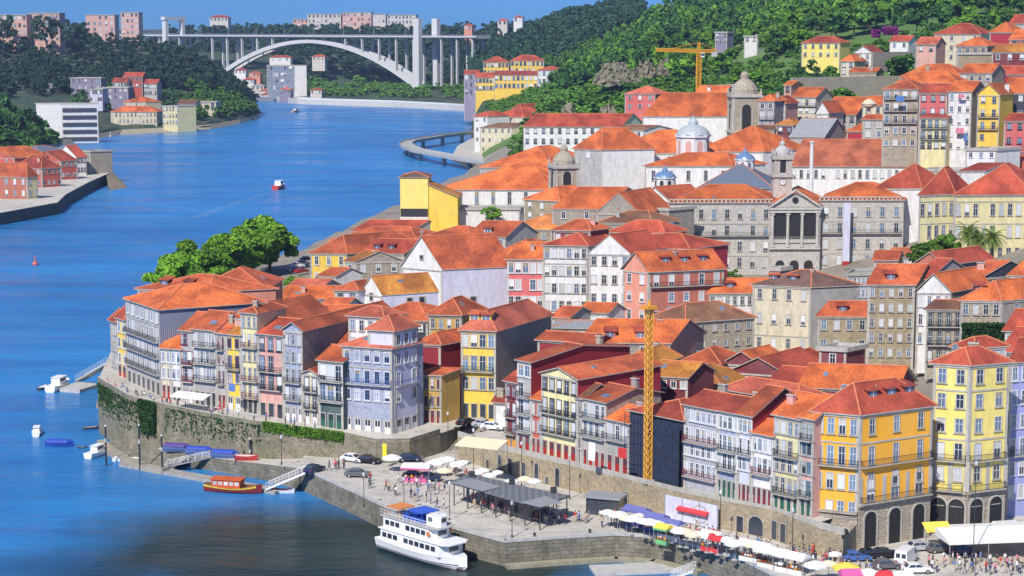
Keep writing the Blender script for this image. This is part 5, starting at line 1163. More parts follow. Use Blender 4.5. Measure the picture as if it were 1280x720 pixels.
for s in (.06, .36, .64, .94):
    mb = MB(); mb.cyl(0, -.35, 0, 8.6, .48, .42, 10); mb.box(-.6,-.8,8.6,.6,.05,9.0); mb.box(-.6,-.8,-.5,.6,.05,0)
    link('column', mb.mesh('column', [M['ptrim']]), pt, pfront(s, .02, pH-11.2), ang)
mb = MB(); mb.box(0, -.6, pH-2.0, n1, .02, pH-1.1); mb.box(-.3, -.9, pH-1.1, n1+.3, .02, pH-.6); link('entablature', mb.mesh('entablature', [M['ptrim']]), pt, (pl.x, pl.y, 0), ang)
mb = MB(); mb.box(0, -.7, pH-12.4, n1, .02, pH-11.8); link('string_course', mb.mesh('string_course', [M['ptrim']]), pt, (pl.x, pl.y, 0), ang)
mb = MB(); hw = n1/2+.5
for sx in (-1, 1):
    a_, b_ = Vector((sx*hw, 0, 0)), Vector((0, 0, 5.2)); dd = (b_-a_).normalized(); nn = Vector((-dd.z, 0, dd.x))*(.45 if sx < 0 else -.45)
    q = [a_, b_, b_+nn*-1, a_+nn*-1]
    f0 = [p+Vector((0,-.8,0)) for p in q]; f1 = [p+Vector((0,.1,0)) for p in q]
    mb.face(f0); mb.face([f0[1], f0[0], f1[0], f1[1]]); mb.face([f0[3], f0[2], f1[2], f1[3]])
mb.cyl(0, -.3, 1.6, 1.61, .01, .01, 4)
link('pediment_cornice', mb.mesh('pediment_cornice', [M['ptrim']]), pt, pfront(.5, 0, pH-.4), ang)
mb = MB(); mb.cyl(0,0,0,.25,.9,.9,14); o = mb.build('round_window', [M['black']], pt, pfront(.5, .0, pH+1.6)); o.rotation_euler = (pi/2, 0, ang)
# arched hoods over the palace windows: pale balustrade on both wings
for t_, ro_, l_, r_, H_ in PAL[:2]:
    dd = (-l_).normalized(); mb = MB(); Ln = l_.length; mb.box(0,-.35,H_+.0,Ln,.2,H_+.28)
    k = int(Ln/1.2)
    for i in range(k): mb.box(Ln*i/k, -.2, H_+.28, Ln*i/k+.45, .05, H_+1.0)
    mb.box(0,-.3,H_+1.0,Ln,.15,H_+1.22); link('balustrade', mb.mesh('balustrade', [M['ptrim']]), t_, (l_.x, l_.y, 0), atan2(dd.y, dd.x))
    balcony(t_, (l_.x+dd.x*.5, l_.y+dd.y*.5-.25, H_-9.2), (-dd.x*.5, -dd.y*.5-.25, H_-9.2), .7, 'd')
# white banner
q = PY(1057, 335, 541.5); zt = zat(262, 541.5)
mb = MB(); mb.box(-1.0, -.05, 0, 1.0, .05, zt-q.z, 0); mb.box(-1.0, -.07, -1.9, 1.0, .07, 0, 1); mb.box(-1.15,-.09,zt-q.z,1.15,.09,zt-q.z+.2,2)
tag(mb.build('banner', [W['lav'], M['rdoor'], M['steel']], None, (q.x, q.y, q.z+1.9)), 'tall pale banner with red foot hanging on the granite palace', 'banner')
# white column and mushroom lamp column behind
q = PY(1014, 226, 600); h = zat(178, 600)-q.z
mb = MB(); mb.cyl(0,0,-8,h,.62,.55,10); mb.cyl(0,0,h,h+.4,.8,.8,10); tag(mb.build('factory_chimney', [W['white']], None, q), 'slender white chimney standing before the long convent roof', 'chimney')
q = PY(1085, 182, 662); h = zat(136, 662)-q.z
mb = MB(); mb.cyl(0,0,-4,h,.6,.55,10); mb.lathe(0,0,[(.6,h),(2.2,h+.8),(2.6,h+1.8),(1.6,h+2.8),(.3,h+3.4)],14); tag(mb.build('water_column', [W['cream']], None, q), 'cream mushroom-headed column above the long convent', 'column')
# church details
def on_front(hc, s, z, out=.03):
    t_, ro_, l_, r_, H_ = hc; dd = (-l_).normalized(); q = l_*(1-s)+Vector((dd.y, -dd.x, 0))*out; return (q.x, q.y, z), atan2(dd.y, dd.x)
def on_side(hc, s, z, out=.03):
    t_, ro_, l_, r_, H_ = hc; dd = r_.normalized(); q = r_*s+Vector((dd.y, -dd.x, 0))*out; return (q.x, q.y, z), atan2(dd.y, dd.x)
def hole(hc, where, s, z, w, h, arch=False, name='window', m='g1'):
    mb = MB()
    if arch: arch_face(mb, w, h, -.05, 0)
    else: mb.face([(-w/2,-.05,0),(w/2,-.05,0),(w/2,-.05,h),(-w/2,-.05,h)], 0)
    for x0, x1, z0, z1 in ((-w/2-.2,-w/2,0,h),(w/2,w/2+.2,0,h),(-w/2-.2,w/2+.2,-.2,0),(-w/2-.2,w/2+.2,h,h+.2)): mb.box(x0,-.15,z0,x1,.02,z1,1)
    p, a_ = where(hc, s, z); link(name, mb.mesh(name, [M[m], M['trim']]), hc[0], p, a_)
hole(CHURCH, on_front, .5, CHURCH[4]+2.2, .8, .9)
for s in (.2, .42): hole(CHURCH, on_side, s, CHURCH[4]-9.5, 1.3, 3.0, m='g1')
for s in (.48, .7): hole(CHAPEL, on_side, s, CHAPEL[4]-3.6, 1.2, 2.8, True); hole(CHAPEL, on_side, s, CHAPEL[4]-7.2, 1.1, 2.2)
hole(CHAPEL, on_front, .5, CHAPEL[4]-1.2, .8, 1.5, True)
for hc, s in ((CHAPEL, .5), (CHURCH, .5)):
    t_, ro_, l_, r_, H_ = hc; mb = MB(); mb.box(-.1,-.1,0,.1,.1,1.7); mb.box(-.5,-.1,.9,.5,.1,1.1); link('cross', mb.mesh('cross', [M['trim']]), t_, (l_.x/2, l_.y/2, H_+(4.2 if hc is CHAPEL else 7.6)))
# pilasters of the tower block band
t_, ro_, l_, r_, H_ = YT; dd = (-l_).normalized(); Ln = l_.length
mb = MB(); mb.box(.1,-.12,0,Ln-.1,.03,2.6); link('ribbon_window', mb.mesh('ribbon_window', [M['dtrim']]), t_, (l_.x, l_.y, zat(271, 612)-(YT[0].location.z)), atan2(dd.y, dd.x))
mb = MB(); mb.box(0,-.10,-5,Ln,.03,(zat(271, 612)-YT[0].location.z)-.05); link('white_base', mb.mesh('white_base', [W['white']]), t_, (l_.x, l_.y, 0), atan2(dd.y, dd.x))
# stripes on the industrial block
ib = [o for o in bpy.data.objects if o.get('label', '').startswith('white industrial block')][0]
for i in range(5):
    mb = MB(); mb.box(0,-.4,0,30,.03,2.2); r_ = None
    wv = [c for c in ib.children if c.name.startswith('wall')][0].data.vertices
    q0 = Vector(wv[4].co); q1 = Vector(wv[5].co); d_ = (q1-q0); L_ = Vector((d_.x, d_.y, 0)).length; mb = MB(); mb.box(1,-.5,0,L_-1,.03,2.6)
    link('floor_strip', mb.mesh('floor_strip', [W['slatewall']]), ib, (q0.x, q0.y, zat(130,1330)-ib.location.z-5.5-i*5), atan2(d_.y, d_.x))
# arcade storey of amber and lemon houses
def arcade(hs, sides, zt, w, h, mat):
    t_, l_, r_, H_ = hs
    for (p_, q_, n) in sides:
        d_ = (q_-p_); L_ = d_.length; d_ = d_.normalized(); an = atan2(d_.y, d_.x); pitch = L_/n
        mb = MB(); mb.box(0,-.12,-2,L_,.01,zt); mb.box(0,-.5,zt,L_,.01,zt+.35); link('stone_ground_storey', mb.mesh('stone_ground_storey', [W['stone']]), t_, (p_.x, p_.y, 0), an)
        for i in range(n):
            c = MB(); arch_face(c, w, h, -.16, 0)
            N_ = 8; pts = [(w/2*cos(pi*k/N_), h-w/2+w/2*sin(pi*k/N_)) for k in range(N_+1)]
            for (x0, z0), (x1, z1) in zip([(w/2, 0)]+pts, pts+[(-w/2, 0)]):
                s_0 = lambda x, z: (x*(1+.5/w), z if z < h-w/2-.01 else (h-w/2)+(z-(h-w/2))*(1+.5/w)+.0)
                o0, o1 = s_0(x0, z0), s_0(x1, z1)
                c.face([(x0,-.3,z0),(o0[0],-.3,o0[1]),(o1[0],-.3,o1[1]),(x1,-.3,z1)], 1); c.face([(x0,-.16,z0),(x0,-.3,z0),(x1,-.3,z1),(x1,-.16,z1)], 1); c.face([(o0[0],-.3,o0[1]),(o0[0],-.1,o0[1]),(o1[0],-.1,o1[1]),(o1[0],-.3,o1[1])], 1)
            c.box(-w/2,-.2,h*.62,w/2,-.17,h*.62+.1,2); c.box(-.05,-.2,0,.05,-.17,h-.05,2)
            pt_ = p_+d_*(pitch*(i+.5)); link('arch', c.mesh('arch', [M['black'], M['trim'], M['dtrim']]), t_, (pt_.x, pt_.y, 0), an)
z0_ = Vector((0,0,0))
arcade(AMBER, [(z0_, AMBER[2], 3)], 6.3, 2.3, 5.4, 'stone')
arcade(AMBER, [(AMBER[1], z0_, 2)], 5.2, 1.1, 3.0, 'stone')
arcade(LEMON, [(z0_, LEMON[2], 2), (LEMON[1], z0_, 2)], 6.0, 2.4, 5.2, 'stone')
# tall first-floor windows with stone panels on amber side
for hs, zz, cols in ((AMBER, 8.6, 3),):
    t_, l_, r_, H_ = hs; d_ = r_.normalized(); L_ = r_.length
    for i in range(cols):
        p_ = d_*(L_*(i+.5)/cols); add_win(t_, (p_.x, p_.y, zz), atan2(d_.y, d_.x), 1.4, 3.2, 's', pw=(3,5,2))
    balcony(t_, (d_.x*.3, d_.y*.3, 6.75), (d_.x*(L_-.3), d_.y*(L_-.3), 6.75), .8, 'd')
    for i in range(cols+1):
        p_ = d_*(L_*i/cols*.96+.1); mb = MB(); mb.box(0,-.09,6.8,.7,.01,H_-9.3); link('pilaster', mb.mesh('pilaster', [M['trim']]), t_, (p_.x, p_.y, 0), atan2(d_.y, d_.x))
t_, l_, r_, H_ = LEMON
for p_, q_ in ((z0_, r_), (l_, z0_)):
    d_ = (q_-p_).normalized(); L_ = (q_-p_).length
    for i in range(3):
        s = p_+d_*(L_*i/2*.93+.1); mb = MB(); mb.box(0,-.09,6.4,.7,.01,H_-14.6); link('pilaster', mb.mesh('pilaster', [M['trim']]), t_, (s.x, s.y, 0), atan2(d_.y, d_.x))
    balcony(t_, tuple(p_+d_*.4+Vector((0,0,6.4))), tuple(q_-d_*.4+Vector((0,0,6.4))), .8, 'd')
# netting folds and scaffold poles on the wrapped house
nt_ = [o for o in bpy.data.objects if o.get('label', '').startswith('house wrapped')][0]
wv = [c for c in nt_.children if c.name.startswith('wall')][0].data.vertices
q0, q1 = Vector(wv[0].co), Vector(wv[1].co); hh = wv[2].co.z; d_ = (q1-q0); d_.z = 0; L_ = d_.length; d_.normalize(); n_ = Vector((d_.y, -d_.x, 0))
mb = MB()
for i in range(9):
    p_ = q0+d_*(L_*i/8)+n_*1.1; mb.tube((p_.x,p_.y,0), (p_.x,p_.y,hh), .05, None, 4)
for k in range(6): a_ = q0+n_*1.1; b_ = q1+n_*1.1; z = hh*(k+.8)/6.2; mb.tube((a_.x,a_.y,z), (b_.x,b_.y,z), .05, None, 4)
mb.build('scaffold_poles', M['dtrim'], nt_)
mb = MB(); rn = random.Random(2); nx, nz = 26, 12
g = [[q0+d_*(L_*(.36+.64*i/nx))+n_*(1.15+rn.uniform(-.14,.14))+Vector((0,0,(hh-.3)*j/nz-q0.z)) for i in range(nx+1)] for j in range(nz+1)]
for j in range(nz):
    for i in range(nx): mb.face([g[j][i], g[j][i+1], g[j+1][i+1], g[j+1][i]])
mb.build('netting', plain('dark_blue_netting', (.012,.022,.05), .9, 0, .5), nt_)
# ------------------------------------------------------------------ cranes
CY = plain('crane_yellow', (.62,.30,.02), .5, 0, .12)
def lattice(mb, p, q, w, n, m=0, r=.09):
    p, q = Vector(p), Vector(q); d_ = (q-p); ax = d_.normalized(); a = ax.cross(Vector((0,0,1)));
    if a.length < .1: a = Vector((1,0,0))
    a.normalize(); b_ = ax.cross(a)
    cs = [a*sx*w/2+b_*sy*w/2 for sx, sy in ((-1,-1),(1,-1),(1,1),(-1,1))]
    for c in cs: mb.tube(p+c, q+c, r, None, 4, m)
    for i in range(n):
        s0, s1 = p+d_*(i/n), p+d_*((i+1)/n)
        for k in range(4):
            c0, c1 = cs[k], cs[(k+1) % 4]; mb.tube(s0+c0, s1+c1, r*.7, None, 3, m); mb.tube(s0+c0, s0+c1, r*.7, None, 3, m); mb.tube(s1+c0, s0+c1, r*.6, None, 3, m)
q = P(803, 604.5, 8.4)+Vector((.9,.9,0)); zt = zat(386, q.y)
t = thing('crane_mast', 'yellow lattice crane mast standing on the terrace before the netted house', 'crane', q, .5)
mb = MB(); lattice(mb, (0,0,0), (0,0,zt-q.z), .92, 24, 0, .10); mb.build('mast', CY, t)
mb = MB(); z = zt-q.z; mb.box(-.9,-.9,z,.9,.9,z+.5); mb.box(-1.3,-1.1,z+.1,-.9,1.1,z+.25); mb.tube((0,0,z+.5),(0,0,z+1.5),.3,.15); mb.build('slewing_ring', CY, t)
mb = MB(); mb.box(-.95,-.95,-.05,.95,.95,.5); mb.build('base', M['conc'], t)
q = PY(873, 124, 860); zt = zat(56, 860); Hm = zt-q.z; zj = zat(64, 860)-q.z
t = thing('tower_crane', 'yellow tower crane with long jib in front of the wooded hillside', 'crane', q, 0)
mb = MB(); lattice(mb, (0,0,-6), (0,0,Hm-3), 1.9, 14, 0, .24); lattice(mb, (0,0,Hm-3), (0,0,Hm+1), .9, 3, 0, .2); mb.build('mast', CY, t)
mb = MB(); lattice(mb, (0,0,zj), (-19.5,-2,zj+.6), 1.3, 14, 0, .2); mb.tube((0,0,Hm+1),(-13,-1.5,zj+1),.1,None,4); mb.build('jib', CY, t)
mb = MB(); lattice(mb, (0,0,zj), (8,1,zj), 1.3, 5, 0, .2); mb.tube((0,0,Hm+1),(7,.8,zj+.8),.1,None,4); mb.box(5.5,-.4,zj-2.4,8,1.6,zj-.3,1); mb.build('counter_jib', [CY, M['conc']], t)
mb = MB(); mb.box(.7,-1.6,zj-2.6,2.3,.2,zj-.7,0); mb.box(.8,-1.66,zj-2,2.2,-1.6,zj-1,1); mb.build('cab', [M['wtrim'], M['g1']], t)
# painted gable mural on the brown-roofed stone house: white with a green wedge
mh = [o for o in bpy.data.objects if o.get('label', '').startswith('brown-roofed stone')][0]
wv = [c for c in mh.children if c.name.startswith('wall')][0].data.vertices; q0, q1 = Vector(wv[0].co), Vector(wv[1].co); hz = wv[2].co.z; L_ = Vector((q1.x-q0.x, q1.y-q0.y)).length
mb = MB(); mb.face([(L_*.25,-.05,hz-3.6),(L_*.98,-.05,hz-5.0),(L_*.98,-.05,hz-4.6),(L_*.6,-.05,hz-2.6),(L_*.42,-.05,hz-2.2)], 0); mb.cyl(0,0,0,.03,.45,.45,10,1)
o = mb.mesh('mural', [M['gtrim'], M['rdoor']]); mb2 = MB(); mb2.face([(L_*.25,-.05,hz-3.6),(L_*.98,-.05,hz-5.0),(L_*.98,-.05,hz-4.6),(L_*.6,-.05,hz-2.6),(L_*.42,-.05,hz-2.2)], 0)
for k in range(10): pass
mb2.face([(L_*.36+.5*cos(2*pi*k/10),-.06,hz-1.6+.5*sin(2*pi*k/10)) for k in range(10)], 1)
link('painted_wedge', mb2.mesh('painted_wedge', [M['gtrim'], M['rdoor']]), mh, (q0.x, q0.y, 0), atan2(q1.y-q0.y, q1.x-q0.x))
# circular viaduct on the water
VR = [(606,201.5),(575,197),(545,191.5),(515,186),(503,181.5),(499,177.5),(505,174),(520,171.5),(545,167.5),(570,164.5),(594,162.5)]
VV = [P(u, v+2, 6) for u, v in VR]
t = thing('river_viaduct', 'curved road viaduct looping out over the river below the stone villa', 'viaduct', (VV[0].x, VV[0].y, 0))
o0 = Vector((VV[0].x, VV[0].y, 0)); mb = MB(); rl = MB(); PL = []
for i in range(len(VV)-1):
    a_, b_ = VV[i]-o0, VV[i+1]-o0; mb.obox(a_, b_, 8, 4.8, 6, 0, -8); rl.obox(a_, b_, .3, 6, 6.8, 0, -8); rl.obox(a_, b_, .3, 6, 6.8, 0, -.3)
    d_ = (b_-a_).normalized(); n_ = Vector((d_.y, -d_.x, 0)); m_ = a_+n_*5; pm = MB(); pm.cyl(m_.x, m_.y, -4, 4.8, 1.3, 1.3, 8); PL.append(pm)
mb.build('road_deck', W['ltgrey'], t); rl.build('parapet', M['conc'], t)
for pm in PL: pm.build('pier', M['conc'], t)
# ------------------------------------------------------------------ trees
import numpy as np
FO = dict(dark=foliage('foliage_dark', (.022,.07,.018), (.06,.15,.028), .12), mid=foliage('foliage_mid', (.05,.13,.016), (.12,.25,.03), .12),
          bright=foliage('foliage_bright', (.075,.19,.014), (.16,.32,.026), .12), river=foliage('foliage_river', (.09,.22,.016), (.18,.36,.028), .25),
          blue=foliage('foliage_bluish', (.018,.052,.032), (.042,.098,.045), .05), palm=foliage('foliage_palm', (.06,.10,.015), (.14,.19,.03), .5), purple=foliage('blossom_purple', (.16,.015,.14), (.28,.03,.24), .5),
          ivy=foliage('foliage_ivy', (.012,.04,.01), (.03,.08,.018), .5), hedge=foliage('foliage_hedge', (.05,.12,.01), (.10,.20,.02), .3))
BARK = plain('bark', (.09,.065,.045), .9, 0, .3)
def crown_np(rng, n, R, Hc, leaf, clumps=16, shape='round'):
    """leaf-sized quads scattered over uneven clumps; returns (n*4,3)"""
    c = []
    while len(c) < clumps:
        p = rng.uniform(-1, 1, 3)
        if np.linalg.norm(p) < 1 and np.linalg.norm(p) > .25: c.append(p)
    c = np.array(c); rad = rng.uniform(.20, .46, clumps)*(1 if clumps < 28 else .85)
    if shape == 'cone': c[:, :2] *= (1.05-(c[:, 2:3]+1)/2); rad *= .8
    k = rng.integers(0, clumps, n); d = rng.normal(size=(n, 3)); d /= np.linalg.norm(d, axis=1)[:, None]
    d[:, 2] = np.where(d[:, 2] < -.35, -d[:, 2], d[:, 2])
    rr = rad[k]*rng.uniform(.55, 1.16, n)
    p = c[k]+d*rr[:, None]
    p = p*np.array([R, R, Hc/2])*.86+np.array([0, 0, 0])
    nrm = d+rng.normal(size=(n, 3))*.75+np.array([0, 0, .25]); nrm /= np.linalg.norm(nrm, axis=1)[:, None]
    t = np.cross(nrm, rng.normal(size=(n, 3))); t /= np.linalg.norm(t, axis=1)[:, None]; b = np.cross(nrm, t)
    s = (leaf*rng.uniform(.6, 1.35, n))[:, None]
    q = np.stack([p-t*s-b*s*.6, p+t*s*.9-b*s*.7, p+t*s*1.1+b*s*.6, p-t*s*.8+b*s*.8], 1)
    return q.reshape(-1, 3)
def np_mesh(name, v, mat):
    n = len(v); me = bpy.data.meshes.new(name); me.vertices.add(n); me.vertices.foreach_set('co', v.astype('f').ravel())
    me.loops.add(n); me.loops.foreach_set('vertex_index', np.arange(n, dtype='i')); me.polygons.add(n//4)
    me.polygons.foreach_set('loop_start', np.arange(0, n, 4, dtype='i'))
    try: me.polygons.foreach_set('loop_total', np.full(n//4, 4, dtype='i'))
    except Exception: pass
    me.materials.append(mat); me.update(); me.validate(); return me
RNG = np.random.default_rng(5)
def trunk_mesh(h, r, spread, seed):
    rn = random.Random(seed); mb = MB(); top = Vector((rn.uniform(-.4,.4), rn.uniform(-.4,.4), h)); mid = top*.5+Vector((rn.uniform(-.2,.2),0,0))
    mb.tube((0,0,-1.5), mid, r, r*.8, 7); mb.tube(mid, top, r*.8, r*.55, 7)
    for i in range(6):
        an = i*2*pi/6+rn.uniform(-.4,.4); e = top+Vector((cos(an)*spread*.55, sin(an)*spread*.55, spread*rn.uniform(.5,.9))); m_ = top.lerp(e, .5)+Vector((0,0,.3))
        mb.tube(top, m_, r*.45, r*.28, 5); mb.tube(m_, e, r*.28, r*.08, 5)
    return mb.mesh('trunk', [BARK])
TK = {}
def tree(kind, x, y, z, h, w, label, group=None, n=900, leaf=.75, var=4, cat='tree', name='tree', shape='round', bare=.28):
    i = random.randrange(var); k = (kind, n, leaf, shape, i)
    if k not in TK:
        TK[k] = (np_mesh('crown', crown_np(RNG, n, 5, 8.5, leaf, (30 if kind == 'river' else 15)+5*(i % 3), shape), FO[kind]), trunk_mesh(3.5, .32, 4, i+7))
    t = thing(name, label, cat, (x, y, z), random.uniform(0, 6.28), group)
    hc = h*(1-bare); o = link('crown', TK[k][0], t, (0, 0, h-hc*.5)); o.scale = (w/10, w/10*random.uniform(.9,1.1), hc/8.5)
    o = link('trunk', TK[k][1], t); o.scale = (w/10, w/10, h*.36/3.5)
    return t
# riverside plane trees
for (u, Y, h, w_, lab) in [(219, 498, 15.5, 17, 'leftmost round leafy tree on the riverbank, nearest the river tip'), (247, 515, 17, 18, 'broad leafy riverside tree second from the water on the left'),
    (280, 540, 16.5, 18, 'leafy riverside tree in the middle of the green row'), (310, 560, 16, 18, 'leafy riverside tree second from the parked cars'), (337, 575, 17.5, 19, 'tallest leafy riverside tree at the right end of the green row'),
    (268, 496, 12.5, 15, 'lower leafy tree in front of the riverside row by the orange roofs')]:
    x = xat(u, Y, 8); tree('river', x, Y, 6, h, w_, lab, 'leafy trees along the riverbank', 22000, .25, 3, bare=.1)
x = xat(371, 500, 8); tree('hedge', x, 500, 8.5, 6.5, 10, 'round bright bush by the riverside car park', None, 2500, .35, 1, 'bush', 'bush', bare=.05)
x = xat(616, 612, 20); tree('river', x, 608, 18.5, 5, 7, 'small dark green bush on the white warehouse terrace', None, 1500, .35, 1, 'bush', 'bush', bare=.05)
q = PY(915, 356, 470); tree('hedge', q.x, q.y, q.z-1, 5, 5, 'small green tree below the granite palace wall', None, 1500, .35, 1, bare=.1)
for u, Y, v, h, w_, lab in ((1150, 480, 333, 7, 8, 'leafy green shrub at the left foot of the pale yellow palace'), (1166, 470, 330, 8, 8, 'bright leafy tree before the pale yellow palace, beside the white annex'), (1185, 468, 324, 7.5, 7, 'light green tree between the shrubs and the palms')):
    q = PY(u, v, Y); tree('hedge', q.x, q.y, q.z-1, h, w_, lab, 'garden greenery before the yellow palace', 2600, .36, 2, bare=.1)
q = PY(1045, 374, 425); tree('hedge', q.x, q.y, q.z-3, 6, 6, 'green tree squeezed between cream house and tall stone house', None, 1500, .35, 1, bare=.1)
# palms
def palm(u, v, Y, h, label):
    q = PY(u, v, Y); t = thing('palm_tree', label, 'palm tree', (q.x, q.y, q.z), random.uniform(0, 6), 'palms before the yellow palace')
    mb = MB(); mb.tube((0,0,-2),(.2,0,h*.6),.38,.3,8); mb.tube((.2,0,h*.6),(.1,.1,h),.3,.42,8); mb.build('trunk', BARK, t)
    mb = MB()
    for i in range(34):
        an = i*2.4; el = radians(75-i*3.2); L_ = 3.9; p0 = Vector((.1,.1,h)); pts = [p0]; d_ = Vector((cos(an)*cos(el), sin(an)*cos(el), sin(el)))
        for k in range(6): d_ = (d_+Vector((0,0,-.26))).normalized(); pts.append(pts[-1]+d_*L_/6)
        sd = Vector((-sin(an), cos(an), 0))
        for k in range(6):
            for sgn in (-1, 1):
                for j in range(3):
                    s0 = pts[k].lerp(pts[k+1], j/3); w0 = .75*(1-((k+j/3)/6)**2*.8)*sgn; mb.face([s0, s0+(pts[k+1]-pts[k])*.22, s0+(pts[k+1]-pts[k])*.5+sd*w0+Vector((0,0,-.28)), s0+(pts[k+1]-pts[k])*.3+sd*w0+Vector((0,0,-.3))])
    mb.build('crown', FO['palm'], t)
palm(1209, 322, 470, 6.5, 'tallest bushy palm tree before the yellow palace'); palm(1222, 328, 462, 6, 'palm tree with drooping fronds in the middle of the three'); palm(1240, 330, 458, 6.5, 'rightmost palm tree below the yellow palace windows')
# ivy clad hedge and greenery hanging on the promenade wall
def leaf_patch(name, label, cat, pts_fn, n, leaf, kind, parent=None, **kw):
    rng = RNG; P_ = np.array([pts_fn() for _ in range(n)]); nrm = rng.normal(size=(n, 3))+np.array([-.4,-.8,.5]); nrm /= np.linalg.norm(nrm, axis=1)[:, None]
    t = np.cross(nrm, rng.normal(size=(n, 3))); t /= np.linalg.norm(t, axis=1)[:, None]; b = np.cross(nrm, t); s = leaf*rng.uniform(.6,1.3,n)[:, None]
    v = np.stack([P_-t*s-b*s*.7, P_+t*s-b*s*.7, P_+t*s+b*s*.7, P_-t*s+b*s*.7], 1).reshape(-1, 3)
    o = link(name, np_mesh(name, v, FO[kind]), parent); tag(o, label, cat, **kw); return o
def wallpt(i0, s0, s1, z0, z1, out, PPs):
    def fn():
        s = random.uniform(s0, s1); i = min(int(s), len(PPs)-2); a_, b_ = PPs[i], PPs[i+1]; p = a_.lerp(b_, s-i); d_ = (b_-a_); d_.z = 0; d_.normalize(); n_ = Vector((d_.y, -d_.x, 0))
        f = random.random()**1.4; p = p+n_*random.uniform(0, out)*(1-f*.5); p.z = p.z-z0-(z1-z0)*f*random.uniform(.4,1); return tuple(p)
    return fn
leaf_patch('hanging_plants', 'bright green creeper spilling over the right part of the promenade wall', 'creeper', wallpt(0, 6.15, 7.95, -.9, 1.0, .55, PP), 5200, .2, 'hedge')
leaf_patch('ivy', 'dark ivy curtain hanging down the mossy wall below the grey block', 'ivy', wallpt(0, 3.45, 4.0, -.6, 6.5, .8, PP), 1900, .26, 'ivy')
leaf_patch('hanging_plants', 'thin weedy growth on the mossy wall at the river tip', 'creeper', wallpt(0, .1, 3.4, .2, 6.5, .3, PP), 900, .2, 'ivy')
leaf_patch('ivy', 'patchy ivy on the mossy wall between ivy curtain and bright creeper', 'ivy', wallpt(0, 4.2, 6.1, -.2, 5, .3, PP), 420, .2, 'ivy')
def hedge_fn(u0, u1, v0, v1, Y, dy):
    def fn(): u, v, y = random.uniform(u0, u1), random.uniform(v0, v1), Y+random.uniform(0, dy); q = PY(u, v, y); return tuple(q)
    return fn
leaf_patch('ivy', 'dense dark ivy hedge on the wall below the stone house at the right', 'ivy', hedge_fn(1203, 1256, 404, 428, 352, 3), 3000, .25, 'ivy')
leaf_patch('shrub', 'purple flowering bush on the green slope below the woods', 'bush', hedge_fn(1090, 1100, 38, 46, 1000, 4), 900, .5, 'purple')
leaf_patch('shrub', 'wider purple blossom bush beside the smaller one on the slope', 'bush', hedge_fn(1104, 1122, 34, 43, 1010, 5), 1400, .5, 'purple')
# hillside woods: the nearest trees one by one
nt_ = [0]
def ground_uY(u, Y): z = tz_u(u, Y); return Vector((xat(u, Y, z), Y, z))
BUSY = [(uof((o.location.x, o.location.y, o.location.z)), o.location.y) for o in bpy.data.objects if o.parent is None and o.get('label') and o.location.y > 700 and 600 < uof(o.location) < 1300]
def clear(u, Y):
    for bu_, bY in BUSY:
        if abs(Y-bY) < 40 and abs(u-bu_+6) < 24 : return False
    return True
def scatter(u0, u1, Y0_, Y1_, n, kinds, h, w, lab, grp, seed, cond=None, leaf=.8, nq=900, mind=6):
    rn = random.Random(seed); got = []; k = 0
    while len(got) < n and k < n*40:
        k += 1; u, Y = rn.uniform(u0, u1), rn.uniform(Y0_, Y1_)
        if not clear(u, Y) or (cond and not cond(u, Y)): continue
        p = ground_uY(u, Y)
        if any((p.x-g.x)**2+(p.y-g.y)**2 < mind**2 for g in got): continue
        got.append(p); kd = rn.choice(kinds); hh = rn.uniform(*h); tree(kd, p.x, p.y, p.z, hh, w*rn.uniform(.8, 1.25)*(hh/sum(h)*2), lab[kd], grp[kd], nq, leaf)
LB = dict(dark='dark green broad tree on the wooded hillside above the town', mid='mid green leafy tree on the hillside above the town', bright='bright spring green tree on the hillside above the town')
GR = dict(dark='dark hillside trees', mid='mid green hillside trees', bright='bright green hillside trees')
scatter(655, 960, 870, 1040, 52, ['mid', 'mid', 'bright'], (6, 9.5), 10, LB, GR, 1)
scatter(655, 870, 1040, 1150, 34, ['bright', 'mid', 'mid'], (5, 8), 10, LB, GR, 2)
scatter(950, 1060, 800, 980, 34, ['mid', 'dark', 'mid'], (7, 10), 10, LB, GR, 3)
scatter(840, 1340, 1080, 1240, 84, ['dark', 'mid', 'bright'], (11, 17), 13, LB, GR, 4, cond=lambda u, Y: not (1000 < u < 1130 and Y < 1120), mind=8)
scatter(700, 900, 1230, 1330, 34, ['dark', 'dark', 'mid'], (12, 18), 14, LB, GR, 5, mind=9)
scatter(1075, 1180, 830, 1000, 16, ['dark', 'mid'], (8, 13), 10, LB, GR, 6)
scatter(1150, 1330, 960, 1080, 26, ['mid', 'bright', 'dark'], (9, 13), 11, LB, GR, 7)
# the rest of the woods reads as one mass
def wood(name, label, cat, pts, kind, R, Hc, nq, leaf, seed):
    rng = np.random.default_rng(seed); base = [crown_np(rng, nq, 1, 1.7, leaf/R, 12) for _ in range(6)]; out = []
    for p in pts:
        s = R*rng.uniform(.7, 1.3); an = rng.uniform(0, 6.28); b = base[rng.integers(0, 6)].copy(); x = b[:, 0]*cos(an)-b[:, 1]*sin(an); y = b[:, 0]*sin(an)+b[:, 1]*cos(an)
        hz = Hc*rng.uniform(.75, 1.25); out.append(np.stack([x*s+p[0], y*s+p[1], b[:, 2]*hz/1.7+p[2]+hz*.5], 1))
    o = link(name, np_mesh(name, np.concatenate(out), FO[kind])); tag(o, label, cat, kind='stuff'); return o
def jitter(u0, u1, Y0_, Y1_, n, seed, cond=None):
    rn = random.Random(seed); out = []
    while len(out) < n:
        u, Y = rn.uniform(u0, u1), rn.uniform(Y0_, Y1_)
        if cond and not cond(u, Y): continue
        out.append(ground_uY(u, Y))
    return out
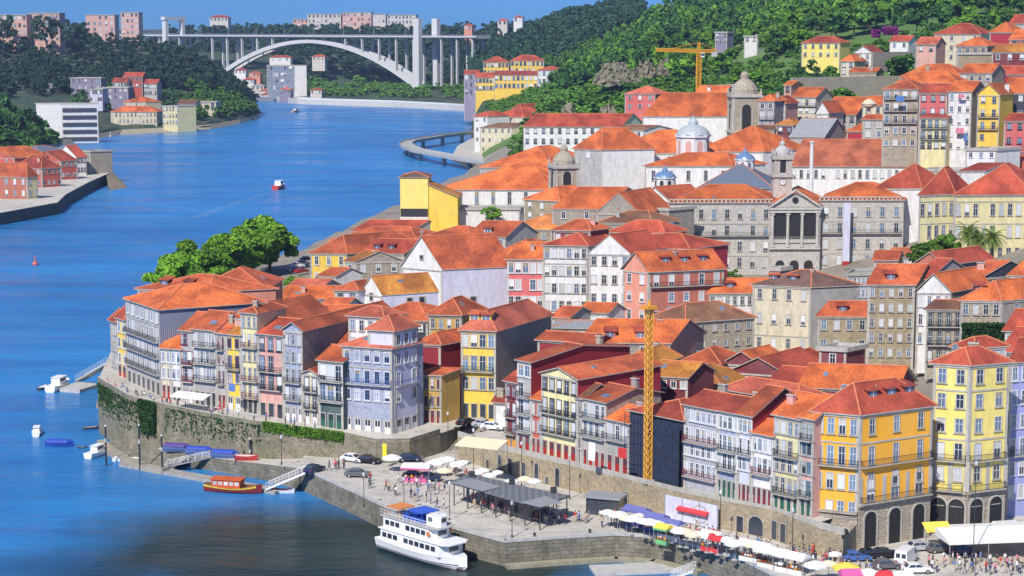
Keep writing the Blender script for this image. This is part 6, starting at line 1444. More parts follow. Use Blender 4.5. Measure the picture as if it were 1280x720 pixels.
wood('woodland', 'dark mass of woods over the hilltop behind the old town', 'woods', jitter(690, 1400, 1290, 1620, 520, 1), 'dark', 7, 14, 260, .9, 1)
wood('woodland', 'brighter trees mixed through the hilltop woods behind the old town', 'woods', jitter(740, 1400, 1200, 1560, 240, 2), 'bright', 6, 12, 240, .9, 2)
wood('woodland', 'green woods behind the cliffs above the yellow blocks', 'woods', jitter(600, 760, 1340, 1720, 420, 13, lambda u, Y: clear(u, Y) and not (u < 715 and Y < 1690)), 'mid', 6, 10, 220, .9, 13)
wood('woodland', 'bright green bushy slope between the waterside villa and the yellow blocks', 'woods', jitter(652, 760, 1160, 1520, 300, 23, lambda u, Y: clear(u, Y)), 'mid', 5, 6, 200, .8, 23)
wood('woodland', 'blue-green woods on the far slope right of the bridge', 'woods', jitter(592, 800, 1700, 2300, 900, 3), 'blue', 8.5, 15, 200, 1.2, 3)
wood('undergrowth', 'low bushy undergrowth over the middle of the green slope', 'bushes', jitter(640, 1000, 860, 1200, 520, 4, lambda u, Y: clear(u, Y)), 'mid', 3.2, 3.4, 160, .55, 4)
wood('undergrowth', 'rough scrub on the slope right of the vineyards', 'bushes', jitter(1000, 1180, 830, 1080, 260, 5, lambda u, Y: clear(u, Y)), 'hedge', 2.6, 2.4, 140, .5, 5)
wood('woodland', 'mid green crowns mixed into the dark hilltop woods', 'woods', jitter(690, 1400, 1270, 1600, 260, 41), 'mid', 6, 13, 240, .9, 41)
wood('woodland', 'tall trees standing before the apartment blocks on the left skyline', 'woods', [PY(u_, 52, 1840+(i_*37) % 30) for i_, u_ in enumerate((-20,-8,2,12,46,52,60,68,84,90,96,104))], 'blue', 8, 20, 260, 1.0, 42)
wood('undergrowth', 'light green terraced vines across the middle of the slope', 'vines', jitter(660, 870, 1030, 1120, 420, 35, lambda u, Y: clear(u, Y)), 'hedge', 2.8, 2.2, 150, .5, 35)
wood('woodland', 'leafy scrub on the steep bank below the yellow apartment blocks', 'bushes', jitter(604, 712, 1250, 1520, 330, 36), 'bright', 3.6, 2.4, 180, .8, 36)
wood('woodland', 'trees right behind the yellow apartment blocks', 'woods', jitter(640, 730, 1560, 1640, 60, 37)+jitter(600, 700, 1690, 1760, 60, 38), 'dark', 6, 9, 200, .9, 37)
def sheet_pts(rows, r0, r1, n, seed, c0=0, c1=None):
    rn = random.Random(seed); out = []; c1 = c1 or len(rows[0])-1.001
    for _ in range(n):
        r, c = rn.uniform(r0, r1), rn.uniform(c0, c1); i, j = int(r), int(c); a_ = rows[i][j].lerp(rows[i][j+1], c-j); b_ = rows[i+1][j].lerp(rows[i+1][j+1], c-j); out.append(a_.lerp(b_, r-i))
    return out
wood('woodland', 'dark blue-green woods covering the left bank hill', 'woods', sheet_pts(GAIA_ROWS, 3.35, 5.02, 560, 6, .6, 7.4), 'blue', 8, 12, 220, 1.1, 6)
wood('woodland', 'dark scrubby trees between the left bank slope houses', 'woods', sheet_pts(GAIA_ROWS, 2.6, 3.3, 70, 7, 3, 7.9), 'dark', 5, 7, 200, .9, 7)
wood('woodland', 'green trees over the wooded point left of the far river bend', 'woods', sheet_pts(GAIA_ROWS, 2.1, 4.2, 120, 9, 5.4, 7.6), 'mid', 6, 9, 220, .9, 9)
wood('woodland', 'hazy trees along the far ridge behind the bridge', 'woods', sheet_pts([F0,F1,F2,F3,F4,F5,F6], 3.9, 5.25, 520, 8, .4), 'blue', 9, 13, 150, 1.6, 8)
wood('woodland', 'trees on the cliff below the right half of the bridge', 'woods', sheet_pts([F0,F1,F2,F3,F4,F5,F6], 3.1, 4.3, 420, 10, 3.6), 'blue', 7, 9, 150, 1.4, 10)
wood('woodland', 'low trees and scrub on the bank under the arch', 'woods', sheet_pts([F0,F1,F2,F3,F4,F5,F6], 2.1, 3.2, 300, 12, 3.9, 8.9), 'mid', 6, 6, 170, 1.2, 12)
gp_ = [(-8,1150,26),(6,1160,24),(18,1180,20),(30,1200,22),(44,1210,17),(2,1110,18),(22,1120,16),(40,1140,15),(56,1180,12),(-20,1120,22),(12,1240,26),(-4,1260,28)]
for i, (u, Y, h) in enumerate(gp_):
    z = 3+max(0, (Y-1100)*.04); x = xat(u, Y, z); tree('dark', x, Y, z, h, 17, 'dark green tree in the cluster at the left edge of the left bank', 'trees at the left edge', 1600, .8, 3, bare=.12)
rg = random.Random(77)
for i in range(16):
    x, Y = rg.uniform(-400, -262), rg.uniform(850, 1130)
    tree('mid', x, Y, 4.8, rg.uniform(7, 12), rg.uniform(8, 12), 'green tree on the open left bank quay beside the red warehouses', 'trees on the left bank quay', 1600, .8, 3, bare=.2)
# rock outcrops on the slope
def outcrop(label, u, v, Y, wd, h, seed):
    rn = random.Random(seed); q = PY(u, v, Y); t = MB(); n = 16
    rows = []
    for j in range(7):
        f = j/6; rows.append([(wd*(i/n-.5)*(1-.35*f)+rn.uniform(-1,1)*1.1, f*h*.75+rn.uniform(-1,1)*1.5-abs(i/n-.5)*-3, -3+(h+3)*f*(1-.6*abs(i/n-.5)**1.5)+rn.uniform(-.8,.8)) for i in range(n+1)])
    for j in range(6):
        for i in range(n): t.face([rows[j][i], rows[j][i+1], rows[j+1][i+1], rows[j+1][i]])
    o = t.build('rock_outcrop', plaster('hillside_rock', (.20,.165,.11), .85, (.05,.08,.03)), None, q); tag(o, kind='structure')
for a_ in ((0, 808, 90, 1120, 13, 7, 1), (0, 834, 88, 1125, 12, 7, 2), (0, 792, 96, 1118, 9, 5, 8), (0, 770, 96, 1130, 24, 9, 3), (0, 760, 100, 1090, 18, 7, 5), (0, 712, 152, 960, 10, 9, 6), (0, 761, 150, 940, 10, 8, 7)): outcrop(*a_)
# old stone wall on the slope
q0, q1 = PY(1091, 82, 865), PY(1142, 76, 880); mb = MB(); mb.obox((q0.x,q0.y),(q1.x,q1.y), 1.2, q0.z-3, q0.z+6); tag(mb.build('garden_wall', W['rubble']), 'old grey garden wall below the white gabled villa', 'wall')
q0, q1 = PY(990, 106, 800), PY(1150, 92, 830); mb = MB(); mb.obox((q0.x,q0.y),(q1.x,q1.y), 1.2, q0.z-8, q0.z+3); tag(mb.build('hillside_wall', W['rubble']), 'long dark retaining wall across the slope above the orange roofs', 'wall')
# ------------------------------------------------------------------ people
def person_mesh(pose, seed):
    """one continuous skinned body, pose: stand / walk / sit"""
    V, E, Rr = [], [], []
    def add(p, r, par=None):
        V.append(p); Rr.append(r)
        if par is not None: E.append((par, len(V)-1))
        return len(V)-1
    st = .26 if pose == 'walk' else .04
    hip = add((0,0,.93), (.15,.11)); w_ = add((0,0,1.08), (.135,.10), hip); ch = add((0,-.01,1.30), (.17,.115), w_); sh = add((0,0,1.42), (.13,.09), ch); nk = add((0,-.005,1.50), (.055,.055), sh); hd = add((0,-.02,1.60), (.085,.095), nk); tp = add((0,-.015,1.70), (.07,.08), hd)
    for sx in (-1, 1):
        k = st*sx; a = add((sx*.10,0,.88), (.09,.095), hip); kn = add((sx*.11,-.03-k*.4,.50), (.06,.065), a); an = add((sx*.11,.02-k,.09), (.042,.045), kn); add((sx*.115,-.13-k,.035), (.045,.03), an)
        s_ = add((sx*.19,0,1.40), (.06,.06), sh); el = add((sx*.25,.02+k*.5,1.13), (.043,.043), s_); wr = add((sx*.24,-.06+k*.9,.90), (.032,.032), el); add((sx*.235,-.08+k*.95,.80), (.034,.022), wr)
    me = bpy.data.meshes.new('p'); me.from_pydata(V, E, []); ob = bpy.data.objects.new('p', me); COL.objects.link(ob)
    md = ob.modifiers.new('s', 'SKIN'); 
    for i, v in enumerate(me.skin_vertices[0].data): v.radius = Rr[i]; v.use_root = (i == 0)
    sb = ob.modifiers.new('u', 'SUBSURF'); sb.levels = 1; sb.render_levels = 1
    dg = bpy.context.evaluated_depsgraph_get(); m2 = bpy.data.meshes.new_from_object(ob.evaluated_get(dg)); bpy.data.objects.remove(ob); m2.name = 'body'; return m2
BODY = {p: person_mesh(p, 0) for p in ('stand', 'walk')}
SKIN = plain('skin', (.50,.29,.20), .6); 
CL = dict(white=(.72,.72,.72), red=(.50,.03,.03), navy=(.02,.03,.10), black=(.018,.018,.02), blue=(.08,.18,.45), grey=(.22,.22,.24), beige=(.48,.38,.26), green=(.05,.18,.08), yellow=(.70,.50,.05), pink=(.60,.20,.28))
CM = {k: plain('cloth_'+k, v, .85) for k, v in CL.items()}
HAIR = [plain('hair_dark', (.02,.014,.01), .7), plain('hair_brown', (.09,.05,.025), .7)]
hm = MB(); hm.lathe(0, .005, [(.103,1.60),(.112,1.68),(.10,1.755),(.06,1.80),(.01,1.815)], 8)
PM = {}
def person_at(x, y, z, pose, top, bot, rz, where, grp):
    k = (pose, top, bot)
    if k not in PM:
        m_ = BODY[pose].copy(); m_.materials.clear()
        for mt in (SKIN, CM[top], CM[bot], M['black']): m_.materials.append(mt)
        for p in m_.polygons:
            c = p.center; ax = abs(c.x)
            p.material_index = 0 if c.z > 1.47 or (c.z < 1.05 and ax > .19) else 1 if c.z > .97 or ax > .215 else 2 if c.z > .10 else 3
            p.use_smooth = True
        PM[k] = m_
    if ('hair', top) not in PM: PM[('hair', top)] = hm.mesh('hair', [HAIR[len(top) % 2]])
    t = link('person', PM[k], None, (x, y, z+.01), rz); tag(t, f'{"walking" if pose == "walk" else "standing"} person in {top} top and {bot} trousers {where}', 'person', grp+f' in {top} and {bot}')
    link('hair', PM[('hair', top)], t); return t
rp = random.Random(21); TAKEN = []
QPOLY = poly
def inpoly(x, y, P_):
    c = False; n = len(P_)
    for i in range(n):
        (x1, y1), (x2, y2) = P_[i], P_[(i+1) % n]
        if (y1 > y) != (y2 > y) and x < (x2-x1)*(y-y1)/(y2-y1)+x1: c = not c
    return c
def free(x, y, r):
    return all((x-a)**2+(y-b_)**2 > (r+rr)**2 for a, b_, rr in TAKEN)
def crowd(pts, n, where, grp, z=4, jit=1.5, tops=None):
    k = 0; g = 0
    while g < n and k < n*30:
        k += 1; i = rp.randrange(len(pts)-1); s = rp.random(); (u0, v0), (u1, v1) = pts[i], pts[i+1]; p = P(u0+(u1-u0)*s, v0+(v1-v0)*s, z); x, y = p.x+rp.uniform(-jit, jit), p.y+rp.uniform(-jit, jit)
        if not free(x, y, .35) or (z == 4 and not inpoly(x, y, QPOLY)): continue
        TAKEN.append((x, y, .3)); g += 1
        person_at(x, y, z, rp.choice(['stand', 'walk']), rp.choice(tops or ['white','red','navy','black','blue','grey','beige','pink']), rp.choice(['navy','black','grey','beige']), rp.uniform(0, 6.28), where, grp)
# ------------------------------------------------------------------ vehicles
CARM = {}
def car(u, v, z, rz, col, label, kind='car', group=None, p=None):
    """rz: heading of the car's nose, degrees"""
    p = p or P(u, v, z); van = kind == 'van'; k = (kind, col)
    pc = {'white': (.75,.75,.75), 'silver': (.42,.43,.45), 'black': (.015,.015,.018), 'navy': (.02,.035,.10), 'red': (.45,.02,.02), 'grey': (.12,.125,.13), 'blue': (.06,.14,.40)}[col]
    L_, Wd_, Hh_ = (5.3, 2.0, 2.35) if van else (4.3, 1.76, 1.46)
    if k not in CARM:
        pm = plain('car_paint_'+col, pc, .25, .1, .03); b_ = MB()
        if van: low = [(-2.6,.35),(-2.65,1.2),(-2.6,2.2),(-2.35,2.35),(1.15,2.35),(1.45,2.2),(2.05,1.35),(2.55,1.1),(2.65,.7),(2.6,.35)]
        else: low = [(-2.1,.32),(-2.15,.62),(-2.08,.92),(-1.35,.98),(1.0,.96),(1.9,.80),(2.12,.62),(2.12,.32)]
        def extr(mb, pr, w0, w1f, m):
            n = len(pr); a = [Vector((x, -w0*w1f(z), z)) for x, z in pr]; c = [Vector((x, w0*w1f(z), z)) for x, z in pr]
            mb.face(a, m); mb.face(c[::-1], m)
            for i in range(n): j = (i+1) % n; mb.face([a[j], a[i], c[i], c[j]], m)
        tp_ = lambda z: 1-.10*max(0, z-1.0)-(.04 if z < .4 else 0)
        extr(b_, low, Wd_/2, tp_, 0)
        if not van:
            cab = [(-1.75,.95),(-1.25,1.40),(-.9,1.46),(.05,1.46),(.35,1.38),(1.05,.95)]; extr(b_, cab, Wd_/2*.94, lambda z: 1-.28*max(0, z-.95), 0)
        body = b_.mesh('body', [pm]); g = MB()
        if van:
            for sy in (-1, 1): g.face([(.9,sy*.965,1.35),(1.75,sy*.975,1.35),(1.38,sy*.90,2.0),(.9,sy*.90,2.0)][::sy])
            g.face([(1.52,-.82,2.13),(2.06,-.88,1.38),(2.06,.88,1.38),(1.52,.82,2.13)]); 
            for sy in (-.75,.1): g.face([(-2.67,sy,1.4),(-2.64,sy,2.0),(-2.64,sy+.6,2.0),(-2.67,sy+.6,1.4)])
        else:
            for sy in (-1, 1):
                for x0, x1, t0, t1 in ((-1.45,-.42,-1.12,-.42),(-.34,.78,-.34,.22)):
                    g.face([(x0,sy*.832,1.0),(x1,sy*.832,1.0),(t1,sy*.745,1.36),(t0,sy*.745,1.36)][::sy])
            g.face([(1.03,-.72,1.0),(1.03,.72,1.0),(.40,.62,1.385),(.40,-.62,1.385)]); g.face([(-1.74,.72,1.0),(-1.74,-.72,1.0),(-1.31,-.62,1.38),(-1.31,.62,1.38)])
        gl = g.mesh('windows', [M['g1']]); wl = MB()
        for i in range(14):
            a0, a1 = 2*pi*i/14, 2*pi*(i+1)/14; R0 = .33
            wl.face([(R0*cos(a0),-.11,R0*sin(a0)),(R0*cos(a1),-.11,R0*sin(a1)),(R0*cos(a1),.11,R0*sin(a1)),(R0*cos(a0),.11,R0*sin(a0))],0)
        for sy in (-.11, .11):
            wl.face([(.33*cos(2*pi*i/14),sy,.33*sin(2*pi*i/14)) for i in range(14)],0); wl.face([(.2*cos(2*pi*i/10),sy*1.06,.2*sin(2*pi*i/10)) for i in range(10)],1)
        wh = wl.mesh('wheel', [M['black'], M['steel']]); l_ = MB(); l_.box(-.03,-.2,-.08,.03,.2,.08); hl = l_.mesh('headlight', [M['g3']]); tl = l_.mesh('tail_light', [M['rdoor']])
        CARM[k] = (body, gl, wh, hl, tl)
    body, gl, wh, hl, tl = CARM[k]; name = 'parked_van' if van else 'parked_car'
    t = thing(name, label, 'van' if van else 'car', p, radians(rz), group); link('body', body, t); link('windows', gl, t)
    fx, bx = (1.65,-1.6) if van else (1.32,-1.30)
    for x_ in (fx, bx):
        for sy in (-1, 1): link('wheel', wh, t, (x_, sy*(Wd_/2-.09), .33))
    for sy in (-1, 1): link('headlight', hl, t, ((2.66 if van else 2.13), sy*.62, .78 if van else .62)); link('tail_light', tl, t, ((-2.66 if van else -2.13), sy*.66, .9 if van else .72))
    TAKEN.append((p.x, p.y, 2.2)); return t
car(447, 596, 4.0, -8, 'grey', 'dark grey car parked out on the open quay near its edge')
car(441, 577, 4.0, -30, 'white', 'white car by the foot of the promenade wall')
car(461, 579, 4.0, -20, 'black', 'black car beside the white one at the foot of the promenade wall')
car(530, 557, 4.6, 20, 'silver', 'silver car in the row below the street wall'); car(517, 562, 4.4, 20, 'navy', 'dark blue car left of the silver one below the street wall')
car(543, 553, 4.8, 22, 'black', 'black car between the silver car and the red car'); car(555, 549, 5.2, 24, 'red', 'red car at the top of the quay ramp')
car(538, 525, 8.0, 10, 'white', 'white car at the head of the side street'); car(582, 531, 8.1, 60, 'black', 'black car on the street before the bright yellow house')
car(605, 534, 8.1, -20, 'silver', 'silver car on the terrace street before the yellow house'); car(616, 537, 8.1, -20, 'white', 'white car at the terrace end beside the awning')
car(511, 576, 4.2, 15, 'navy', 'dark blue car behind the white pointed parasol', group=None); car(519, 598, 4, -5, 'black', 'black car behind the pink-skirted stall'); car(536, 601, 4, -5, 'navy', 'navy car parked right of the black one by the stalls')
car(1088, 698, 4, 10, 'black', 'black car in front of the amber house arches'); car(1106, 697, 4, 8, 'black', 'second black car in front of the amber house arches'); car(1070, 701, 4, 6, 'blue', 'blue car left of the black ones before the amber house')
car(1133, 704, 4, 60, 'white', 'white van by the corner of the amber house', 'van'); car(1150, 688, 4, 12, 'silver', 'silver car behind the white van near the amber house'); car(1176, 690, 4, 12, 'grey', 'grey car between the two corner houses')
car(1190, 683, 4, 14, 'white', 'white car before the lemon house arcade'); car(1262, 671, 4, 14, 'white', 'white van parked before the right end arcade', 'van'); car(1204, 693, 4, 8, 'navy', 'dark car beside the white car before the lemon house')
car(1146, 716, 4, 5, 'white', 'white car at the lower right beside the stalls'); car(393, 590, 4, 60, 'navy', 'dark blue car by the gangway at the left end of the quay')
car(1108, 711, 4, 12, 'grey', 'dark grey car in front of the white van among the stalls')
for i_, (u_, v_, c_l, lb_) in enumerate([(372,334,'white','white car in the riverside car park behind the trees'),(379,331,'silver','silver car in the riverside car park behind the trees'),(366,338,'navy','dark blue car in the riverside car park behind the trees'),(384,326,'black','black car in the riverside car park behind the trees'),(377,341,'red','red car in the riverside car park behind the trees')]): car(u_, v_, 8.2, 20+i_*7, c_l, lb_)
# ------------------------------------------------------------------ parasols and stalls
PR = {}
def parasol(u, v, r, col, label, z=4, h=2.5, sq=False, group='market parasols along the quay'):
    r *= .68
    mt = {'white': plain('canvas_white', (.70,.69,.67), .8, 0, .06), 'yellow': plain('canvas_yellow', (.75,.55,.08), .8), 'red': plain('canvas_red', (.60,.04,.05), .8), 'cream': plain('canvas_cream', (.68,.60,.42), .8), 'blue': plain('canvas_blue', (.12,.13,.34), .8), 'green': plain('canvas_green', (.15,.42,.15), .8), 'pink': plain('canvas_pink', (.62,.10,.30), .8)}[col]
    k = (col, round(r*4), sq)
    if k not in PR:
        r = round(r*4)/4; c = MB(); n = 4 if sq else 8; off = pi/4 if sq else 0
        pt = lambda i, rr, zz: (rr*cos(2*pi*i/n+off), rr*sin(2*pi*i/n+off), zz)
        for i in range(n):
            c.face([pt(i,r,0), pt(i+1,r,0), pt(i+1,r*.5,r*.22), pt(i,r*.5,r*.22)]); c.face([pt(i,r*.5,r*.22), pt(i+1,r*.5,r*.22), (0,0,r*.36)]); c.face([pt(i,r,-.22), pt(i+1,r,-.22), pt(i+1,r,0), pt(i,r,0)])
        b_ = MB(); b_.tube((0,0,.05),(0,0,h+r*.36),.045); 
        for i in range(n): q = pt(i, r*.95, h-.02); b_.tube((0,0,h+r*.05), q, .02, None, 3)
        f_ = MB(); f_.box(-.35,-.35,0,.35,.35,.12); f_.cyl(0,0,.12,.35,.09,.09,6)
        PR[k] = (c.mesh('canopy', [mt]), b_.mesh('pole', [M['steel']]), f_.mesh('base', [M['conc']]))
    p = P(u, v, z+h); p.z = z; t = thing('parasol', label, 'parasol', p, random.uniform(0, .6), group); link('canopy', PR[k][0], t, (0,0,h)); link('pole', PR[k][1], t); link('base', PR[k][2], t); TAKEN.append((p.x, p.y, .5)); return p
def stall(u, v, w, d, rz, col, skirt, label, z=4, h=2.5, group=None):
    w *= .72; d *= .72
    p = P(u, v, z+h); p.z = z; t = thing('market_stall', label, 'market stall', p, radians(rz), group)
    mt = {'white': 'canvas_white', 'yellow': 'canvas_yellow', 'red': 'canvas_red', 'cream': 'canvas_cream', 'blue': 'canvas_blue', 'green': 'canvas_green', 'pink': 'canvas_pink'}
    for c_0 in (col, skirt):
        if c_0 and mt[c_0] not in MATS: plain(mt[c_0], {'white': (.76,.75,.72), 'yellow': (.75,.55,.08), 'red': (.60,.04,.05), 'cream': (.68,.60,.42), 'blue': (.12,.13,.34), 'green': (.15,.42,.15), 'pink': (.62,.10,.30)}[c_0], .8)
    c = MB(); x, y = w/2, d/2
    c.face([(-x,-y,h),(x,-y,h),(x*.9,0,h+.6),(-x*.9,0,h+.6)]); c.face([(x,y,h),(-x,y,h),(-x*.9,0,h+.6),(x*.9,0,h+.6)]); c.face([(x,-y,h),(x,y,h),(x*.9,0,h+.6)]); c.face([(-x,y,h),(-x,-y,h),(-x*.9,0,h+.6)])
    for a_, b_ in (((-x,-y),(x,-y)),((x,-y),(x,y)),((x,y),(-x,y)),((-x,y),(-x,-y))): c.face([(*a_,h-.3),(*b_,h-.3),(*b_,h),(*a_,h)], 1)
    c.build('canopy', [MATS[mt[col]], MATS[mt[skirt or col]]], t)
    for sx in (-1, 1):
        for sy in (-1, 1): q = MB(); q.tube((sx*(x-.1),sy*(y-.1),0),(sx*(x-.1),sy*(y-.1),h),.05); q.build('post', M['steel'], t)
    b_ = MB(); b_.box(-x*.85,-y*.75,.75,x*.85,-y*.1,.85); b_.box(-x*.82,-y*.7,0,x*.82,-y*.15,.75,1); rn = random.Random(int(u)); 
    for i in range(max(3, int(w*1.6))): xx = -x*.8+1.6*x*rn.random()*.9; yy = -y*.7+rn.random()*y*.35; b_.box(xx,yy,.85,xx+.28,yy+.22,.95+rn.random()*.3,rn.choice((1,2,3,4)))
    b_.build('counter', [M['wood'], MATS[mt[skirt or col]], M['rdoor'], M['ydoor'], M['wtrim']], t); TAKEN.append((p.x, p.y, min(w, d)*.45))
for u, v, r, c, lab in [(490,572,2.6,'white','white pointed parasol nearest the cars below the promenade'),(545,578,2.4,'white','white parasol right of the pink-skirted stall'),(560,574,2.2,'white','white parasol near the red car'),(572,580,2.2,'white','white parasol by the start of the terrace wall'),
    (556,588,2.2,'cream','cream parasol behind the pavilion roof left end'),(597,590,1.8,'white','first white parasol between pavilion and terrace wall'),(612,594,1.8,'white','second white parasol between pavilion and terrace wall'),(640,601,1.8,'white','white parasol before the blue doors of the terrace wall'),
    (772,643,2.2,'white','white parasol at the right end of the pavilion'),(790,648,2.3,'white','white parasol below the blue awning row'),(812,652,2.2,'white','white parasol between blue awnings and stalls'),
    (850,663,2.2,'white','white parasol right of the coloured stall'),(866,668,2.0,'cream','cream parasol in the riverside parasol row'),(908,674,2.0,'white','white parasol in front of the arched gateway, left'),(918,679,2.1,'white','white parasol in front of the arched gateway, right'),
    (1020,706,2.6,'white','wide white parasol left of the yellow one'),(1058,709,2.8,'yellow','yellow parasol with pink stall beneath'),(1108,718,2.6,'red','red parasol at the bottom edge'),(1086,715,2.2,'white','white parasol between yellow and red parasols'),(890,670,2.0,'red','small red parasol in the riverside row')]:
    parasol(u, v, r, c, lab)
XP = [(775,650),(783,655),(799,652),(805,659),(822,662),(838,666),(858,672),(874,675),(884,678),(898,681),(928,686),(938,689),(952,692),(966,697),(980,700),(1000,704),(1036,712),(1044,700),(760,648),(603,596),(622,598),(656,606),(668,609),(552,582),(580,586)]
for i, (u, v) in enumerate(XP):
    parasol(u, v-8, (1.7, 1.9, 1.6)[i % 3], ('white','cream','white','white','red' if i == 9 else 'white')[i % 5] if i != 4 else 'white', 'small pale parasol among the crowded market parasols' if i < 19 else 'small pale parasol near the pavilion and terrace wall', group='small market parasols' if i < 19 else 'small parasols near the pavilion')
stall(521, 583, 7, 4, -12, 'white', 'pink', 'white canopy stall with bright pink skirts by the parked cars')
for i, (u, v, w, c, s, lab) in enumerate([(796,637,6,'blue','blue','long blue awning stall leftmost under the terrace wall'),(818,645,6,'blue','blue','second blue awning stall under the terrace wall'),(838,653,6,'blue','white','third blue awning stall beside the white banner sheet'),
    (830,659,3.4,'yellow','green','yellow and green striped stall below the blue awnings'),(945,681,8,'white','white','long white market canopy left of the pair of doors'),(968,689,8,'white','white','long white market canopy before the pair of doors'),(990,694,7,'white','white','white market canopy before the ruined wall'),
    (890,668,5,'white','red','white market canopy with red skirt in the riverside row'),(1063,716,4,'pink','pink','pink market stall beneath the yellow parasol'),(1128,719,4,'white','white','small white stall canopy at the bottom edge')]):
    stall(u, v, w, 3.2, -40 if u < 1000 else 5, c, s, lab)
# big white marquee at the lower right
q = P(1240, 690, 4); t = thing('marquee', 'large white marquee over the outdoor tables at the lower right corner', 'marquee', q, radians(8))
mb = MB(); 
for i in range(4):
    x0 = -8.5+i*6; mb.face([(x0,-5,3.0),(x0+6,-5,3.0),(x0+6,0,3.9),(x0,0,3.9)]); mb.face([(x0+6,5,3.0),(x0,5,3.0),(x0,0,3.9),(x0+6,0,3.9)])
mb.face([(-8.5,-5,2.7),(15.5,-5,2.7),(15.5,-5,3),(-8.5,-5,3)]); mb.face([(-8.5,5,2.7),(-8.5,-5,2.7),(-8.5,-5,3),(-8.5,0,3.9),(-8.5,5,3)]); mb.face([(15.5,5,2.7),(-8.5,5,2.7),(-8.5,5,3),(15.5,5,3)])
mb.build('canopy', plain('canvas_white', (.76,.75,.72), .8), t)
for x_ in (-8.3,-2.5,3.5,9.5,15.3):
    for y_ in (-4.8,4.8): c = MB(); c.tube((x_,y_,0),(x_,y_,3),.08); c.build('post', M['steel'], t)
# awning at the terrace start, red awnings
q = P(602, 552, 11.2); q.z = 8.1; t = thing('awning', 'cream awning sheltering tables at the left end of the terrace', 'awning', q, radians(-25))
mb = MB(); mb.face([(-4,-2,2.6),(4,-2,2.6),(4,2,3.3),(-4,2,3.3)]); mb.face([(-4,2,3.2),(4,2,3.2),(4,-2,2.5),(-4,-2,2.5)]); mb.face([(-4,-2,2.4),(4,-2,2.4),(4,-2,2.6),(-4,-2,2.6)]); mb.build('canopy', plain('canvas_cream', (.68,.60,.42), .8), t)
for x_ in (-3.9,3.9):
    for y_, h_ in ((-1.9,2.55),(1.9,3.2)): c = MB(); c.tube((x_,y_,0),(x_,y_,h_),.05); c.build('post', M['steel'], t)
q = P(236, 503, 12.2); a_, b_ = P(207, 511, 9.9), P(249, 518, 9.6); dd = (b_-a_); t = thing('awning', 'long white restaurant awning at the foot of the promenade houses', 'awning', a_+Vector((1.2,1.6,0)), atan2(dd.y, dd.x)); Ln = dd.length
mb = MB(); mb.face([(0,-1,2.3),(Ln,-1,2.3),(Ln,1.4,2.9),(0,1.4,2.9)]); mb.face([(0,1.4,2.8),(Ln,1.4,2.8),(Ln,-1,2.2),(0,-1,2.2)]); mb.face([(0,-1,2.1),(Ln,-1,2.1),(Ln,-1,2.3),(0,-1,2.3)]); mb.build('canopy', MATS['canvas_white'], t)
for x_ in (.1, Ln-.1): c = MB(); c.tube((x_,-.9,0),(x_,-.9,2.3),.05); c.build('post', M['steel'], t)
p, a_ = on_wall(872, 6.9); mb = MB(); mb.face([(-3,-.05,0),(3,-.05,0),(3,-1.6,-.7),(-3,-1.6,-.7)][::-1]); mb.face([(-3,-1.6,-.7),(3,-1.6,-.7),(3,-1.6,-1),(-3,-1.6,-1)][::-1]); o = mb.build('awning', plain('canvas_red', (.6,.04,.05), .8), None, p); o.rotation_euler.z = a_; tag(o, 'rust-red awning fixed to the terrace wall above the white banner sheet', 'awning')
p, a_ = on_wall(868, 4.1); mb = MB(); mb.box(-4.6,-.9,0,4.6,-.8,4.2,0); mb.cyl(0,0,0,.01,.01,.01,3)
mb = MB(); mb.box(-5.2,-.9,0,5.2,-.82,3.7,0)
for k in range(18):
    a0, a1 = 2*pi*k/18, 2*pi*(k+1)/18; mb.face([(1.8+1.25*cos(a0),-.93,1.8+1.25*sin(a0)),(1.8+1.25*cos(a1),-.93,1.8+1.25*sin(a1)),(1.8+1.5*cos(a1),-.93,1.8+1.5*sin(a1)),(1.8+1.5*cos(a0),-.93,1.8+1.5*sin(a0))],1)
for x_ in (-5.1,-1.7,1.7,5.1): mb.box(x_-.06,-.98,0,x_+.06,-.9,3.8,2)
o = mb.build('banner_sheet', [W['lav'], W['ltgrey'], M['steel']], None, p); o.rotation_euler.z = a_; tag(o, 'big pale banner sheet with a faint ring covering the foot of the terrace wall', 'banner')
p = P(1168, 657, 7.6); mb = MB(); mb.face([(-2,0,1.0),(2,0,1.0),(2,-1.8,.2),(-2,-1.8,.2)][::-1]); mb.face([(-2,-1.8,.2),(2,-1.8,.2),(2,-1.8,-.1),(-2,-1.8,-.1)][::-1]); o = mb.build('awning', [plain('canvas_yellow', (.75,.55,.08), .8)], None, (p.x, p.y, 7.2), radians(10)); tag(o, 'yellow shop awning in the gap between amber and lemon houses', 'awning')
q = P(1067, 698, 4); mb = MB(); mb.box(-.5,-.5,0,.5,.5,2.2); mb.box(-.58,-.58,2.2,.58,.58,2.45,0); mb.box(-.38,-.53,.4,.38,-.5,2.0,1); tag(mb.build('kiosk_box', [M['rdoor'], M['g2']], None, P(1074, 684, 4)), 'small red kiosk box at the left foot of the amber house', 'kiosk')
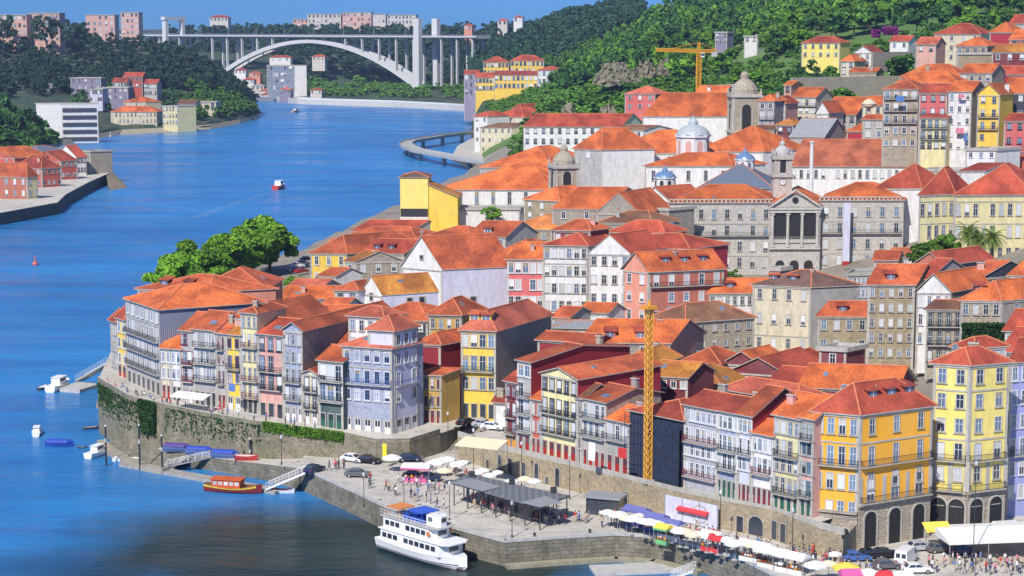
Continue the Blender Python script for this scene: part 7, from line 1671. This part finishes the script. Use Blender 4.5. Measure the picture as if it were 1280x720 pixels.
# ------------------------------------------------------------------ glass-roofed pavilion
z8 = 7.6; pts = [P(562,603,z8), P(676,635,z8), P(745,627,z8), P(712,620,z8), P(664,611,z8), P(588,593,z8)]
o_ = Vector((pts[1].x, pts[1].y, 4)); t = thing('pavilion', 'long flat grey-roofed glass pavilion on the open quay', 'pavilion', o_)
lp = [p-o_ for p in pts]
def slab(name, q, z0, z1, mt): mb = MB(); mb.prism([(p.x, p.y) for p in q], z0, z1); return mb.build(name, mt, t)
slab('roof', [lp[0], lp[1], lp[3], lp[4], lp[5]], 3.45, 3.75, corrug('pavilion_roof', (.16,.17,.19), .3)); 
e1 = (lp[1]-lp[0])
slab('canopy', [lp[0]+e1*.05+Vector((-.3,-.4,0)), lp[0]+e1*.4+Vector((-.3,-.4,0)), lp[0]+e1*.4+Vector((2.6,2.6,0)), lp[0]+e1*.05+Vector((2.6,2.6,0))], 3.82, 3.9, M['steel'])
slab('canopy', [lp[0]+e1*.82+Vector((-.3,-.5,0)), lp[1]+Vector((-.2,-.5,0)), lp[1]+Vector((3.4,2.2,0)), lp[0]+e1*.82+Vector((3.4,3.4,0))], 3.82, 3.9, M['steel'])
inn = [p*.94+(sum(lp, Vector())/6)*.06 for p in lp]; core = [p*.5+(sum(lp, Vector())/6)*.5 for p in lp]
mb = MB(); idx = [0,1,3,4,5]; qq = [inn[i] for i in idx]
qc = [core[i] for i in idx]
for i in range(5): a_, b_ = qc[i], qc[(i+1) % 5]; mb.face([(a_.x,a_.y,.1),(b_.x,b_.y,.1),(b_.x,b_.y,3.4),(a_.x,a_.y,3.4)])
mb.build('glass_wall', M['g1'], t)  # inset glass coloured dark, standing in for shade under the open-sided roof
for i in range(5):
    a_, b_ = qq[i], qq[(i+1) % 5]; n = max(2, int((b_-a_).length/3))
    for k in range(n): p = a_.lerp(b_, k/n); c = MB(); c.box(p.x-.09,p.y-.09,0,p.x+.09,p.y+.09,3.45); c.build('post', M['dtrim'], t)
for u, v in ((590,597),(640,606),(692,617)): p = P(u, v, z8)-o_; c = MB(); c.box(p.x-.5,p.y-.5,3.75,p.x+.5,p.y+.5,4.6); c.build('vent', M['dtrim'], t)
for k in range(24):
    pass
q = P(757, 641, 4); t = thing('kiosk', 'dark glass kiosk at the right end of the grey pavilion', 'kiosk', q, radians(-20))
mb = MB(); mb.box(-2.6,-1.8,0,2.6,1.8,2.7,0); mb.build('body', M['g1'], t); mb = MB(); mb.box(-3,-2.2,2.7,3,2.2,2.95); mb.build('roof', M['steel'], t)
for x_ in (-2.6,-.9,.9,2.6):
    for y_ in (-1.82,1.82): c = MB(); c.box(x_-.05,y_-.05,0,x_+.05,y_+.05,2.7); c.build('post', M['dtrim'], t)
# ------------------------------------------------------------------ boats
def hull(mb, L_, B_, H_, m=0, mt=1, sheer=.3, n=12, z0=-.3, stern=.75, draft=.4):
    st = []
    for i in range(n+1):
        s = i/n; w = B_/2*(stern+(1-stern)*min(1, s*2.5))*(1-max(0, (s-.55)/.45)**2.2) if s < 1 else .02
        zt = H_*(1+sheer*(2*s-1)**2*(1 if s > .5 else .5)); x = -L_/2+L_*s
        st.append([(x,-w,zt),(x-.0,-w*.86,H_*.3),(x-(0.06*L_ if s > .9 else 0),-w*.45,-draft),(x-(0.06*L_ if s > .9 else 0),w*.45,-draft),(x,w*.86,H_*.3),(x,w,zt)])
    for a_, b_ in zip(st, st[1:]):
        for k in range(5): mb.face([a_[k], a_[k+1], b_[k+1], b_[k]][::-1], m)
        mb.face([(a_[0][0],a_[0][1],a_[0][2]-.08),(b_[0][0],b_[0][1],b_[0][2]-.08),(b_[5][0],b_[5][1],b_[5][2]-.08),(a_[5][0],a_[5][1],a_[5][2]-.08)], mt)
    mb.face(st[0], m); return st
WP = plain('boat_white', (.78,.78,.78), .3, 0, .04)
q = P(533, 698, 0); t = thing('tour_boat', 'white two-deck tour boat moored against the quay, blue canopy on its top deck', 'tour boat', q, radians(-47)); t.scale = (.93,.93,.93)
LB_ = 20
hb = MB(); st = hull(hb, LB_, 6.2, 1.9, 0, 0, .25, 16, stern=.9, draft=.5)
hb.build('hull', [WP], t)
mb = MB(); 
for i in range(15):
    a_, b_ = st[i], st[i+1]
    for k0, k1, sg in ((0,1,-1),(5,4,1)): 
        pa_, pb_, pc_, pd_ = [Vector(x) for x in (a_[k0], b_[k0], b_[k1], a_[k1])]; f0 = .82; f1 = .92; n_ = Vector((0,sg*.03,0))
        mb.face([pa_.lerp(pd_,f0)+n_, pb_.lerp(pc_,f0)+n_, pb_.lerp(pc_,f1)+n_, pa_.lerp(pd_,f1)+n_])
mb.build('rubbing_strake', M['dtrim'], t)
mb = MB(); st2 = []
for i in range(16):
    a_, b_ = st[i], st[i+1]
    for k0, k1, sg in ((1,2,-1),(4,3,1)):
        n_ = Vector((0,sg*.02,0)); pa_, pb_, pc_, pd_ = [Vector(x)+n_ for x in (a_[k0], b_[k0], b_[k1], a_[k1])]; mb.face([pa_.lerp(pd_,.45), pb_.lerp(pc_,.45), pc_, pd_])
mb.build('waterline_band', M['rdoor'], t)
def cabin(name, x0, x1, w, z0, z1, nwin, wz0, wz1, par=t, mt=WP, bow=.8):
    c = MB(); pl = [(x0,-w),(x1-bow,-w),(x1,-w*.45),(x1,w*.45),(x1-bow,w),(x0,w)]; c.prism(pl, z0, z1); o = c.build(name, [mt], par)
    for sg in (-1, 1):
        for i in range(nwin):
            if nwin > 5 and i == 3: continue
            xw = x0+.5+(x1-bow-x0-1)*i/nwin; ww = (x1-bow-x0-1)/nwin*.78; g = MB(); g.box(xw, sg*w-.03, wz0, xw+ww, sg*w+.03, wz1); g.build('window', M['g1'], o)
    g = MB(); g.box(x1-.02,-w*.4,wz0,x1+.03,w*.4,wz1); g.build('window', M['g1'], o); return o
cabin('lower_cabin', -8.6, 6.8, 2.6, 1.85, 4.0, 10, 2.6, 3.4); cabin('upper_cabin', -8.2, 4.0, 2.3, 4.0, 6.0, 8, 4.7, 5.5)
mb = MB(); mb.prism([(-9,-2.8),(7,-2.8),(8,-1.6),(8,1.6),(7,2.8),(-9,2.8)], 3.92, 4.06); mb.build('deck_edge', [WP], t)
mb = MB(); mb.prism([(-8.8,-2.5),(4,-2.5),(5,-1.4),(5,1.4),(4,2.5),(-8.8,2.5)], 6.0, 6.14); mb.build('top_deck', [M['conc']], t)
cabin('wheelhouse', 1.6, 4.4, 1.3, 6.14, 7.9, 2, 6.9, 7.6)
mb = MB()
for sg in (-1, 1):
    for z in (6.65, 7.1): mb.tube((-8.7,sg*2.45,z),(4,sg*2.45,z),.04,None,4)
    for i in range(14): x_ = -8.7+12.7*i/13; mb.tube((x_,sg*2.45,6.1),(x_,sg*2.45,7.1),.03,None,4)
mb.build('railing', M['wtrim'], t)
mb = MB(); mb.box(-2.6,-1.9,7.9,1.2,1.9,8.05); 
for x_ in (-2.5,1.1):
    for y_ in (-1.8,1.8): mb.tube((x_,y_,6.1),(x_,y_,7.9),.05)
mb.build('canopy', [plain('canvas_deepblue', (.03,.10,.50), .7)], t)
mb = MB(); mb.box(-8,-1.7,7.5,-4.8,1.7,7.65); 
for x_ in (-7.9,-4.9):
    for y_ in (-1.6,1.6): mb.tube((x_,y_,6.1),(x_,y_,7.5),.05)
mb.build('aft_canopy', [plain('canvas_orange', (.60,.20,.05), .7)], t)
for i in range(7):
    for y_ in (-1.2,.7): c = MB(); x_ = -4.4+i*.75; c.box(x_,y_,6.14,x_+.4,y_+1.0,6.6); c.box(x_,y_,6.6,x_+.08,y_+1.0,7.0); c.build('bench', [MATS['canvas_deepblue']], t)
for sg in (-1, 1):
    c = MB(); c.cyl(0,0,-.06,.06,.42,.42,12); o = c.build('life_ring', [MATS['canvas_orange']], t, (3.2, sg*2.36, 5.1)); o.rotation_euler.x = pi/2
mb = MB(); mb.tube((3,0,7.9),(3,0,10.2),.06,.03); mb.tube((3,-.8,9.2),(3,.8,9.2),.03); mb.build('mast', M['steel'], t)
# wooden river boat
q = P(292, 615, 0); t = thing('wooden_boat', 'orange-red wooden river boat with a yellow stripe beside the pontoon', 'boat', q, radians(-14))
mb = MB(); st = hull(mb, 10.5, 3.1, .95, 0, 1, .8, 12, stern=.55); mb.build('hull', [plain('boat_maroon', (.20,.02,.02), .5), M['wood']], t)
mb = MB()
for i in range(11):
    a_, b_ = st[i], st[i+1]
    for k0, k1, sg in ((0,1,-1),(5,4,1)):
        pa_, pb_, pc_, pd_ = [Vector(x)+Vector((0,sg*.03,0)) for x in (a_[k0], b_[k0], b_[k1], a_[k1])]; mb.face([pa_, pb_, pb_.lerp(pc_,.35), pa_.lerp(pd_,.35)])
mb.build('painted_stripe', [plain('boat_yellow', (.72,.48,.04), .5)], t)
mb = MB(); mb.prism([(-3.6,-1.15),(1.6,-1.15),(1.6,1.15),(-3.6,1.15)], .9, 2.3); mb.build('cabin', [plain('boat_orange', (.55,.10,.02), .5)], t)
mb = MB(); mb.prism([(-3.9,-1.35),(1.9,-1.35),(1.9,1.35),(-3.9,1.35)], 2.3, 2.45); mb.build('cabin_roof', [MATS['boat_orange']], t)
for i in range(5):
    for sg in (-1, 1): c = MB(); c.box(-3.3+i,sg*1.16-.02,1.4,-2.6+i,sg*1.16+.02,2.0); c.build('window', M['g3'], t)
mb = MB(); mb.tube((-1,0,2.4),(-1,0,6),.06,.04); mb.build('mast', M['wood'], t)
def small_boat(u, v, L_, rz, label, hullc=WP, cab=WP, deck=None, cover=None, name='small_boat', z=0, B=None):
    q = P(u, v, z); t = thing(name, label, 'boat', q, radians(rz)); mb = MB(); B = B or L_*.36; st = hull(mb, L_, B, L_*.13, 0, 1, .4, 10); mb.build('hull', [hullc, deck or M['conc']], t)
    if cab:
        c = MB(); x0, x1 = -L_*.18, L_*.22; w_ = B*.30; h0, h1 = L_*.12, L_*.29; c.prism([(x0,-w_),(x1*.7,-w_),(x1,-w_*.5),(x1,w_*.5),(x1*.7,w_),(x0,w_)], h0, h1); cb = c.build('cabin', [cab], t)
        g = MB(); g.box(x0+.2,-w_-.02,h0+(h1-h0)*.45,x1*.65,w_+.02,h1-(h1-h0)*.15); g.build('window', M['g1'], cb)
        c = MB(); c.prism([(x0-.25,-w_*1.1),(x1*.9,-w_*1.1),(x1*.9,w_*1.1),(x0-.25,w_*1.1)], h1, h1+.08); c.build('roof', [cab], t)
    if cover:
        c = MB(); n = 8
        for i in range(n):
            a0, a1 = pi*i/n, pi*(i+1)/n; f = lambda a, x: (x, B*.46*cos(a), L_*.14+sin(a)*L_*.10)
            c.face([f(a0,-L_*.44), f(a0,L_*.30), f(a1,L_*.30), f(a1,-L_*.44)]); c.face([f(a0,L_*.30), (L_*.47,0,L_*.17), f(a1,L_*.30)]); c.face([f(a0,-L_*.44), f(a1,-L_*.44), (-L_*.45,0,L_*.13)])
        c.build('tarpaulin', [cover], t)
    return t
BT = plain('tarp_blue', (.02,.06,.38), .6); PT = plain('tarp_purple', (.08,.04,.22), .6)
small_boat(74, 486, 9.5, 78, 'white cabin cruiser moored at the small pier below the river tip', deck=WP)
small_boat(53, 486, 4, 80, 'small dark dinghy beside the white cabin cruiser', M['dtrim'], None, M['wtrim'])
small_boat(46, 543, 5.5, 100, 'small white boat floating alone on the river, lower left', deck=M['wtrim'])
small_boat(75, 557, 5.5, -5, 'low dark blue rowing boat left of the white motorboat', BT, None, M['dtrim'], BT)
small_boat(122, 569, 6.8, 70, 'white motorboat at the foot of the mossy wall', deck=WP); small_boat(103, 560, 1.8, 0, 'tiny dark tender near the white motorboat', M['dtrim'], None)
small_boat(114, 536, 3.2, 20, 'small dark boat under the wall at the river tip', M['dtrim'], None)
small_boat(158, 577, 5, -10, 'little white open boat at the left end of the pontoon', deck=M['wtrim'], cab=None); small_boat(352, 616, 4.6, -8, 'low pale boat at the foot of the white gangway', WP, None, M['rdoor'])
for u, v, rz, c, lab in ((222, 562, -10, PT, 'boat under dark violet tarpaulin laid up on the lower quay'), (250, 566, -12, BT, 'boat under blue tarpaulin laid up in the middle of the lower quay'), (282, 570, -12, BT, 'bright blue covered boat right of the other covered boats')):
    small_boat(u, v, 5.2, rz, lab, M['btrim'], None, M['wood'], c, z=2.9)
small_boat(308, 573, 4.2, -8, 'red and white open boat laid up right of the blue covered ones', plain('boat_red', (.5,.04,.04), .5), None, WP, z=3.1)
tb = small_boat(349, 236, 14, 80, 'red-hulled river boat with white cabin heading upstream, trailing a wake', plain('boat_red', (.5,.04,.04), .5), WP, WP)
small_boat(370, 140, 11, 60, 'little cream and orange boat far off near the blue glass block', plain('boat_tan', (.55,.35,.2), .5), M['wtrim'])
q = P(44, 331, 0); mb = MB(); mb.lathe(0,0,[(.9,-.3),(1.1,.3),(.9,.8),(.35,1.1),(.25,2.4),(.4,2.6),(.05,3)],10); tag(mb.build('buoy', [plain('buoy_red', (.5,.12,.10), .6)], None, q), 'small red buoy alone on the river at the left', 'buoy')
q = P(138, 171, 0); mb = MB(); mb.lathe(0,0,[(1,-.3),(1.2,.4),(.5,1.3),(.3,3.5),(.05,4)],8); tag(mb.build('buoy', [M['conc']], None, q), 'pale marker buoy near the left bank shore', 'buoy')
# wakes: thin foam sheets
FM = newmat('foam'); m_, nt_2, b_2 = FM; b_2.inputs['Base Color'].default_value = (.32,.45,.62,1); b_2.inputs['Roughness'].default_value = .8
fn = ramp(nt_2, noise(nt_2, world_pos(nt_2), .5, 5, .7), .48, .75); nt_2.links.new(fn, b_2.inputs['Alpha'])
mb = MB(); p0 = P(346, 235, .05); 
for pa_, pb_, w_ in ((P(347,238,.05), P(300,252,.05), 2.2),(P(300,252,.05), P(245,272,.05), 3.0),(P(352,238,.05), P(330,255,.05), 1.4)):
    n_ = (pb_-pa_).cross(Vector((0,0,1))).normalized()*w_; mb.face([pa_-n_*.5, pb_-n_, pb_+n_, pa_+n_*.5])
tag(mb.build('wake', [m_]), 'pale foamy wake behind the red-hulled boat', 'wake', kind='stuff')
# ------------------------------------------------------------------ pontoons, gangways, piles
def seg(u0, v0, u1, v1, z, w, h, name, label, cat, mt, rail=False, z1=None):
    a_, b_ = P(u0, v0, z), P(u1, v1, z if z1 is None else z1); o0 = Vector((a_.x, a_.y, 0)); t = thing(name, label, cat, o0); q = b_-o0; p = a_-o0; d_ = Vector((q.x-p.x, q.y-p.y, 0)).normalized(); n_ = Vector((-d_.y, d_.x, 0))*w/2
    mb = MB(); T_ = [p-n_, q-n_, q+n_, p+n_]; D_ = [v-Vector((0,0,h)) for v in T_]; mb.face(T_); mb.face(D_[::-1])
    for i in range(4): j = (i+1) % 4; mb.face([D_[i], D_[j], T_[j], T_[i]])
    mb.build('walkway', mt, t)
    if rail:
        for sg in (-1, 1):
            r_ = MB(); a2, b2 = p+n_*sg*.95, q+n_*sg*.95; u_ = Vector((0,0,1)); r_.tube(a2+u_, b2+u_, .05, None, 4); r_.tube(a2+u_*.5, b2+u_*.5, .035, None, 4); k = max(3, int((b2-a2).length/1.3))
            for i in range(k+1): s = a2.lerp(b2, i/k); r_.tube(s, s+u_, .04, None, 4)
            r_.build('railing', M['wtrim'], t)
    return t
seg(155, 578, 350, 613, .55, 2.6, .7, 'pontoon', 'long grey floating pontoon with piles in front of the lower quay', 'pontoon', plaster('pontoon_deck', (.34,.32,.30), .5))
seg(208, 583, 262, 571, .8, 1.3, .15, 'gangway', 'railed gangway from the pontoon up to the lower quay', 'gangway', M['steel'], True, 2.5)
seg(334, 610, 384, 589, .8, 2.0, .25, 'gangway', 'broad white gangway rising from the pontoon to the quay corner', 'gangway', WP, True, 4.1)
seg(840, 722, 868, 712, .9, 1.6, .2, 'gangway', 'white gangway at the water below the market quay', 'gangway', WP, True, 2.4)
seg(740, 712, 880, 706, .35, 5, 1.5, 'landing_stage', 'low stone landing stage at the water below the market', 'landing stage', M['conc'])
seg(85, 486, 112, 478, .8, 6, .9, 'pontoon', 'short grey pontoon beside the white cabin cruiser', 'pontoon', M['conc'])
seg(100, 474, 139, 452, 1.2, 2.4, .4, 'gangway', 'pale long gangway between the small pontoon and the river tip', 'gangway', M['conc'], True, 7)
for i, (u, vt, vb, lab) in enumerate([(133,533,582,'leftmost tall dark pile beside the white motorboat'),(175,532,588,'tall dark pile at the left end of the long pontoon'),(203,545,592,'tall dark pile second from the left end of the long pontoon'),(313,549,592,'dark pile behind the wooden river boat'),(352,553,588,'dark pile with a lamp near the white gangway')]):
    q = P(u, vb, 0); zt = zat(vt, q.y); t = thing('mooring_pile', lab, 'pile', (q.x, q.y, 0)); mb = MB(); mb.cyl(0,0,-3,zt,.17,.17,8); mb.build('shaft', M['dtrim'], t); mb = MB(); mb.cyl(0,0,zt,zt+.35,.18,.05,8); mb.build('cap', M['wtrim'], t)
    mb = MB(); mb.cyl(0,0,zt*.6,zt*.7,.185,.185,8); mb.build('band', M['conc'], t)
def lamp(u, v, z, h, label, heads=1):
    q = P(u, v, z); t = thing('street_lamp', label, 'street lamp', q); mb = MB(); mb.cyl(0,0,0,.5,.16,.12,8); mb.tube((0,0,.5),(0,0,h),.07,.05); mb.build('post', M['dtrim'], t)
    for s in range(heads): c = MB(); x_ = (s*2-1)*.5 if heads > 1 else 0; c.tube((0,0,h-.3),(x_,0,h-.05),.03); c.lathe(x_,0,[(.1,h),(.22,h+.12),(.2,h+.5),(.05,h+.68)],8); c.build('lantern', M['g3'], t)
for u, v, z, h, lab in ((352,581,4,4.6,'white-headed lamp post by the white gangway'),(455,634,4,5,'lamp post near the quay edge left of the tour boat'),(562,650,4,5.5,'lamp post at the quay edge right of the tour boat'),(640,672,4,5,'lamp post near the quay corner'),
    (592,590,4,7,'tall dark lamp post at the left end of the terrace wall'),(652,608,4,7,'tall dark lamp post before the terrace wall doors'),(712,624,4,7,'tall dark lamp post behind the pavilion roof end'),(900,675,4,7,'lamp post in the middle of the riverside parasols'),(990,700,4,7,'lamp post before the ruined wall'),(1216,712,4,15,'very tall mast lamp at the lower right before the marquee'),
    (505,640,4,5,'lamp post on the quay beside the tour boat bow'),(265,541,9.2,4,'lamp post on the promenade in front of the yellow house'),(560,560,4.6,6,'slim lamp post beside the red car')):
    lamp(u, v, z, h, lab)
q = P(478, 585, 4); t = thing('flag', 'bright yellow feather flag standing among the parked cars', 'flag', q); mb = MB(); mb.tube((0,0,0),(0,0,4.4),.04); mb.build('pole', M['steel'], t); mb = MB(); mb.box(.04,-.02,1.4,.75,.02,4.3); mb.build('cloth', plain('flag_yellow', (.75,.62,.02), .7), t)
q = P(174, 490, 10); 
# laundry on the balconies and coloured cloths
def cloth(u, v, Y, w_, h_, col, label, cat='laundry', rz=0):
    q = PY(u, v, Y); mb = MB(); n = 6
    for i in range(n):
        x0, x1 = w_*(i/n-.5), w_*((i+1)/n-.5); y0, y1 = .12*sin(i*1.7), .12*sin((i+1)*1.7); mb.face([(x0,y0-.02,-h_),(x1,y1-.02,-h_),(x1,0,0),(x0,0,0)]); mb.face([(x0,0+.03,0),(x1,0.03,0),(x1,y1+.01,-h_),(x0,y0+.01,-h_)])
    o = mb.build('hanging_cloth', plain('cloth_'+col, CL.get(col, (.3,.3,.6)), .85), None, q); o.rotation_euler.z = radians(rz); tag(o, label, cat)
cloth(1200, 160, 628.5, 2.6, 1.8, 'pink', 'pink cloth hung on the front of the white tenement high on the slope'); cloth(1207, 168, 628.4, 1.2, 2.2, 'blue', 'blue cloth hung beside the pink one on the white tenement'); cloth(1202, 118, 628.4, 2.2, 1.2, 'pink', 'small pink cloth at the top of the white tenement'); cloth(1125, 120, 637, 2.6, 1.8, 'blue', 'violet-blue laundry at the top of the grey stone tenement')
cloth(290, 480, 346, 1.6, 1.4, 'blue', 'blue flag hung on the mustard yellow tenement', 'flag', -35); cloth(740, 553, 302, 1.5, 3, 'white', 'white sheets drying below the white balconied tenement', 'laundry', -45); cloth(778, 560, 297, 1.8, 1.6, 'red', 'red washing below the grey tenement left of the scaffolding', 'laundry', -45)
# ------------------------------------------------------------------ crowds
crowd([(395,585),(430,590)], 5, 'near the white gangway', 'people by the gangway')
crowd([(450,600),(500,620),(560,640)], 14, 'on the open quay above the tour boat', 'people on the open quay')
crowd([(500,604),(560,618),(620,640)], 26, 'in front of the pavilion', 'people in front of the pavilion')
crowd([(590,612),(640,624),(690,634)], 34, 'under the pavilion roof', 'people under the pavilion', jit=2)
crowd([(600,636),(680,655),(740,652)], 26, 'along the pavilion terrace', 'people along the pavilion')
crowd([(550,590),(600,600)], 8, 'among the parasols', 'people among the parasols', jit=3)
crowd([(770,655),(850,672),(930,690)], 46, 'among the market stalls', 'people among the market stalls', jit=3)
crowd([(850,668),(940,690),(1010,704)], 44, 'under the white market canopies', 'people under the market canopies', jit=2.5)
crowd([(1000,698),(1060,708),(1110,712)], 26, 'by the amber house', 'people before the amber house', jit=3)
crowd([(1175,706),(1230,712),(1290,712)], 46, 'under the big marquee', 'people at the marquee', jit=3.5)
crowd([(134,482),(145,489),(160,497),(200,506),(260,517),(330,528),(420,541)], 34, 'on the upper promenade', 'people on the upper promenade', z=9.4, jit=.9)
# bollards along the quay edge
bmsh = MB(); bmsh.lathe(0,0,[(.2,0),(.16,.35),(.26,.45),(.24,.6),(.05,.68)],8); bmsh = bmsh.mesh('mooring_bollard', [M['dtrim']])
for a_, b_ in zip(QP[5:9], QP[6:10]):
    n = int((b_-a_).length/6)
    for i in range(n): p = a_.lerp(b_, (i+.5)/n)+Vector((.3,1.1,0)); o = link('mooring_bollard', bmsh, None, p); tag(o, 'small black mooring bollard near the edge of the open quay', 'bollard', 'bollards along the quay edge')
# ------------------------------------------------------------------ haze
mb = MB(); mb.box(-3400, -80, -7, 3400, 4760, 240)
hz = mb.mesh('haze', []); ho = link('haze', hz); tag(ho, kind='stuff')
hm_ = bpy.data.materials.new('haze_air'); hm_.use_nodes = True; n_ = hm_.node_tree; n_.nodes.remove(n_.nodes['Principled BSDF'])
pv = n_.nodes.new('ShaderNodeVolumePrincipled'); pv.inputs['Color'].default_value = (.55,.70,1.0,1); pv.inputs['Density'].default_value = HAZE; pv.inputs['Anisotropy'].default_value = .2
n_.links.new(pv.outputs[0], n_.nodes['Material Output'].inputs['Volume']); hz.materials.append(hm_)
print('ISSUES', ISSUES); print('WINDOWS', NWIN[0])
